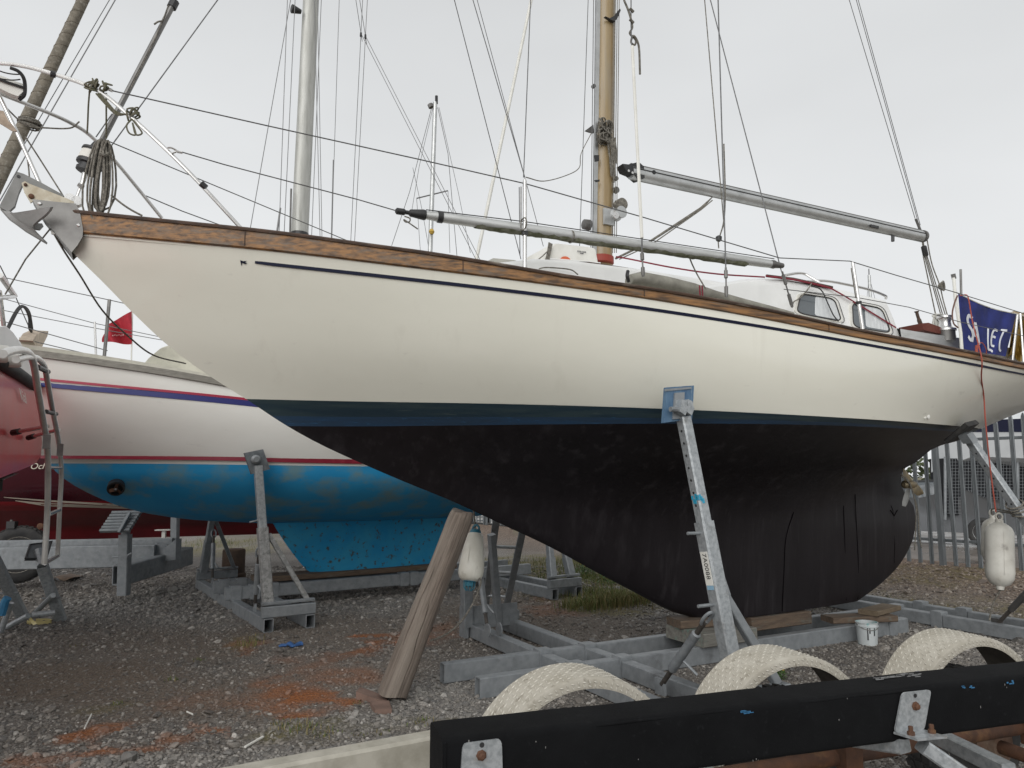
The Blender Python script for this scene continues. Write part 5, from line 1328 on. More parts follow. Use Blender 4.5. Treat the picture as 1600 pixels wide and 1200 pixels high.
# bolt-on number tag and blue paint splash
tagc = lb.lerp(lt, 0.46); nn = leg_dir.cross(sidev).normalized()
if nn.dot(F.n) < 0: nn = -nn
tg = MB().box(tagc+sidev*0.0535, leg_dir*0.11, nn*0.034, sidev*0.002).build('number_tag', M['white2'], leg, smooth=False)
letters('7A0088', tagc+sidev*0.0565+leg_dir*0.10-nn*0.014, -leg_dir, nn, 0.052, M['black'], leg, 'tag_lettering', 0.0005, space=1.05)
MB().box(tagc+sidev*0.0535-leg_dir*0.125, leg_dir*0.014, nn*0.03, sidev*0.0015).build('blue_label', mat('pale_blue_label', (0.25,0.42,0.55), rough=0.6), leg, smooth=False)
splash = mat('cyan_paint_splash', (0.03,0.30,0.45), rough=0.5)
mb = MB(); c = lb.lerp(lt, 0.70)
for k in range(5): mb.box(c+sidev*0.0418+nn*(-0.02+0.012*k)+leg_dir*random.uniform(-0.02,0.02), leg_dir*random.uniform(0.01,0.022), nn*0.010, sidev*0.0012)
for k in range(3): mb.box(c+nn*0.0418+sidev*(0.03-0.012*k)+leg_dir*random.uniform(-0.015,0.015), leg_dir*random.uniform(0.008,0.02), sidev*0.010, nn*0.0012)
mb.build('paint_splash', splash, leg, smooth=False)
# pad against the hull
pc_ = [A(u, v, 1.37) for u, v in [(1037,606),(1080,603),(1077,655),(1033,661)]]
pd = MB().prism([A(u, v, 1.345) for u, v in [(1037,606),(1080,603),(1077,655),(1033,661)]], F.n*0.03).build('hull_pad', mat('scuffed_blue_board', (0.05,0.11,0.20), (0.10,0.18,0.27), rough=0.6, scale=12, stretch=(2,2,0.5), c3=(0.20,0.27,0.32), s3=14, lo3=0.62, hi3=0.75), crad, smooth=False)
MB().prism([A(u, v, 1.378) for u, v in [(1038,608),(1080,604.5),(1080,607.5),(1038,611.5)]], F.n*0.003).build('pad_worn_edge', M['galv'], pd, smooth=False)
MB().prism([A(u, v, 1.376) for u, v in [(1053,614),(1068,613),(1067,654),(1050,655)]], F.n*0.012).build('pad_bracket', M['galv'], pd, smooth=False)
for du in (-5, 5): MB().prism([A(u+du, v, 1.385) for u, v in [(1061,625),(1067,628),(1070,640),(1066,650),(1058,644)]], F.n*0.06+F.a*0.004).build('pad_lug', M['galv_new'], pd, smooth=False)
MB().lathe(A(1060,640,1.42)-F.a*0.07, F.a, [(0,0.018),(0.14,0.018)], 10).build('pad_bolt', M['galv'], pd)
# rear brace of the leg, screw strut
MB().cbeam(lb.lerp(lt, 0.36)+F.a*0.05, F.w(-0.52, 1.60, 0.23), 0.06, 0.06, up=F.n, bev=0.006).build('leg_brace', galv, crad)
MB().cbeam(lb.lerp(lt, 0.42)+F.a*0.04, lb.lerp(lt, 0.36)+F.a*0.06, 0.05, 0.07, up=F.n, bev=0.006).build('brace_lug', galv, crad)
s0, s1 = lb.lerp(lt, 0.30)-F.a*0.09-F.n*0.02, F.w(-1.0, 0.98, 0.12)
M['thread'] = mat('greasy_thread', (0.085,0.072,0.062), (0.05,0.045,0.04), rough=0.6, metal=0.3, scale=30, c3=(0.14,0.075,0.04), s3=9, lo3=0.6, hi3=0.75)
def screw_strut(a, b, parent, m_=M['galv'], k=1.0):
    a, b = Vector(a), Vector(b); d = (b-a).normalized()
    st = MB().tube([a.lerp(b,0.24), a.lerp(b,0.25), a.lerp(b,0.75), a.lerp(b,0.76)], [0.02*k,0.032*k,0.032*k,0.02*k], 14).build('screw_strut', m_, parent)
    MB().tube([a.lerp(b,0.10), a.lerp(b,0.24)], 0.019*k, 10).build('screw_thread', M['thread'], st)
    MB().tube([a.lerp(b,0.76), a.lerp(b,0.97)], 0.019*k, 10).build('screw_thread', M['thread'], st)
    sd = d.cross(F.a).normalized(); c = a.lerp(b, 0.05); e = d*0.05*k; f = (F.a - d*F.a.dot(d)).normalized()*0.032*k
    MB().tube([c - e*1.1 + f*math.cos(x)*0 + (e*math.cos(x)*1.2 + f*math.sin(x)) + e*1.1 for x in np.linspace(0, 2*math.pi, 17)], 0.012*k, 8, cap=False).build('strut_eye', m_, st)
    MB().tube([a.lerp(b,0.58), a.lerp(b,0.58)+F.n*0.10+F.a*0.06-up(0.10)], 0.011*k, 8).build('turning_bar', m_, st)
    MB().box(b, F.a*0.012, F.n*0.05*k, up(0.055*k)).build('strut_foot', m_, st)
    return st
screw_strut(s0, s1, crad)
pin(s0+up(0.06)-F.a*0.02, F.a, 0.012, 0.15, crad)
# forward frame, far side
fb = F.w(T1, -1.62, 0.14)
MB().cbeam(F.w(T1-0.07, -1.66, 0.18), F.w(T2+0.07, -1.66, 0.18), 0.09, 0.09, bev=0.006).build('foot_beam', galv, crad)
MB().box(F.w(T1-0.09, -1.66, 0.155), F.a*0.02, F.n*0.07, up(0.15)).build('foot_plate', galv, crad)
MB().box((F.w(T1, -1.60, 0.20)+F.w(T2, -1.60, 0.20))/2, F.a*0.26, F.n*0.006, up(0.11)).build('foot_web', galv, crad)
for a_, b_, w in [(A(730,978,-1.62), A(728,880,-1.5), 0.10), (A(779,975,-1.62), A(768,835,-1.4), 0.07)]:
    MB().cbeam(a_, b_, w, w, up=F.n, bev=0.008).build('leg', galv, crad)
screw_strut(A(748,880,-1.40), A(762,985,-1.05), crad, k=0.9)
for dq in (-0.03, 0.03):
    MB().lathe(A(770,984,-1.0)+F.a*dq*2, F.a, [(0,0.06),(0.012,0.06)], 18).build('foot_lug', galv, crad)
# after frame: stern leg with black pad
lb2, lt2 = F.w(T3+0.15, 1.72, 0.15), A(1517, 690, 0.98)
leg2 = MB().cbeam(lb2, lb2.lerp(lt2, 0.5), 0.105, 0.105, up=F.n, bev=0.012).build('leg', M['galv_new'], crad)
MB().cbeam(lb2.lerp(lt2, 0.48), lt2, 0.08, 0.08, up=F.n, bev=0.01).build('inner_leg', M['galv_new'], leg2)
d2 = (lt2-lb2).normalized(); sd2 = d2.cross(F.n).normalized(); sd2 = sd2 if sd2.dot(F.a) < 0 else -sd2
holes(lb2, lt2, sd2, 6, 0.60, 0.94, 0.0405, leg2)
MB().cbeam(A(1486,688,0.80), A(1519,661,1.02), 0.26, 0.05, up=(F.n*0.8-up(0.6)+F.a*0.2), bev=0.012).build('hull_pad', M['rubber'], crad)
MB().box(A(1512,684,0.98), d2*0.05, F.n*0.05, sd2*0.05).build('pad_bracket', galv, crad)
screw_strut(lb2.lerp(lt2, 0.36), F.w(T3+0.05, 0.82, 0.12), crad, m_=mat('dark_strut', (0.05,0.05,0.05), (0.09,0.085,0.08), rough=0.6, metal=0.3, scale=10))
for k in range(4):
    c = lb2.lerp(lt2, 0.60+0.02*k); MB().tube([c + (F.n*math.cos(x)+sd2*math.sin(x))*0.078 + d2*0.02*math.sin(x+k) for x in np.linspace(0, 2*math.pi, 13)], 0.008, 6, cap=False).build('leg_lashing', M['rope'], leg2)
MB().tube(bez([lb2.lerp(lt2,0.6)+F.n*0.08, lb2.lerp(lt2,0.5)+F.n*0.10+F.a*0.03, lb2.lerp(lt2,0.38)+F.n*0.09, lb2.lerp(lt2,0.2)+F.n*0.09], 6), 0.010, 6).build('leg_lashing', M['rope'], leg2)
# keel timbers
def timber(c, L, w, h, d, name, label, m_, cat='timber block'):
    return prop(MB().cbeam(Vector(c)-Vector(d)*L/2, Vector(c)+Vector(d)*L/2, w, h, bev=0.008).build(name, m_, loc=(c[0], c[1], c[2]-h/2)), label, cat)
timber(F.w(0.30, 0.10, 0.21), 0.62, 0.5, 0.115, F.a, 'keel_block', 'thick pale timber baulk under the forward end of the black keel', M['timber_grey'])
timber(F.w(0.18, 0.02, 0.305), 0.42, 0.26, 0.07, (F.a*0.98+F.n*0.2), 'keel_wedge', 'brown timber wedge on top of the pale baulk under the black keel', M['timber'])
timber(F.w(1.15, 0.05, 0.24), 0.8, 0.20, 0.12, F.a, 'keel_block', 'brown plank packing under the middle of the black keel', M['timber'])
timber(F.w(2.20, 0.18, 0.185), 0.75, 0.22, 0.06, (F.a*0.9+F.n*0.3), 'keel_plank', 'lower flat plank lying on the cradle below the rudder', M['timber'])
timber(F.w(2.50, 0.20, 0.245), 0.55, 0.20, 0.05, (F.a*0.95-F.n*0.2), 'keel_plank', 'upper short plank on the cradle touching the rudder heel', mat('tan_plank', (0.17,0.13,0.085), (0.115,0.085,0.055), rough=0.85, scale=6, rotz=AX, stretch=(1,6,6)))

# cradle of the blue-bottomed yacht
cr2 = thing('yacht_cradle', 'galvanised steel cradle with braced legs under the blue keel', 'cradle', FB.w(1.5, 0, 0))
for t in (0.0, 0.44, 3.70, 4.10):
    MB().cbeam(FB.w(t, -1.8, 0.07), FB.w(t, 1.78, 0.07), 0.10, 0.14, bev=0.008, wall=0.008).build('cross_tube', galv, cr2)
for q in (-0.32, 0.32):
    MB().cbeam(FB.w(-0.12, q, 0.215), FB.w(4.3, q, 0.215), 0.09, 0.15, bev=0.008).build('long_beam', galv, cr2)
    for t in (0.0, 0.22, 0.44, 2.2, 2.35):
        sleeve(cr2, FB.w(t, q, 0.215), FB.a, 0.09, 0.15, galv)
for sg in (1, -1):
    for (ta_, tb2) in ((0.0, 0.44), (3.70, 4.10)):
        MB().cbeam(FB.w(ta_-0.06, 1.72*sg, 0.20), FB.w(tb2+0.06, 1.72*sg, 0.20), 0.08, 0.11, bev=0.006).build('foot_beam', galv, cr2)
        MB().cbeam(FB.w(ta_-0.06, 1.70*sg, 0.285), FB.w(tb2+0.06, 1.70*sg, 0.285), 0.06, 0.03, bev=0.004).build('foot_cap', galv, cr2)
ll = [(FB.w(0.02, 1.66, 0.26), B(403, 728, 1.50)), (FB.w(0.02, -1.66, 0.26), B(332, 806, -1.45)), (FB.w(3.74, 1.66, 0.26), B(858, 846, 1.45)), (FB.w(4.06, 1.66, 0.26), B(879, 846, 1.45))]
mott = mat('flaking_zinc', (0.33,0.33,0.32), (0.22,0.22,0.215), rough=0.65, metal=0.2, scale=26, lo=0.42, hi=0.58, c3=(0.09,0.09,0.085), s3=22, lo3=0.6, hi3=0.68)
for k, (a_, b_) in enumerate(ll):
    lg = MB().cbeam(a_, a_.lerp(b_, 0.55), 0.105, 0.105, up=FB.n, bev=0.01).build('leg', mott if k == 0 else galv, cr2)
    MB().cbeam(a_.lerp(b_, 0.53), b_ + (b_-a_)*(0 if k == 0 else 0.4), 0.084, 0.084, up=FB.n, bev=0.01).build('inner_leg', M['galv_new'] if k == 0 else galv, lg)
a_, b_ = ll[0]
pin(a_.lerp(b_, 0.60)-FB.a*0.06, FB.a+up(0.2), 0.010, 0.14, cr2)
MB().cbeam(a_.lerp(b_, 0.50)+FB.a*0.06, FB.w(0.44, 1.66, 0.28), 0.05, 0.05, up=FB.n, bev=0.006).build('leg_brace', mott, cr2)
MB().cbeam(ll[1][1]+FB.a*0.02, FB.w(0.44, -1.66, 0.28), 0.05, 0.05, up=FB.n, bev=0.006).build('leg_brace', galv, cr2)
pads = [B(u, v, 1.475) for u, v in [(381,708),(410,702),(421,733),(392,741)]]
pz = (pads[1]-pads[0]).cross(pads[3]-pads[0]).normalized(); pz = pz if pz.dot(FB.n) > 0 else -pz
pdb = MB().prism([p-pz*0.02 for p in pads], pz*0.05).build('hull_pad', mat('grey_worn_pad', (0.17,0.19,0.20), (0.09,0.10,0.11), rough=0.7, scale=14), cr2, smooth=False)
MB().lathe(B(399,718,1.52), FB.n, [(0,0.05),(0.03,0.05),(0.05,0.03)], 12).build('pad_swivel', galv, pdb)
s0_, s1_ = a_.lerp(b_, 0.40)-FB.a*0.07, FB.w(0.02, 1.15, 0.20)
screw_strut(B(405,858,1.45), FB.w(0.0, 1.22, 0.17), cr2, k=0.95)
screw_strut(B(334,830,-1.45), FB.w(0.05, -1.2, 0.17), cr2, k=0.95)
timber(FB.w(1.55, 0.0, 0.325), 2.5, 0.36, 0.07, FB.a, 'keel_plank', 'long brown plank under the blue keel on the cradle', M['timber'])
prop(MB().lathe(P(366,858,11.6)*1, (0,0,-1), [(0,0.16),(0.02,0.17),(0.35,0.17),(0.37,0.19),(0.52,0.19)], 18).build('timber_stump', mat('dark_stump', (0.10,0.065,0.045), (0.06,0.04,0.03), rough=0.9, scale=9), loc=P(366,858,11.6)), 'dark round timber stump beyond the far leg of the blue yacht cradle', 'stump')

# ------------------------------------------------------------------ timber prop under the stem
def local_obj(mb, name, m_, a, b, label=None, cat=None, parent=None):
    """mesh made along local z from 0 to |b-a|, laid from a to b"""
    a, b = Vector(a), Vector(b); d = (b-a).normalized()
    me = bpy.data.meshes.new(name); me.from_pydata([tuple(p) for p in mb.v], [], mb.f)
    bm = bmesh.new(); bm.from_mesh(me); bmesh.ops.recalc_face_normals(bm, faces=bm.faces); bm.to_mesh(me); bm.free()
    me.materials.append(m_); me.polygons.foreach_set('use_smooth', [True]*len(me.polygons)); me.set_sharp_from_angle(angle=R(40))
    o = bpy.data.objects.new(name, me); COL.objects.link(o); o.location = a
    o.rotation_mode = 'QUATERNION'; o.rotation_quaternion = d.to_track_quat('Z', 'Y')
    return prop(o, label, cat)
pa_, pb_ = G(612, 1094), A(723, 801, 0.0)
pa_.z = 0.035
Lp = (pb_-pa_).length
rnd = random.Random(21); mb = MB(); nA, nL = 340, 60
cr_ = [(rnd.uniform(0,6.28), rnd.uniform(0,0.5), rnd.uniform(0.5,1.0), rnd.uniform(0.008,0.016), rnd.uniform(0,6)) for _ in range(12)]
rows = []
for i in range(nL+1):
    q = i/nL; z = q*Lp; row = []
    for k in range(nA):
        a = 2*math.pi*k/nA
        rr_ = 0.108 - 0.010*q + 0.004*math.sin(2*a+1+2*q) + 0.0025*math.sin(5*a+q*7)
        for (ca, q0, q1, dp, ph) in cr_:
            if q0 <= q <= q1:
                da = (a-ca-0.16*math.sin(q*6+ph)-0.04*math.sin(q*31+ph)+math.pi) % (2*math.pi)-math.pi
                rr_ -= dp*math.exp(-(da/0.022)**2)*min(1, (q-q0)*12, (q1-q)*12)
        zz = z + (0.02*math.sin(a*2+0.5) if i in (0, nL) else 0)
        if q > 0.94: rr_ *= 1-0.12*((q-0.94)/0.06)**2
        row.append(Vector((rr_*math.cos(a), rr_*math.sin(a), zz)))
    rows.append(row)
mb.grid(rows, close=True); mb.f.append(tuple(range(nA))); m = len(mb.v); mb.f.append(tuple(range(m-nA, m)))
postm = mat('grey_weathered_timber_grain', (0.190,0.152,0.123), (0.075,0.057,0.045), rough=0.88, scale=14.0, lo=0.34, hi=0.66, c3=(0.245,0.21,0.175), s3=1.6, lo3=0.42, hi3=0.7, stretch=(6,6,0.3), bump=0.8, bscale=22, bdist=0.012, coord='obj')
post = local_obj(mb, 'timber_prop', postm, pa_, pb_, 'leaning round weathered timber post propping up the stem', 'post')
for (a, z, r_) in [(-1.55,0.52,0.022),(-1.1,1.55,0.020),(-1.9,1.0,0.013),(-1.25,1.05,0.017),(-1.65,0.2,0.016)]:
    kb = MB().lathe((0.100*math.cos(a),0.100*math.sin(a),z), (math.cos(a),math.sin(a),0), [(0,r_*1.2),(0.006,r_),(0.0075,r_*0.6),(0.004,r_*0.2)], 14)
    o = local_obj(kb, 'knot', mat('dark_knot', (0.07,0.042,0.03), (0.11,0.07,0.05), rough=0.9, scale=40, coord='obj') if 'dark_knot' not in bpy.data.materials else bpy.data.materials['dark_knot'], (0,0,0), (0,0,1))
    o.parent = post; o.location = (0,0,0); o.rotation_quaternion = (1,0,0,0)
def wedge(pix, h, name, label):
    base = [G(u, v) for u, v in pix]; c = sum(base, Vector())/4
    mb = MB(); n = 4; hs = h if isinstance(h, (list, tuple)) else [h]*4
    mb.add(base + [p+up(hh) for p, hh in zip(base, hs)], [(3,2,1,0),(4,5,6,7),(0,1,5,4),(1,2,6,5),(2,3,7,6),(3,0,4,7)])
    return prop(mb.build(name, M['brick'], loc=c, smooth=False), label, 'wedge')
wedge([(556,1093),(604,1103),(606,1093),(562,1085)], [0.055,0.02,0.02,0.055], 'wood_wedge', 'longer red-brown wooden wedge driven under the foot of the timber post')
wedge([(586,1116),(612,1116),(608,1104),(578,1104)], [0.035,0.035,0.04,0.04], 'wood_wedge', 'short pinkish wooden block in front of the wedge at the timber post')

# ------------------------------------------------------------------ fenders
def fender(name, label, top, bot, r_, m_, endm, rope, lean=True):
    top, bot = Vector(top), Vector(bot); d = (bot-top).normalized(); L = (bot-top).length
    o = thing(name, label, 'fender', bot)
    pr = [(0,r_*0.40),(0.015,r_*0.60),(0.04,r_*0.70),(0.10,r_*0.79),(0.18,r_*0.90),(0.25,r_*0.98),(L-0.10,r_*1.02),(L-0.06,r_*0.98),(L-0.03,r_*0.88),(L-0.012,r_*0.68),(L,r_*0.4)] if lean == 'taper' else [(0,r_*0.28),(0.03,r_*0.30),(0.05,r_*0.6),(0.08,r_*0.86),(0.12,r_*0.98),(0.16,r_),(L-0.17,r_),(L-0.11,r_*0.93),(L-0.06,r_*0.68),(L-0.035,r_*0.30),(L,r_*0.24)]
    MB().lathe(top, d, pr, 24).build('body', m_, o, angle=50)
    if lean == 'taper':
        MB().lathe(top-d*0.03, d, [(0,r_*0.2),(0.01,r_*0.42),(0.04,r_*0.5),(0.055,r_*0.58)], 16).build('end_cap', endm, o)
        MB().lathe(top+d*(L-0.012), d, [(0,r_*0.55),(0.012,r_*0.5),(0.02,r_*0.34),(0.05,r_*0.30),(0.055,r_*0.1)], 16).build('end_cap', endm, o)
    e = d.cross(Vector((0.3,1,0))).normalized()
    if lean == 'taper':
        mt = MB()
        for k in range(9):
            a = k*0.7; f_ = e.cross(d); mt.tube([bot+(e*math.cos(a)+f_*math.sin(a))*r_*0.45, bot+d*0.05+(e*math.cos(a)+f_*math.sin(a))*r_*0.42, bot+d*0.075+(e*math.cos(a)+f_*math.sin(a))*r_*0.2], 0.004, 5)
        mt.build('netting', endm, o)
    MB().tube([top + d*(-0.03+0.035*math.sin(x)) + e*0.03*math.cos(x) for x in np.linspace(0,2*math.pi,13)], 0.010, 6, cap=False).build('eye', endm, o)
    MB().tube([top+d*0.13+e.cross(d)*r_*-1.0, top+d*(L-0.14)+e.cross(d)*r_*-1.02], 0.003, 5).build('seam', m_, o)
    for rp in rope: MB().tube(bez(rp, 6), 0.008, 6).build('lanyard', M['rope'], o)
    return o
fdp = [P(743,832,6.55), P(734,909,6.45)]
fender('fender', 'clean white fender with blue ends hanging beside the timber post', fdp[0], fdp[1], 0.108, M['fender'], M['teal'],
       [[fdp[0], P(742,815,6.6), P(740,797,6.7)], [fdp[1], P(751,905,6.4), P(745,930,6.4), P(730,958,6.3), P(712,980,6.2), P(690,995,6.1), P(672,1001,6.0)]], 'taper')
f1 = [P(1561,812,7.55), P(1563,922,7.45)]
tie = lb2.lerp(lt2, 0.60)
fender('fender', 'scuffed white fender with black scratch hanging from the stern leg', f1[0], f1[1], 0.128, M['fender_old'], M['fender_old'], [[f1[0], P(1560,800,7.6), tie+F.n*0.08], [f1[1], P(1553,940,7.5), P(1548,958,7.5), P(1546,970,7.5)]], False)
f2 = [P(1551,806,7.9), P(1549,885,7.85)]
fender('fender', 'dirty white fender half hidden behind the scuffed fender', f2[0], f2[1], 0.10, M['fender_old'], M['fender_old'], [[f2[0], P(1553,795,7.8), tie+F.n*0.06]], False)

# ------------------------------------------------------------------ ladder behind the cradle
lad2 = thing('aluminium_ladder', 'grey aluminium ladder leaning against the far side of the cream yacht', 'ladder', G(788, 962))
fl_, fr_ = G(757, 960), G(788, 963)
tl_, tr_ = P(777, 798, 7.75), P(823, 800, 7.85)
for a_, b_ in ((fl_, tl_), (fr_, tr_)):
    MB().cbeam(a_, b_, 0.03, 0.075, up=(1,0.2,0), bev=0.004).build('rail', M['galv'], lad2)
for k in (0.20, 0.44, 0.68, 0.92):
    MB().tube([fl_.lerp(tl_, k), fr_.lerp(tr_, k)], 0.017, 8).build('rung', M['galv_new'], lad2)

# ------------------------------------------------------------------ boat stands at the left edge
def stand(name, label, foot, top, brace, bar, padq=None):
    o = thing(name, label, 'boat stand', foot)
    MB().cbeam(foot, top, 0.10, 0.10, up=(0.3,-1,0), bev=0.01, wall=0.008).build('leg', M['galv_new'], o)
    MB().tube([brace[0], brace[1]], 0.028, 10).build('brace', M['galv_new'], o)
    MB().tube([bar[0], bar[1]], 0.030, 10).build('foot_bar', M['galv_new'], o)
    MB().tube([foot.lerp(top,0.42)+Vector((-0.09,-0.05,0.01)), foot.lerp(top,0.42)+Vector((0.11,-0.05,0.02))], 0.010, 6).build('locking_pin', M['galv'], o)
    if padq:
        pz = (padq[1]-padq[0]).cross(padq[3]-padq[0]).normalized()
        pd_ = MB().prism(padq, pz*0.03).build('hull_pad', mat('dark_grey_pad', (0.11,0.115,0.12), (0.16,0.165,0.17), rough=0.6, scale=10) if 'dark_grey_pad' not in bpy.data.materials else bpy.data.materials['dark_grey_pad'], o, smooth=False)
        MB().tube(padq + [padq[0]], 0.012, 6).build('pad_rim', M['black'], pd_)
        MB().tube([top, sum(padq, Vector())/4], 0.05, 10).build('pad_swivel', M['galv_new'], o)
    return o
stand('boat_stand', 'galvanised stand with tilted grey pad beside the stern ladder', G(96,971), P(66,884,8.1), (P(83,930,8.05), G(46,966)), (P(50,961,8.0), P(86,957,8.1)),
      [P(40,873,8.0), P(47,851,8.2), P(81,846,8.4), P(72,873,8.2)])
s_ = stand('boat_stand', 'cut-off galvanised stand with blue tie at the left edge', G(38,968), P(-12,868,7.9), (P(18,942,7.8), G(0,990)), (G(4,984), P(44,962,7.95)))
MB().tube([P(2,961,7.7), P(8,940,7.7), P(12,934,7.7)], 0.04, 8).build('blue_wrap', mat('blue_tarp_tie', (0.03,0.16,0.32), (0.05,0.26,0.45), rough=0.6, scale=10), s_)
tape = thing('plastic_tape_roll', 'curled pale yellow plastic tape lying by the foot of the stand', 'tape', G(62, 976))
tm_ = mat('yellow_plastic', (0.62,0.53,0.24), (0.50,0.42,0.18), rough=0.35, scale=12)
c = G(61, 975); rows = []
for x in np.linspace(-2.6, 2.2, 26):
    p = c + Vector((math.cos(x)*0.13, math.sin(x)*0.075, 0)); rows.append([p+up(0.004), p+up(0.045), p*1+Vector((-math.cos(x)*0.012,-math.sin(x)*0.008,0))+up(0.045), p+Vector((-math.cos(x)*0.012,-math.sin(x)*0.008,0))+up(0.004)])
MB().grid(rows, close=True).build('coil', tm_, tape)
MB().grid([[P(42,960,8.05), P(44,959,8.05)], [P(46,970,7.95), P(50,967,7.95)], [P(52,977,7.85), P(58,974,7.85)]]).build('tail', tm_, tape, fix=False)

# ------------------------------------------------------------------ bucket and litter
bk = thing('paint_bucket', 'white plastic paint bucket with teal drips standing by the cradle beam', 'bucket', G(1356, 1007))
c = G(1356, 1007)
MB().lathe(c, up(1), [(0,0.083),(0.004,0.087),(0.17,0.097),(0.172,0.103),(0.185,0.104),(0.187,0.098),(0.205,0.098),(0.208,0.104),(0.212,0.104),(0.213,0.094),(0.05,0.085)], 30).build('tub', mat('paint_splashed_tub', (0.52,0.55,0.55), (0.42,0.45,0.45), rough=0.45, scale=6, c3=(0.10,0.36,0.36), s3=4.5, lo3=0.55, hi3=0.62, stretch=(1.4,1.4,0.5)), bk, angle=30)
MB().tube([c+Vector((0.1*math.cos(a), 0.1*math.sin(a), 0.195-0.045*max(0,-math.sin(a)))) for a in np.linspace(math.pi, 2*math.pi, 15)], 0.004, 6).build('handle', M['grey_ss'], bk)
mb = MB()
for a, L in [(-1.95,0.11),(-1.75,0.05),(-1.3,0.07)]:
    x, y = math.cos(a), math.sin(a); mb.tube([c+Vector((0.0985*x,0.0985*y,0.17)), c+Vector((0.0945*x,0.0945*y,0.17-L))], [0.004,0.006], 6)
mb.build('paint_drip', M['black'], bk)
rg = thing('blue_glove', 'crumpled bright blue glove on the gravel between the blue cradle and the timber post', 'glove', G(460, 1010))
mb = MB(); c = G(460, 1010); rows = []
for i in range(12):
    a = i/11; rows.append([c + Vector((-0.09+0.17*a, 0.03*math.sin(a*9)+0.05*math.cos(x)*math.sin(math.pi*(0.1+0.85*a)), 0.012+0.022*abs(math.sin(a*6))*max(0,math.sin(x))+0.008*math.sin(x))) for x in np.linspace(0, 2*math.pi, 10)[:-1]])
mb.grid(rows, close=True); mb.build('palm', mat('blue_nitrile', (0.03,0.09,0.25), (0.05,0.14,0.34), rough=0.5, scale=20), rg)
for k in range(4): MB().tube(bez([c+Vector((-0.07-0.005*k, 0.012*k-0.018, 0.012)), c+Vector((-0.11, 0.02*k-0.03, 0.012)), c+Vector((-0.135-0.01*(k % 2), 0.028*k-0.042, 0.008))], 4), 0.008, 6).build('finger', bpy.data.materials['blue_nitrile'], rg)
for u0, v0, u1, v1, lb_ in [(383,1167,411,1151,'white plastic strip lying on the gravel near the cream trailer rail'), (132,1138,143,1116,'thin pale stick on the gravel at the red-stained patch'), (292,1112,301,1116,'short pale stick fragment on the dark gravel')]:
    a_, b_ = G(u0, v0, 0.015), G(u1, v1, 0.02)
    prop(MB().cbeam(a_, b_, 0.016 if u0 > 300 else 0.008, 0.010, bev=0.002).build('litter_stick', M['white2'], loc=a_), lb_, 'stick')
pl = thing('wet_cardboard', 'flat brown cardboard sheet on the gravel behind the stand', 'cardboard', G(108, 902))
MB().add([G(u, v, h) for u, v, h in [(82,903,0.02),(100,908,0.01),(115,902,0.08),(130,900,0.015),(112,896,0.03),(92,899,0.06)]], [(0,1,2),(2,3,4),(0,2,4,5)]).build('sheet', mat('brown_card', (0.20,0.14,0.10), (0.14,0.10,0.07), rough=0.9, scale=9), pl, fix=False)

# ------------------------------------------------------------------ palisade fence and what lies beyond
fa, fd = Vector((6.62, 12.2, 0.20)), Vector((0.64, -0.87, 0)).normalized()
fn = Vector((fd.y, -fd.x, 0)); fn = fn if fn.y < 0 else -fn
fen = thing('palisade_fence', 'galvanised palisade fence along the bank behind the yachts', 'fence', fa)
def fz(k): return 0.20 if k > -4 else 0.20
pale_mb = MB()
w_, H_ = 0.034, 2.30
prof = [(-w_, 0.0), (-w_*0.55, -0.010), (-w_*0.25, -0.004), (0, -0.016), (w_*0.25, -0.004), (w_*0.55, -0.010), (w_, 0.0)]
rows = []
for z, k in [(0.0,1),(H_-0.10,1),(H_-0.04,0.75),(H_,0.18)]:
    rows.append([Vector((x*k, y, z)) for x, y in prof])
pale_mb.grid(rows); pale_mb.grid([[p+Vector((0,0.004,0)) for p in r] for r in rows])
palem = None
i = 0; k = -19.0
pm = mat('weathered_zinc_pale', (0.185,0.20,0.208), (0.125,0.137,0.145), rough=0.5, metal=0.4, scale=8, lo=0.35, hi=0.7, stretch=(3,3,0.6))
while k < 4.2:
    p = fa + fd*k + Vector((0,0,0.02+random.uniform(-0.03,0.03)))
    if palem is None:
        o = MB(); me = bpy.data.meshes.new('pale'); me.from_pydata([tuple(v) for v in pale_mb.v], [], pale_mb.f); me.materials.append(pm); me.update(); palem = me
    o = bpy.data.objects.new('pale', palem); COL.objects.link(o); o.parent = fen; o.location = p - fa
    o.rotation_euler = (random.uniform(-0.006,0.006), random.uniform(-0.008,0.008), math.atan2(fd.y, fd.x)+random.uniform(-0.04,0.04))
    k += 0.178 + random.uniform(-0.006, 0.006)
for z in (0.40, 1.98):
    MB().cbeam(fa + fd*-19.2 - fn*0.03 + up(z-0.0), fa + fd*4.2 - fn*0.03 + up(z), 0.05, 0.045, bev=0.004).build('rail', pm, fen)
for k in (-18, -15.3, -12.6, -9.9, -7.2, -4.5, -1.8, 0.38, 3.1):
    MB().cbeam(fa + fd*k + up(-0.15) - fn*(-0.07 if k == 0.38 else 0.08), fa + fd*k + up(2.25) - fn*(-0.07 if k == 0.38 else 0.08), 0.075, 0.09, up=fn, bev=0.004).build('post', pm, fen)
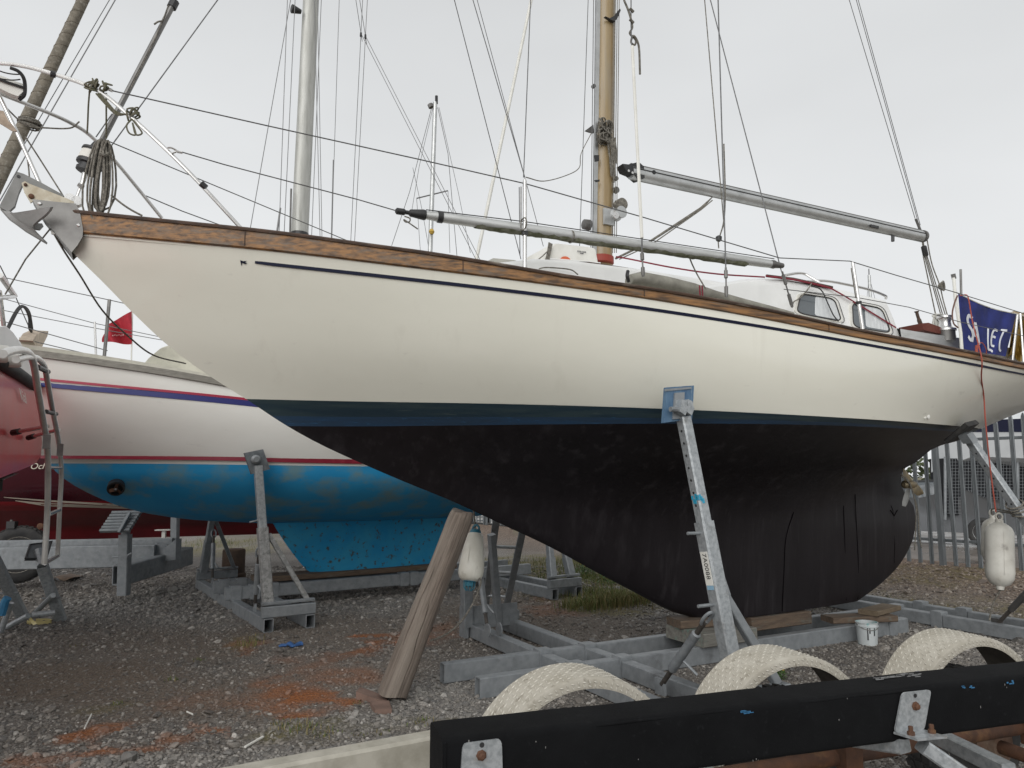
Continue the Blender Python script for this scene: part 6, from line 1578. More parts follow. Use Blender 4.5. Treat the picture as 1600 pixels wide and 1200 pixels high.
# grey equipment beyond the fence
far_boat = thing('covered_motorboat', 'white motorboat with a navy band parked beyond the palisade fence', 'boat', P(1600, 800, 17))
def fbp(u, v, dy=0.0): return P(u, v, 17+dy)
secs = [(1455,0.25),(1480,0.7),(1520,1.0),(1600,1.15),(1720,1.2)]
def fbrow(v0f, k): return [P(u, v0f(u), 17-k*s) for u, s in secs]
c_top = smooth_curve([1455,1520,1600,1720],[648,640,622,610]); c_b1 = smooth_curve([1455,1520,1600,1720],[664,657,654,652]); c_b2 = smooth_curve([1455,1520,1600,1720],[676,675,675,677]); c_ch = smooth_curve([1455,1480,1520,1560,1600,1720],[738,728,713,710,716,730]); c_kl = smooth_curve([1455,1600,1720],[742,745,748])
wm = mat('far_white_hull', (0.62,0.64,0.65), (0.55,0.57,0.58), rough=0.4, scale=2)
MB().grid([fbrow(c_top, 0.9), fbrow(c_b1, 1.0)]).build('topsides', wm, far_boat); MB().grid([fbrow(c_b1, 1.01), fbrow(c_b2, 1.01)]).build('navy_band', M['navy'], far_boat)
MB().grid([fbrow(c_b2, 1.0), fbrow(c_ch, 0.8)]).build('hull', wm, far_boat); MB().grid([fbrow(c_ch, 0.8), fbrow(c_kl, 0.0)]).build('bottom', wm, far_boat)
MB().grid([fbrow(c_top, 0.9), fbrow(c_top, -0.9)]).build('deck', wm, far_boat)
cage = thing('wire_mesh_cage', 'dark wire mesh cage standing below the motorboat beyond the fence', 'cage', P(1560, 805, 16))
MB().box(P(1590,760,16.8), (1.9,0.2,0), (0,0.3,0), (0,0,0.62)).build('shade_block', mat('painted_interior_shade', (0.012,0.013,0.016), rough=0.9), cage, smooth=False)  # near-black block: the shade behind the mesh, put in as colour
mb = MB()
for u in np.arange(1478, 1700, 5.0): mb.tube([P(u,717,16.3), P(u,803,16.3)], 0.004, 4)
for v in np.arange(717, 806, 5.0): mb.tube([P(1476,v,16.3), P(1700,v,16.3)], 0.004, 4)
mb.build('mesh_wires', M['galv'], cage, kind='stuff')
for u in (1477, 1590, 1698): MB().tube([P(u,714,16.3), P(u,812,16.3)], 0.03, 6).build('cage_post', M['galv'], cage)
shed = thing('grey_store', 'pale louvred storage units beyond the fence under the bow', 'shed', P(770, 850, 24))
for k, u in enumerate((700, 752, 776, 806, 838, 868)):
    pn = MB().box(P(u, 818, 24), (0.19,0,0), (0,0.25,0), (0,0,0.55)).build('door_panel', M['white'], shed, smooth=False)
    mb = MB()
    for z in np.linspace(-0.45, 0.45, 9): mb.box(P(u, 818, 24)+Vector((0,-0.26,z)), (0.15,0,0), (0,0.012,0), (0,0,0.018))
    mb.build('louvre', M['galv'], pn, smooth=False)
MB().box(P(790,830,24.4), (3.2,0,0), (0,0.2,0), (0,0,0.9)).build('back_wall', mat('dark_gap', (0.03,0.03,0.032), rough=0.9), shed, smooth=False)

# silver car and clipped hedge beyond the fence
car = thing('silver_car', 'silver car parked beyond the palisade fence behind the rudder', 'car', P(1440, 830, 17.5))
cx = P(1440, 830, 17.5); ca = Vector((0.80,-0.60,0)).normalized(); cn2 = Vector((ca.y,-ca.x,0))
def cp3(t, q, z): return Vector((cx.x, cx.y, 0.11)) + ca*t + cn2*q + up(z)
sil = mat('silver_car_paint', (0.22,0.23,0.24), rough=0.25, metal=0.6, coat=0.5)
side = [(-2.0,0.30),(-2.05,0.62),(-1.85,0.85),(-1.2,0.95),(-0.55,1.38),(0.55,1.44),(1.35,1.05),(1.95,0.92),(2.05,0.60),(2.0,0.30)]
rows = []
for q, k in [(-0.82,0.94),(-0.86,1.0),(-0.6,1.0),(0.6,1.0),(0.86,1.0),(0.82,0.94)]:
    rows.append([cp3(t*(1 if abs(q) < 0.85 else 0.99), q*(0.80 if z > 1.1 else 1), z*k) for t, z in side])
mb = MB().grid(rows); n = len(side); mb.f.append(tuple(range(n))); m = len(mb.v); mb.f.append(tuple(range(m-n, m))); mb.build('body', sil, car, angle=40)
for sg in (-1, 1):
    MB().add([cp3(t, sg*(0.87 if z < 1.05 else 0.715), z) for t, z in [(-1.05,1.0),(-0.5,1.33),(0.5,1.38),(1.15,1.05)]], [(0,1,2,3)]).build('side_window', M['glass'], car, smooth=False, fix=False)
    for t in (-1.3, 1.3): wheel(car, cp3(t, sg*0.80, 0.31), cn2, 0.31, 0.2, M['alu'], tread=False)
for t, z in [(-2.04,0.66),(2.04,0.66)]:
    for sg in (-0.6, 0.6): MB().box(cp3(t, sg, z), ca*0.03, cn2*0.16, up(0.06)).build('headlight', M['white2'], car)
hd_ = thing('clipped_hedge', 'long dark hedge closing off the yard far beyond the fence', 'hedge', (6, 46, 0))
rnd = random.Random(8); mb = MB()
for k in range(9000):
    x = rnd.uniform(-45, 60); y = 46 + rnd.uniform(-1.2, 1.2); top = 2.3 + 0.5*math.sin(x*0.35) + 0.4*math.sin(x*1.1+1) + rnd.gauss(0, 0.12)
    z = top*(1-rnd.random()**2*1.0); a = rnd.uniform(0, 6.28); e1 = Vector((math.cos(a), math.sin(a)*0.6, rnd.uniform(-0.6,0.6)))*rnd.uniform(0.12,0.28); e2 = Vector((-math.sin(a)*0.5, math.cos(a)*0.3, rnd.uniform(0.3,1)))*rnd.uniform(0.10,0.22)
    c = Vector((x, y, max(0.1, z))); mb.add([c-e1, c+e2, c+e1, c-e2], [(0,1,2,3)])
mb.build('foliage', mat('hedge_leaves', (0.035,0.05,0.02), (0.07,0.085,0.035), rough=0.8, scale=2), hd_, smooth=False, fix=False, kind='stuff')
# ------------------------------------------------------------------ foreground trailer
trl = thing('launching_trailer', 'boat trailer with black carpeted bunk and three tread-plate mudguards in front of the cream yacht', 'trailer', G(1150, 1190))
ZT = 0.834
ba_, bb_ = G(670, 1125, ZT), G(1600, 1030, ZT)
bd = (bb_-ba_).normalized(); bn = Vector((bd.y, -bd.x, 0))       # towards the camera
bunk_w, bunk_h = 0.185, 0.185
carpet = mat('black_marine_carpet', (0.0030,0.0031,0.0037), (0.0055,0.0058,0.0065), rough=0.95, scale=7, lo=0.35, hi=0.7, c3=(0.010,0.0105,0.0115), s3=45, lo3=0.6, hi3=0.75, bump=0.35, bscale=160, bdist=0.003, spec=0.2)
e = 0.022
prof = []
for cx, cz, a0 in [(bunk_w-e, -e, 90), (bunk_w-e, -bunk_h+e, 0), (e, -bunk_h+e, -90), (e, -e, 180)]:
    for k in range(5): prof.append((cx+e*math.cos(R(a0-22.5*k)), cz+e*math.sin(R(a0-22.5*k))))
rows = []; L = (bb_-ba_).length + 1.0; n_ = 90
for i in range(n_+1):
    t = L*i/n_; wv = 0.0025*math.sin(t*7)+0.002*math.sin(t*17+1)
    sh = 0.985 if i in (0, n_) else 1.0
    rows.append([ba_ + bd*(t+(0.004 if i == 0 else 0)) + bn*((x-bunk_w/2)*sh+bunk_w/2+wv) + up((z+bunk_h/2)*sh-bunk_h/2+wv*0.7) for x, z in prof])
mb = MB().grid(rows, close=True); n2 = len(prof); mb.f.append(tuple(range(n2))); m = len(mb.v); mb.f.append(tuple(range(m-n2, m)))
bunk = mb.build('carpeted_bunk', carpet, trl, angle=40)
MB().tube([ba_+bd*0.012+bn*(bunk_w+0.001)+up(-0.01), ba_+bd*0.012+bn*(bunk_w+0.001)+up(-bunk_h+0.01)], 0.004, 6).build('carpet_seam', carpet, bunk)
MB().tube([ba_+bd*(0.02+L*k/40)+bn*(bunk_w-0.006)+up(-0.012+0.001*math.sin(k*2)) for k in range(40)], 0.0045, 6).build('carpet_fold', carpet, bunk)
# scuffs of pale and blue paint on the carpet
def on_bunk(u, v): return PL(u, v, ba_+bn*(bunk_w+0.0035), bn)
def on_top(u, v): return G(u, v, ZT+0.0035)
rnd = random.Random(4)
mb = MB()
for k in range(40):
    u, v = rnd.uniform(1368,1438), 0; v = 1060-(u-1368)*0.105+rnd.gauss(0,1.6)
    p = on_top(u, v); d_ = rnd.uniform(0.004,0.018); mb.box(p, bd*d_, bn*rnd.uniform(0.001,0.003), up(0.0006))
mb.build('worn_patch', mat('grey_worn_carpet', (0.20,0.20,0.20), rough=0.9), bunk, smooth=False)
mb = MB()
for (u0, v0, n_) in [(1165,1113,14),(1515,1073,6),(1585,1066,5)]:
    for k in range(n_):
        p = on_bunk(u0+rnd.gauss(0,5), v0+rnd.gauss(0,1.6)); mb.box(p, bd*rnd.uniform(0.002,0.009), up(rnd.uniform(0.001,0.003)), bn*0.0006)
mb.build('blue_scuff', mat('blue_scuff_paint', (0.03,0.14,0.28), rough=0.7), bunk, smooth=False)
mb = MB()
for k in range(22):
    p = on_bunk(rnd.uniform(700,1600), 0) if False else ba_+bd*rnd.uniform(0,L)+bn*(bunk_w+0.003)-up(rnd.uniform(0.01,bunk_h)); s_ = rnd.uniform(0.0008,0.002)
    mb.box(p, bd*s_, up(s_*rnd.uniform(0.6,3)), bn*0.0005)
mb.build('lint_specks', mat('lint', (0.16,0.155,0.15), rough=0.9), bunk, smooth=False, kind='stuff')
# brackets bolted on the bunk
def on_face(u, v, d=0.004): return PL(u, v, ba_+bn*(bunk_w+d), bn)
spang = mat('bright_spangled_zinc', (0.46,0.48,0.49), (0.31,0.33,0.34), rough=0.38, metal=0.45, scale=55, lo=0.4, hi=0.62, c3=(0.36,0.33,0.27), s3=12, lo3=0.58, hi3=0.75, bump=0.08)
def bracket(quad, hole, bolt):
    o = rrect([on_face(u, v) for u, v in quad], 4, 0.12)
    b = MB().prism(o, bn*0.007).build('bracket', spang, trl, smooth=False)
    MB().lathe(on_face(*hole, 0.0115), bn, [(0,0.0075),(0.001,0.0075)], 14).build('bolt_hole', M['black'], b)
    p = on_face(*bolt, 0.011)
    MB().lathe(p, bn, [(0,0.016),(0.004,0.016),(0.006,0.012),(0.014,0.011),(0.018,0.006)], 7).build('rusty_bolt', M['rust'], b)
    return b
bracket([(722,1161),(783,1153),(786,1262),(716,1268)], (753,1164), (752,1180))
b2 = bracket([(1408,1082),(1453,1077),(1442,1140),(1396,1144)], (1430,1087), (1430,1103))
q_ = [on_face(u, v, 0.005) for u, v in [(1396,1143),(1442,1139)]]
MB().prism([q_[0], q_[1], q_[1]+bn*0.085+bd*0.02, q_[0]+bn*0.085+bd*0.02], up(-0.008)).build('bracket_foot', spang, b2, smooth=False)
for k in (0.25, 0.95): MB().lathe(q_[0].lerp(q_[1], k)+bn*0.045, up(1), [(0,0.013),(0.012,0.013),(0.013,0.008),(0.03,0.008)], 6).build('rusty_bolt', M['rust'], b2)
s0_ = q_[0].lerp(q_[1], 0.55)+bn*0.05-up(0.035)
MB().cbeam(s0_, s0_ + bd*0.55 + bn*0.25 - up(0.42), 0.07, 0.05, bev=0.006).build('bunk_strut', spang, trl)
MB().cbeam(s0_-bn*0.06-bd*0.02-up(0.02), s0_ - bd*0.10 - bn*0.5 - up(0.10), 0.07, 0.05, bev=0.006).build('bunk_strut', spang, trl)
# cream side rail running out to the coupling
c0_, c1_ = G(350, 1197, 0.70), G(672, 1139, 0.70)
cd_ = (c1_-c0_).normalized(); cn_ = Vector((cd_.y, -cd_.x, 0))
creamp = mat('dirty_cream_paint', (0.42,0.395,0.335), (0.29,0.27,0.22), rough=0.6, scale=10, lo=0.4, hi=0.7, c3=(0.20,0.16,0.10), s3=13, lo3=0.62, hi3=0.74, bump=0.1)
MB().cbeam(c0_-cd_*0.9+cn_*0.04-up(0.07), c1_+cd_*0.45+cn_*0.04-up(0.07), 0.08, 0.14, bev=0.010).build('chassis_rail', creamp, trl)
# mudguards
TG = Frame(0.306, 3.06, 20.0)
tread_m = mat('dirty_cream_tread_plate', (0.48,0.45,0.385), (0.36,0.33,0.27), rough=0.55, scale=9, lo=0.35, hi=0.7, c3=(0.19,0.165,0.125), s3=24, lo3=0.58, hi3=0.75)
bar_m = mat('worn_tread_bars', (0.60,0.57,0.495), (0.46,0.43,0.365), rough=0.35, scale=30, lo=0.4, hi=0.7)
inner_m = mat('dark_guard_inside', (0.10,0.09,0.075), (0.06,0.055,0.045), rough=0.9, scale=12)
RG, ZG, WG = 0.44, 0.365, 0.25
guard_mesh = {}
def guard(t0, k):
    c = TG.w(t0, 0, ZG)
    def pt(a, r_, q): return c + TG.a*(math.cos(a)*r_) + TG.n*q + up(math.sin(a)*r_)
    angs = np.linspace(R(-2), R(182), 44)
    prof = [(RG, -WG), (RG, -0.012), (RG-0.003, -0.004), (RG-0.012, 0.0), (RG-0.042, 0.002), (RG-0.042, -0.003), (RG-0.014, -0.005), (RG-0.006, -0.014), (RG-0.006, -WG)]
    g = MB().grid([[pt(a, r_, q) for r_, q in prof] for a in angs], close=True).build('mudguard', tread_m, trl, angle=45)
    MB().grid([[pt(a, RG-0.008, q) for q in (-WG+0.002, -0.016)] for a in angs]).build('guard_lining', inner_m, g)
    mb = MB(); du = 0.026
    for i in range(int(math.pi*RG/du)):
        for j in range(9):
            a = (i+0.5*(j % 2)*0)*du/RG; q = -WG+0.014+j*0.026
            if q > -0.014: continue
            vert = (i+j) % 2
            ta = TG.a*-math.sin(a)+up(math.cos(a)); nr = TG.a*math.cos(a)+up(math.sin(a))
            d1 = (ta+TG.n*0.35).normalized() if vert else (TG.n+ta*0.35).normalized(); d2 = d1.cross(nr)
            p = pt(a, RG+0.0005, q)
            h = 0.0028; l_, w_ = 0.0125, 0.0038
            mb.add([p+d1*l_, p+d2*w_, p-d1*l_, p-d2*w_, p+d1*l_*0.45+nr*h, p-d1*l_*0.45+nr*h], [(0,1,4),(1,2,5,4),(2,3,5),(3,0,4,5)])
        a = i*du/RG; nr = TG.a*math.cos(a)+up(math.sin(a)); ta = TG.a*-math.sin(a)+up(math.cos(a))
        for rr_ in (RG-0.017, RG-0.033):
            p = c + nr*rr_ + TG.n*0.0025; vert = (i + (rr_ < RG-0.025)) % 2; d1 = (ta+nr*0.35).normalized() if vert else (nr+ta*0.35).normalized(); d2 = d1.cross(TG.n)
            mb.add([p+d1*0.0095, p+d2*0.0036, p-d1*0.0095, p-d2*0.0036, p+d1*0.004+TG.n*0.002, p-d1*0.004+TG.n*0.002], [(0,1,4),(1,2,5,4),(2,3,5),(3,0,4,5)])
    mb.build('tread_bars', bar_m, g, smooth=False, kind='stuff')
    wheel(trl, TG.w(t0, -WG*0.5, 0.315), TG.n, 0.315, 0.19, mat('white_rim', (0.55,0.52,0.46), (0.36,0.30,0.24), rough=0.6, scale=9) if 'white_rim' not in bpy.data.materials else bpy.data.materials['white_rim'])
for k, t0 in enumerate((-0.01, 1.02, 2.14)): guard(t0, k)
# axles and spring beam
MB().tube([TG.w(-0.5, 0.10, 0.40), TG.w(3.2, 0.10, 0.40)], 0.034, 14).build('axle_tube', M['rust'], trl)
for t0 in (-0.01, 1.02, 2.14):
    MB().tube([TG.w(t0, 0.35, 0.315), TG.w(t0, -WG, 0.315)], 0.032, 12).build('axle_stub', M['rust'], trl)
    MB().box(TG.w(t0+0.14, 0.14, 0.46), TG.a*0.045, TG.n*0.03, up(0.13)).build('spring_hanger', M['rust'], trl)
    MB().lathe(TG.w(t0, 0.0, 0.315), TG.n, [(0,0.11),(0.05,0.12),(0.055,0.06),(0.08,0.05)], 24).build('brake_drum', mat('brown_drum', (0.13,0.07,0.045), (0.20,0.15,0.11), rough=0.7, scale=12) if 'brown_drum' not in bpy.data.materials else bpy.data.materials['brown_drum'], trl)
MB().cbeam(TG.w(-1.2, 0.22, 0.52), TG.w(3.4, 0.22, 0.52), 0.06, 0.10, bev=0.006).build('inner_rail', M['galv_new'], trl) if False else None
for t0 in (0.55, 1.75): MB().cbeam(TG.w(t0, -0.55, 0.47), TG.w(t0-0.25, 0.60, 0.47), 0.06, 0.06, bev=0.005).build('cross_bearer', M['galv_new'], trl)
# ------------------------------------------------------------------ ground: stained gravel yard
def vnoise(x, y, seed=0, octv=4, sc=1.0):
    r_ = np.random.default_rng(seed); tab = r_.random((64, 64)); out = np.zeros_like(x); amp = 1.0; tot = 0
    for o in range(octv):
        fx, fy = x*sc*2**o, y*sc*2**o; ix, iy = np.floor(fx).astype(int), np.floor(fy).astype(int); dx, dy = fx-ix, fy-iy
        dx = dx*dx*(3-2*dx); dy = dy*dy*(3-2*dy)
        g = lambda a, b: tab[(ix+a+17*o) % 64, (iy+b+31*o) % 64]
        out += amp*((g(0,0)*(1-dx)+g(1,0)*dx)*(1-dy)+(g(0,1)*(1-dx)+g(1,1)*dx)*dy); tot += amp; amp *= 0.55
    return out/tot
def fence_dist(x, y):   # metres on the yard side of the fence line
    return (x-fa.x)*fn.x + (y-fa.y)*fn.y
def ground_h(x, y):
    d = fence_dist(x, y)
    bank = np.clip(1-(d-0.0)/2.2, 0, 1); bank = bank*bank*(3-2*bank)*0.22
    near = np.exp(-((x-0.0)**2+(y-7)**2)/400)
    return bank + (vnoise(x, y, 3, 3, 0.5)-0.5)*0.035*(1-0.0*near) + (vnoise(x, y, 5, 3, 3.0)-0.5)*0.012
def blob(x, y, pts):
    m = np.zeros_like(x); wx = (vnoise(x, y, 21, 5, 2.6)-0.5)*0.85; wy = (vnoise(x, y, 22, 5, 2.6)-0.5)*0.85
    for u, v, a, b, k in pts:
        c = G(u, v); e_ = G(u+a, v); f_ = G(u, v-b); rx = abs(e_.x-c.x)*1.25; ry = abs(f_.y-c.y)*1.35
        d = ((x+wx-c.x)/rx)**2 + ((y+wy-c.y)/ry)**2
        m = np.maximum(m, k*np.clip(1.35-d, 0, 1))
    return m
RUST = [(165,1135,40,10,1),(210,1162,52,9,1),(75,1182,60,12,0.8),(110,1178,60,10,0.8),(270,1160,40,7,0.6),(345,1137,30,5,0.9),(385,1140,25,5,0.8),(400,1012,24,10,0.55),(440,1075,55,16,0.75),(500,1095,40,12,1.0),(530,1085,20,6,0.9),(600,1005,32,13,1.0),(570,1018,45,8,0.8),(480,1035,50,10,0.35),(545,1050,50,10,0.5),(640,1000,30,16,0.7),(690,985,26,14,0.35),(330,1090,60,12,0.25),(870,950,40,10,0.35)]
MOSS = [(370,857,70,8,0.9),(330,852,60,8,0.9),(900,905,80,20,1.0),(960,935,60,18,1.0),(920,885,90,14,1.0),(830,882,80,12,1.0),(860,900,90,12,0.9),(1440,950,60,10,0.8),(1500,915,90,8,0.6),(1590,960,50,20,0.6),(1380,930,40,8,0.5),(180,1102,20,8,0.7),(480,1140,40,12,0.6),(560,1150,50,8,0.35),(660,1130,30,6,0.5),(390,1008,18,8,0.5)]
EARTH = [(300,1000,220,22,0.55),(500,985,160,18,0.6),(820,960,150,26,0.6),(950,990,120,18,0.5),(110,1060,150,26,0.9),(330,1080,160,26,0.7),(250,1110,120,18,0.6),(420,1110,60,12,0.7),(60,1075,100,18,0.8),(520,1060,120,30,0.5),(840,945,90,14,0.6),(730,1000,60,14,0.4)]
PALE = [(300,930,110,18,0.7),(200,950,140,16,0.6),(560,940,130,14,0.7),(700,1090,90,30,0.8),(560,1130,90,18,0.6),(200,1195,200,14,0.8),(330,965,100,14,0.7),(480,1180,120,14,0.7),(760,1060,60,20,0.6)]
def masks(x, y):
    rust = blob(x, y, RUST)*np.clip(3.6*vnoise(x, y, 41, 5, 5.0)-0.95, 0, 1)
    moss = blob(x, y, MOSS)*np.clip(2.2*vnoise(x, y, 42, 4, 4.0)-0.45, 0, 1)
    earth = blob(x, y, EARTH); pale = blob(x, y, PALE)*np.clip(0.2+1.2*vnoise(x, y, 43, 4, 2.0), 0, 1)
    d = fence_dist(x, y)
    leaf = np.clip(1-(d-0.2)/3.2, 0, 1)*(d > -0.7); moss = np.where((d < -0.7), 0.75*np.clip(1.6*vnoise(x, y, 44, 4, 0.6), 0, 1), moss)
    return rust, moss, earth, pale, leaf
def gmat(name, stones=False):
    m = bpy.data.materials.new(name); m.use_nodes = True; n, l = m.node_tree.nodes, m.node_tree.links; b = n['Principled BSDF']
    def attr(a):
        t = n.new('ShaderNodeAttribute'); t.attribute_name = a
        if stones: t.attribute_type = 'INSTANCER'
        return t.outputs['Fac']
    pos = n.new('ShaderNodeNewGeometry').outputs['Position']
    def nz(sc, dt=6):
        t = n.new('ShaderNodeTexNoise'); t.inputs['Scale'].default_value = sc; t.inputs['Detail'].default_value = dt; l.new(pos, t.inputs['Vector']); return t.outputs['Fac']
    def mixc(f, a, c):
        x = n.new('ShaderNodeMixRGB')
        if hasattr(f, 'links') or not isinstance(f, (int, float)): l.new(f, x.inputs[0])
        else: x.inputs[0].default_value = f
        for s_, q in ((1, a), (2, c)):
            if isinstance(q, tuple): x.inputs[s_].default_value = (*q, 1)
            else: l.new(q, x.inputs[s_])
        return x.outputs[0]
    def rng_(f, a, c, d=0.0, e=1.0):
        r_ = n.new('ShaderNodeMapRange'); r_.inputs[1].default_value = a; r_.inputs[2].default_value = c; r_.inputs[3].default_value = d; r_.inputs[4].default_value = e; l.new(f, r_.inputs[0]); return r_.outputs[0]
    if stones:
        rnd_ = attr('rnd')
        cr_ = n.new('ShaderNodeValToRGB'); l.new(rnd_, cr_.inputs[0])
        el = cr_.color_ramp.elements; el[0].color = (0.085,0.079,0.073,1); el[1].color = (0.50,0.47,0.43,1)
        for p, c in ((0.30,(0.128,0.117,0.105,1)),(0.55,(0.188,0.167,0.143,1)),(0.80,(0.245,0.222,0.195,1)),(0.95,(0.33,0.31,0.28,1))): q = el.new(p); q.color = c
        base = cr_.outputs[0]
        def sc(f, k):
            t = n.new('ShaderNodeMath'); t.operation = 'MULTIPLY'; l.new(f, t.inputs[0]); t.inputs[1].default_value = k; return t.outputs[0]
        base = mixc(sc(attr('earth'), 0.45), base, (0.105,0.078,0.056))
        base = mixc(sc(attr('pale'), 0.45), base, (0.30,0.29,0.27))
        base = mixc(sc(attr('rust'), 0.75), base, (0.29,0.095,0.026))
        base = mixc(sc(attr('moss'), 0.4), base, (0.12,0.10,0.03))
        x = n.new('ShaderNodeMixRGB'); x.blend_type = 'MIX'; l.new(sc(attr('leaf'), 0.6), x.inputs[0]); l.new(base, x.inputs[1])
        lc = n.new('ShaderNodeValToRGB'); l.new(rnd_, lc.inputs[0]); q = lc.color_ramp.elements; q[0].color = (0.10,0.055,0.035,1); q[1].color = (0.42,0.31,0.22,1); l.new(lc.outputs[0], x.inputs[2])
        col = mixc(rng_(nz(60, 3), 0.35, 0.7, 0, 0.30), x.outputs[0], (0.09,0.082,0.075))
        b.inputs['Roughness'].default_value = 0.42
    else:
        g1 = mixc(rng_(nz(38, 8), 0.36, 0.62), (0.095,0.083,0.071), (0.30,0.275,0.248))
        g1 = mixc(rng_(nz(110, 4), 0.52, 0.75), g1, (0.23,0.22,0.205))
        g1 = mixc(rng_(nz(0.55, 4), 0.36, 0.62, 0, 0.65), g1, (0.085,0.070,0.057))
        g1 = mixc(attr('earth'), g1, mixc(rng_(nz(30, 6), 0.35, 0.65), (0.115,0.085,0.062), (0.185,0.143,0.105)))
        g1 = mixc(rng_(attr('pale'), 0, 1, 0, 0.6), g1, mixc(rng_(nz(70, 6), 0.4, 0.65), (0.17,0.165,0.155), (0.33,0.32,0.305)))
        g1 = mixc(attr('leaf'), g1, mixc(rng_(nz(26, 8), 0.38, 0.62), (0.085,0.052,0.036), (0.30,0.215,0.155)))
        g1 = mixc(attr('rust'), g1, mixc(rng_(nz(45, 6), 0.35, 0.65), (0.20,0.060,0.014), (0.33,0.118,0.030)))
        col = mixc(attr('moss'), g1, mixc(rng_(nz(24, 6), 0.35, 0.65), (0.10,0.085,0.022), (0.19,0.16,0.045)))
        bp = n.new('ShaderNodeBump'); bp.inputs['Strength'].default_value = 0.9; bp.inputs['Distance'].default_value = 0.02
        v = n.new('ShaderNodeTexVoronoi'); v.inputs['Scale'].default_value = 42; l.new(pos, v.inputs['Vector']); l.new(v.outputs['Distance'], bp.inputs['Height']); l.new(bp.outputs[0], b.inputs['Normal'])
        b.inputs['Roughness'].default_value = 0.8
    l.new(col, b.inputs['Base Color'])
    return m
def set_attr(me, name, arr):
    a = me.attributes.new(name, 'FLOAT', 'POINT'); a.data.foreach_set('value', np.asarray(arr, np.float32))
# one sheet: fine cells in the yard, widening to the horizon
xs = np.concatenate([-np.geomspace(900, 8.2, 22), np.arange(-8, 10.01, 0.09), np.geomspace(10.3, 900, 22)])
ys = np.concatenate([-np.geomspace(60, 0.6, 10), np.arange(0.7, 16.01, 0.09), np.geomspace(16.3, 1500, 30)])
X, Y = np.meshgrid(xs, ys)
Z = ground_h(X.ravel(), Y.ravel()).reshape(X.shape)
far = np.clip((np.hypot(X, Y-6)-14)/10, 0, 1); Z = Z*(1-far)+0.0*far
dF = fence_dist(X, Y); Z = np.where(dF < -0.6, np.minimum(Z, 0.10), Z)
me = bpy.data.meshes.new('ground'); nx, ny = len(xs), len(ys)
idx = np.arange(nx*ny).reshape(ny, nx)
fc = np.stack([idx[:-1,:-1], idx[:-1,1:], idx[1:,1:], idx[1:,:-1]], -1).reshape(-1, 4)
me.from_pydata(np.stack([X.ravel(), Y.ravel(), Z.ravel()], -1).tolist(), [], fc.tolist())
for nm, a in zip(('rust','moss','earth','pale','leaf'), masks(X.ravel(), Y.ravel())): set_attr(me, nm, a)
me.materials.append(gmat('stained_gravel_ground')); me.polygons.foreach_set('use_smooth', [True]*len(me.polygons)); me.update()
gro = bpy.data.objects.new('ground', me); COL.objects.link(gro); prop(gro, kind='structure')
# wet yard beyond the fence
k0, k1 = fa + fd*-7 - fn*0.35, fa + fd*14 - fn*0.35
wet = mat('wet_brown_yard', (0.115,0.092,0.075), (0.20,0.175,0.155), rough=0.22, rough2=0.6, scale=0.9, lo=0.42, hi=0.62, stretch=(1,1,1), c3=(0.30,0.26,0.22), s3=9, lo3=0.6, hi3=0.75)
prop(MB().add([Vector((k0.x,k0.y,0.112)), Vector((k1.x,k1.y,0.112)), Vector((k1.x,k1.y,0.112))-fn*60, Vector((k0.x,k0.y,0.112))-fn*60], [(0,1,2,3)]).build('wet_yard', wet, smooth=False), kind='structure')
MB().cbeam(fa+fd*-30-fn*0.30-up(0.08), fa+fd*8-fn*0.30-up(0.08), 0.12, 0.16, bev=0.01).build('kerb', mat('dark_kerb', (0.06,0.06,0.06), rough=0.8), kind='structure')
# loose stones: points carrying their own size, turn and tint; the stones are instanced in one object
def scatter(n, u0, u1, v0, v1):
    u = rng.uniform(u0, u1, n); v = rng.uniform(v0, v1, n); b = (CY-v)/FOC; dz = sp_+b*cp; dy = cp-b*sp_; k = -CAMH/dz
    return (u-CX)/FOC*k, dy*k
pts = []
for n_, y0, y1 in [(32000,1.8,4.6),(60000,4.0,6.5),(56000,6.5,9.5),(60000,9.5,13.5)]:
    y = rng.uniform(y0, y1, n_); x = rng.uniform(-0.78, 0.78, n_)*(y+0.6); pts.append(np.stack([x, y], -1))
pts = np.concatenate(pts); px, py = pts[:,0], pts[:,1]
keep = fence_dist(px, py) > 0.12
dens = np.clip(0.35+0.9*vnoise(px, py, 61, 4, 0.9), 0, 1)
rust, moss, earth, pale, leaf = masks(px, py)
dens = dens*(1-0.75*earth)*(1-0.72*rust)*(1-0.6*moss)
keep &= rng.random(len(px)) < dens + 0.05
px, py, rust, moss, earth, pale, leaf = [a[keep] for a in (px, py, rust, moss, earth, pale, leaf)]
N_ = len(px)
size = 0.0058*np.exp(rng.normal(0, 0.50, N_))*(1+0.35*pale)*(1+0.25*(py > 7)+0.30*(py > 9.5)); big = rng.random(N_) < 0.007; size[big] *= rng.uniform(1.4, 2.3, big.sum())
pz = ground_h(px, py) + size*0.18
sv = np.stack([size*rng.uniform(0.9,1.6,N_), size*rng.uniform(0.7,1.2,N_), size*rng.uniform(0.45,0.85,N_)], -1)
rv = np.stack([rng.normal(0,0.35,N_), rng.normal(0,0.35,N_), rng.uniform(0,6.28,N_)], -1)
me = bpy.data.meshes.new('gravel'); me.vertices.add(N_); me.vertices.foreach_set('co', np.stack([px, py, pz], -1).astype(np.float32).ravel())
for nm, a in zip(('rust','moss','earth','pale','leaf'), (rust, moss, earth, pale, leaf)): set_attr(me, nm, a)
set_attr(me, 'rnd', rng.random(N_))
a = me.attributes.new('scl', 'FLOAT_VECTOR', 'POINT'); a.data.foreach_set('vector', sv.astype(np.float32).ravel())
a = me.attributes.new('rotv', 'FLOAT_VECTOR', 'POINT'); a.data.foreach_set('vector', rv.astype(np.float32).ravel())
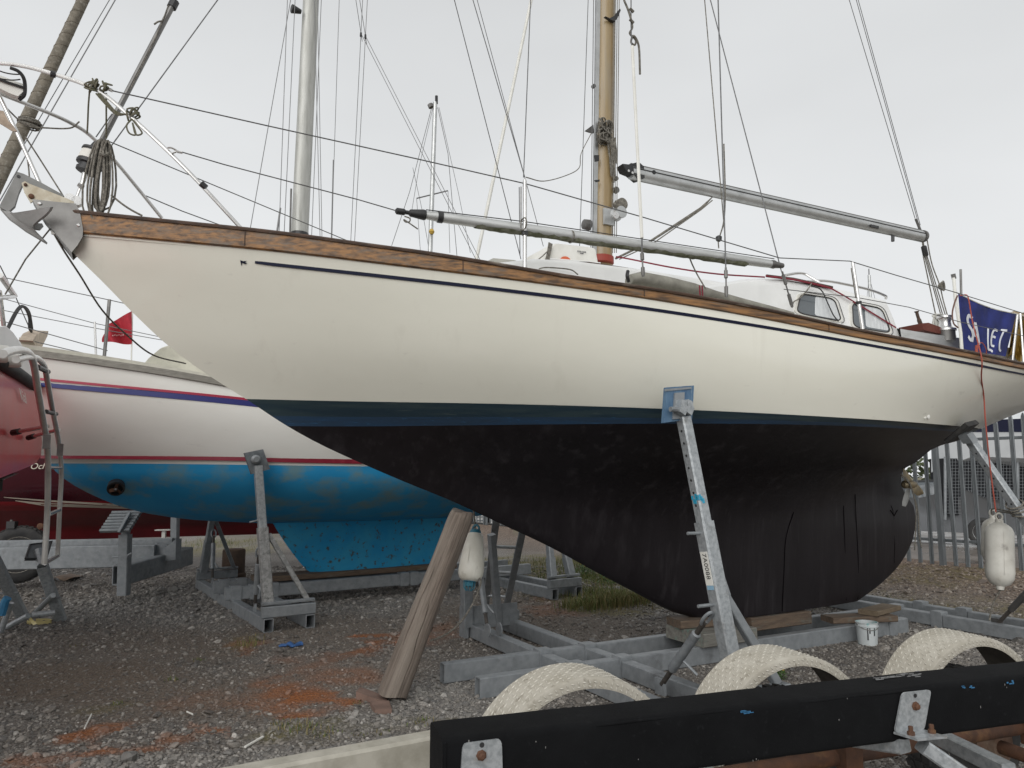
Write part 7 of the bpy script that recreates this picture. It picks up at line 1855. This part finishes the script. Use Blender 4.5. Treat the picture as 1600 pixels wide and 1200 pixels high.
me.update(); grv = bpy.data.objects.new('gravel', me); COL.objects.link(grv); prop(grv, 'loose grey gravel stones covering the yard', 'gravel', kind='stuff')
gm = gmat('loose_stones', True); me.materials.append(gm)
ng = bpy.data.node_groups.new('stones', 'GeometryNodeTree')
ng.interface.new_socket('Geometry', in_out='INPUT', socket_type='NodeSocketGeometry'); ng.interface.new_socket('Geometry', in_out='OUTPUT', socket_type='NodeSocketGeometry')
gn, gl_ = ng.nodes, ng.links
gi, go = gn.new('NodeGroupInput'), gn.new('NodeGroupOutput')
mp_ = gn.new('GeometryNodeMeshToPoints'); gl_.new(gi.outputs[0], mp_.inputs['Mesh'])
g2i = gn.new('GeometryNodeGeometryToInstance')
for k in range(5):
    ic = gn.new('GeometryNodeMeshIcoSphere'); ic.inputs['Subdivisions'].default_value = 2; ic.inputs['Radius'].default_value = 1.0
    nt = gn.new('ShaderNodeTexNoise'); nt.noise_dimensions = '4D'; nt.inputs['W'].default_value = k*3.7; nt.inputs['Scale'].default_value = 0.9; nt.inputs['Detail'].default_value = 1.5
    ps = gn.new('GeometryNodeInputPosition'); gl_.new(ps.outputs[0], nt.inputs['Vector'])
    sb_ = gn.new('ShaderNodeVectorMath'); sb_.operation = 'SUBTRACT'; gl_.new(nt.outputs['Color'], sb_.inputs[0]); sb_.inputs[1].default_value = (0.5,0.5,0.5)
    sc_ = gn.new('ShaderNodeVectorMath'); sc_.operation = 'SCALE'; gl_.new(sb_.outputs[0], sc_.inputs[0]); sc_.inputs['Scale'].default_value = 1.5
    sp2 = gn.new('GeometryNodeSetPosition'); gl_.new(ic.outputs['Mesh'], sp2.inputs['Geometry']); gl_.new(sc_.outputs[0], sp2.inputs['Offset'])
    sm = gn.new('GeometryNodeSetMaterial'); sm.inputs['Material'].default_value = gm; gl_.new(sp2.outputs[0], sm.inputs['Geometry'])
    gl_.new(sm.outputs[0], g2i.inputs[0])
ip = gn.new('GeometryNodeInstanceOnPoints'); gl_.new(mp_.outputs[0], ip.inputs['Points']); gl_.new(g2i.outputs[0], ip.inputs['Instance']); ip.inputs['Pick Instance'].default_value = True
rn = gn.new('FunctionNodeRandomValue'); rn.data_type = 'INT'; rn.inputs[4].default_value = 0; rn.inputs[5].default_value = 4
gl_.new(rn.outputs[2], ip.inputs['Instance Index'])
for nm, inp in (('scl','Scale'), ('rotv','Rotation')):
    na = gn.new('GeometryNodeInputNamedAttribute'); na.data_type = 'FLOAT_VECTOR'; na.inputs['Name'].default_value = nm
    if inp == 'Rotation':
        er = gn.new('FunctionNodeEulerToRotation'); gl_.new(na.outputs[0], er.inputs[0]); gl_.new(er.outputs[0], ip.inputs['Rotation'])
    else: gl_.new(na.outputs[0], ip.inputs['Scale'])
gl_.new(ip.outputs[0], go.inputs[0])
md_ = grv.modifiers.new('stones', 'NODES'); md_.node_group = ng

# ------------------------------------------------------------------ grass, weeds
gcol = [mat('grass_green', (0.075,0.11,0.022), (0.125,0.145,0.035), rough=0.7, scale=5), mat('grass_straw', (0.24,0.20,0.085), (0.17,0.135,0.05), rough=0.8, scale=5)]
def blades(mb, c, n_, h, spread, rnd):
    for k in range(n_):
        b = Vector((c[0]+rnd.gauss(0, spread), c[1]+rnd.gauss(0, spread), 0)); b.z = float(ground_h(np.array([b.x]), np.array([b.y]))[0])-0.005
        a = rnd.uniform(0, 6.28); L_ = h*rnd.uniform(0.5,1.2); w = rnd.uniform(0.0015,0.0035); lean = rnd.uniform(0.1,0.7)
        d = Vector((math.cos(a), math.sin(a), 0)); s_ = Vector((-d.y, d.x, 0))*w
        p1 = b + d*L_*lean*0.35 + up(L_*0.6); p2 = b + d*L_*lean + up(L_*(1-0.3*lean))
        mb.add([b-s_*1.2, b+s_*1.2, p1+s_, p1-s_, p2], [(0,1,2,3),(3,2,4)])
rnd = random.Random(77); mbs = [MB(), MB()]
tufts = [(915,950,60,0.16,0.16,0.4),(960,945,90,0.18,0.18,0.5),(985,940,70,0.15,0.15,0.6),(940,930,60,0.12,0.25,0.2),(900,905,90,0.10,0.5,0.1),(930,890,90,0.12,0.5,0.1),(870,880,70,0.08,0.5,0.2),(960,905,70,0.12,0.3,0.2),
         (475,1140,50,0.06,0.06,0.6),(440,1135,35,0.05,0.06,0.5),(505,1148,35,0.05,0.05,0.5),(385,1010,40,0.08,0.07,0.5),(400,1000,30,0.07,0.06,0.7),(660,1132,30,0.045,0.04,0.4),(600,1147,22,0.04,0.03,0.4),(560,1150,16,0.03,0.03,0.5),
         (185,1100,30,0.03,0.03,0.1),(268,1064,18,0.04,0.03,0.1),(308,1033,16,0.04,0.03,0.2),(1110,1010,40,0.08,0.2,0.2),(1140,1015,30,0.07,0.15,0.3),(1445,950,60,0.05,0.3,0.5),(1400,935,40,0.05,0.2,0.5),(1230,950,40,0.07,0.15,0.4),(1260,945,40,0.07,0.12,0.5),(560,1100,10,0.03,0.03,0.5),(120,1010,10,0.03,0.03,0.4),(360,850,80,0.10,0.7,0.2),(330,850,80,0.10,0.7,0.2)]
for u, v, n_, h, sp, ps in tufts:
    g = G(u, v); n_ = n_*(11 if 800 < u < 1000 else 3 if u < 380 and v < 860 else 1)
    for k in (0, 1): blades(mbs[k], g, int(n_*(ps if k else 1-ps))+1, h, sp, rnd)
for k in (0, 1): prop(mbs[k].build('grass', gcol[k], smooth=False, fix=False), ['thin green grass blades growing through the gravel', 'dry straw-coloured grass blades among the gravel'][k], 'grass', kind='stuff')
# broad weed leaves and yellow flowers
leafm = mat('dock_leaf', (0.05,0.11,0.025), (0.085,0.15,0.035), rough=0.55, scale=9); yel = mat('yellow_petals', (0.70,0.46,0.02), (0.60,0.36,0.01), rough=0.6, scale=20)
def weed(u, v, n_, h, sp, fl, label):
    c = G(u, v); c.z = float(ground_h(np.array([c.x]), np.array([c.y]))[0]); o = thing('flowering_weed', label, 'weed', c); rnd = random.Random(u)
    mb = MB(); ms = MB(); mf = MB()
    for k in range(n_):
        b = c + Vector((rnd.gauss(0,sp*0.35), rnd.gauss(0,sp*0.35), 0)); a = rnd.uniform(0,6.28); d = Vector((math.cos(a), math.sin(a), 0)); L_ = h*rnd.uniform(0.5,1)
        t_ = b + d*sp*rnd.uniform(0.2,0.9) + up(L_); ms.tube([b, b.lerp(t_,0.5)+up(L_*0.1), t_], 0.0025, 4)
        for j in range(5):
            p = b.lerp(t_, rnd.uniform(0.2,1)); a2 = rnd.uniform(0,6.28); e_ = Vector((math.cos(a2), math.sin(a2), rnd.uniform(-0.2,0.6))).normalized(); s_ = e_.cross(up(1)).normalized()*0.012*rnd.uniform(0.7,1.4); l_ = rnd.uniform(0.03,0.07)
            mb.add([p, p+e_*l_*0.5+s_, p+e_*l_, p+e_*l_*0.5-s_], [(0,1,2,3)])
    for k in range(fl):
        p = c + Vector((rnd.gauss(0,sp*0.4), rnd.gauss(0,sp*0.4), h*rnd.uniform(0.75,1.15)))
        ms.tube([c+Vector((rnd.gauss(0,0.02),rnd.gauss(0,0.02),0)), p], 0.002, 4)
        for j in range(7):
            a = j*0.9; e_ = Vector((math.cos(a), math.sin(a), 0.25)); s_ = e_.cross(up(1)).normalized()*0.005
            mf.add([p, p+e_*0.011+s_, p+e_*0.018, p+e_*0.011-s_], [(0,1,2,3)])
    mb.build('foliage', leafm, o, smooth=False, fix=False); ms.build('stems', leafm, o, smooth=False)
    if fl: mf.build('blossom', yel, o, smooth=False, fix=False)
weed(912, 902, 26, 0.22, 0.22, 9, 'leafy weed with yellow flowers behind the keel of the cream yacht')
weed(935, 890, 30, 0.25, 0.35, 0, 'broad green leafy weed spreading beside the yellow-flowered one')
weed(1215, 1062, 9, 0.10, 0.05, 26, 'small bright yellow flowering weed seen through the middle mudguard arch')
weed(960, 912, 18, 0.14, 0.3, 2, 'low green weed on the bank near the far cradle leg')

# alike things share a group
GROUPS = {'fender': 'white fenders hanging about the yard', 'yacht_cradle': 'galvanised yacht cradles', 'boat_stand': 'boat stands at the red boat', 'keel_block': 'timbers under the keels', 'keel_plank': 'timbers under the keels', 'keel_wedge': 'timbers under the keels',
          'flowering_weed': 'weeds growing in the gravel', 'litter_stick': 'litter sticks on the gravel', 'wood_wedge': 'wedges at the timber post', 'mooring_line': 'lines hanging from the bow'}
for o in bpy.data.objects:
    if o.parent is None and o.name.split('.')[0] in GROUPS: o['group'] = GROUPS[o.name.split('.')[0]]
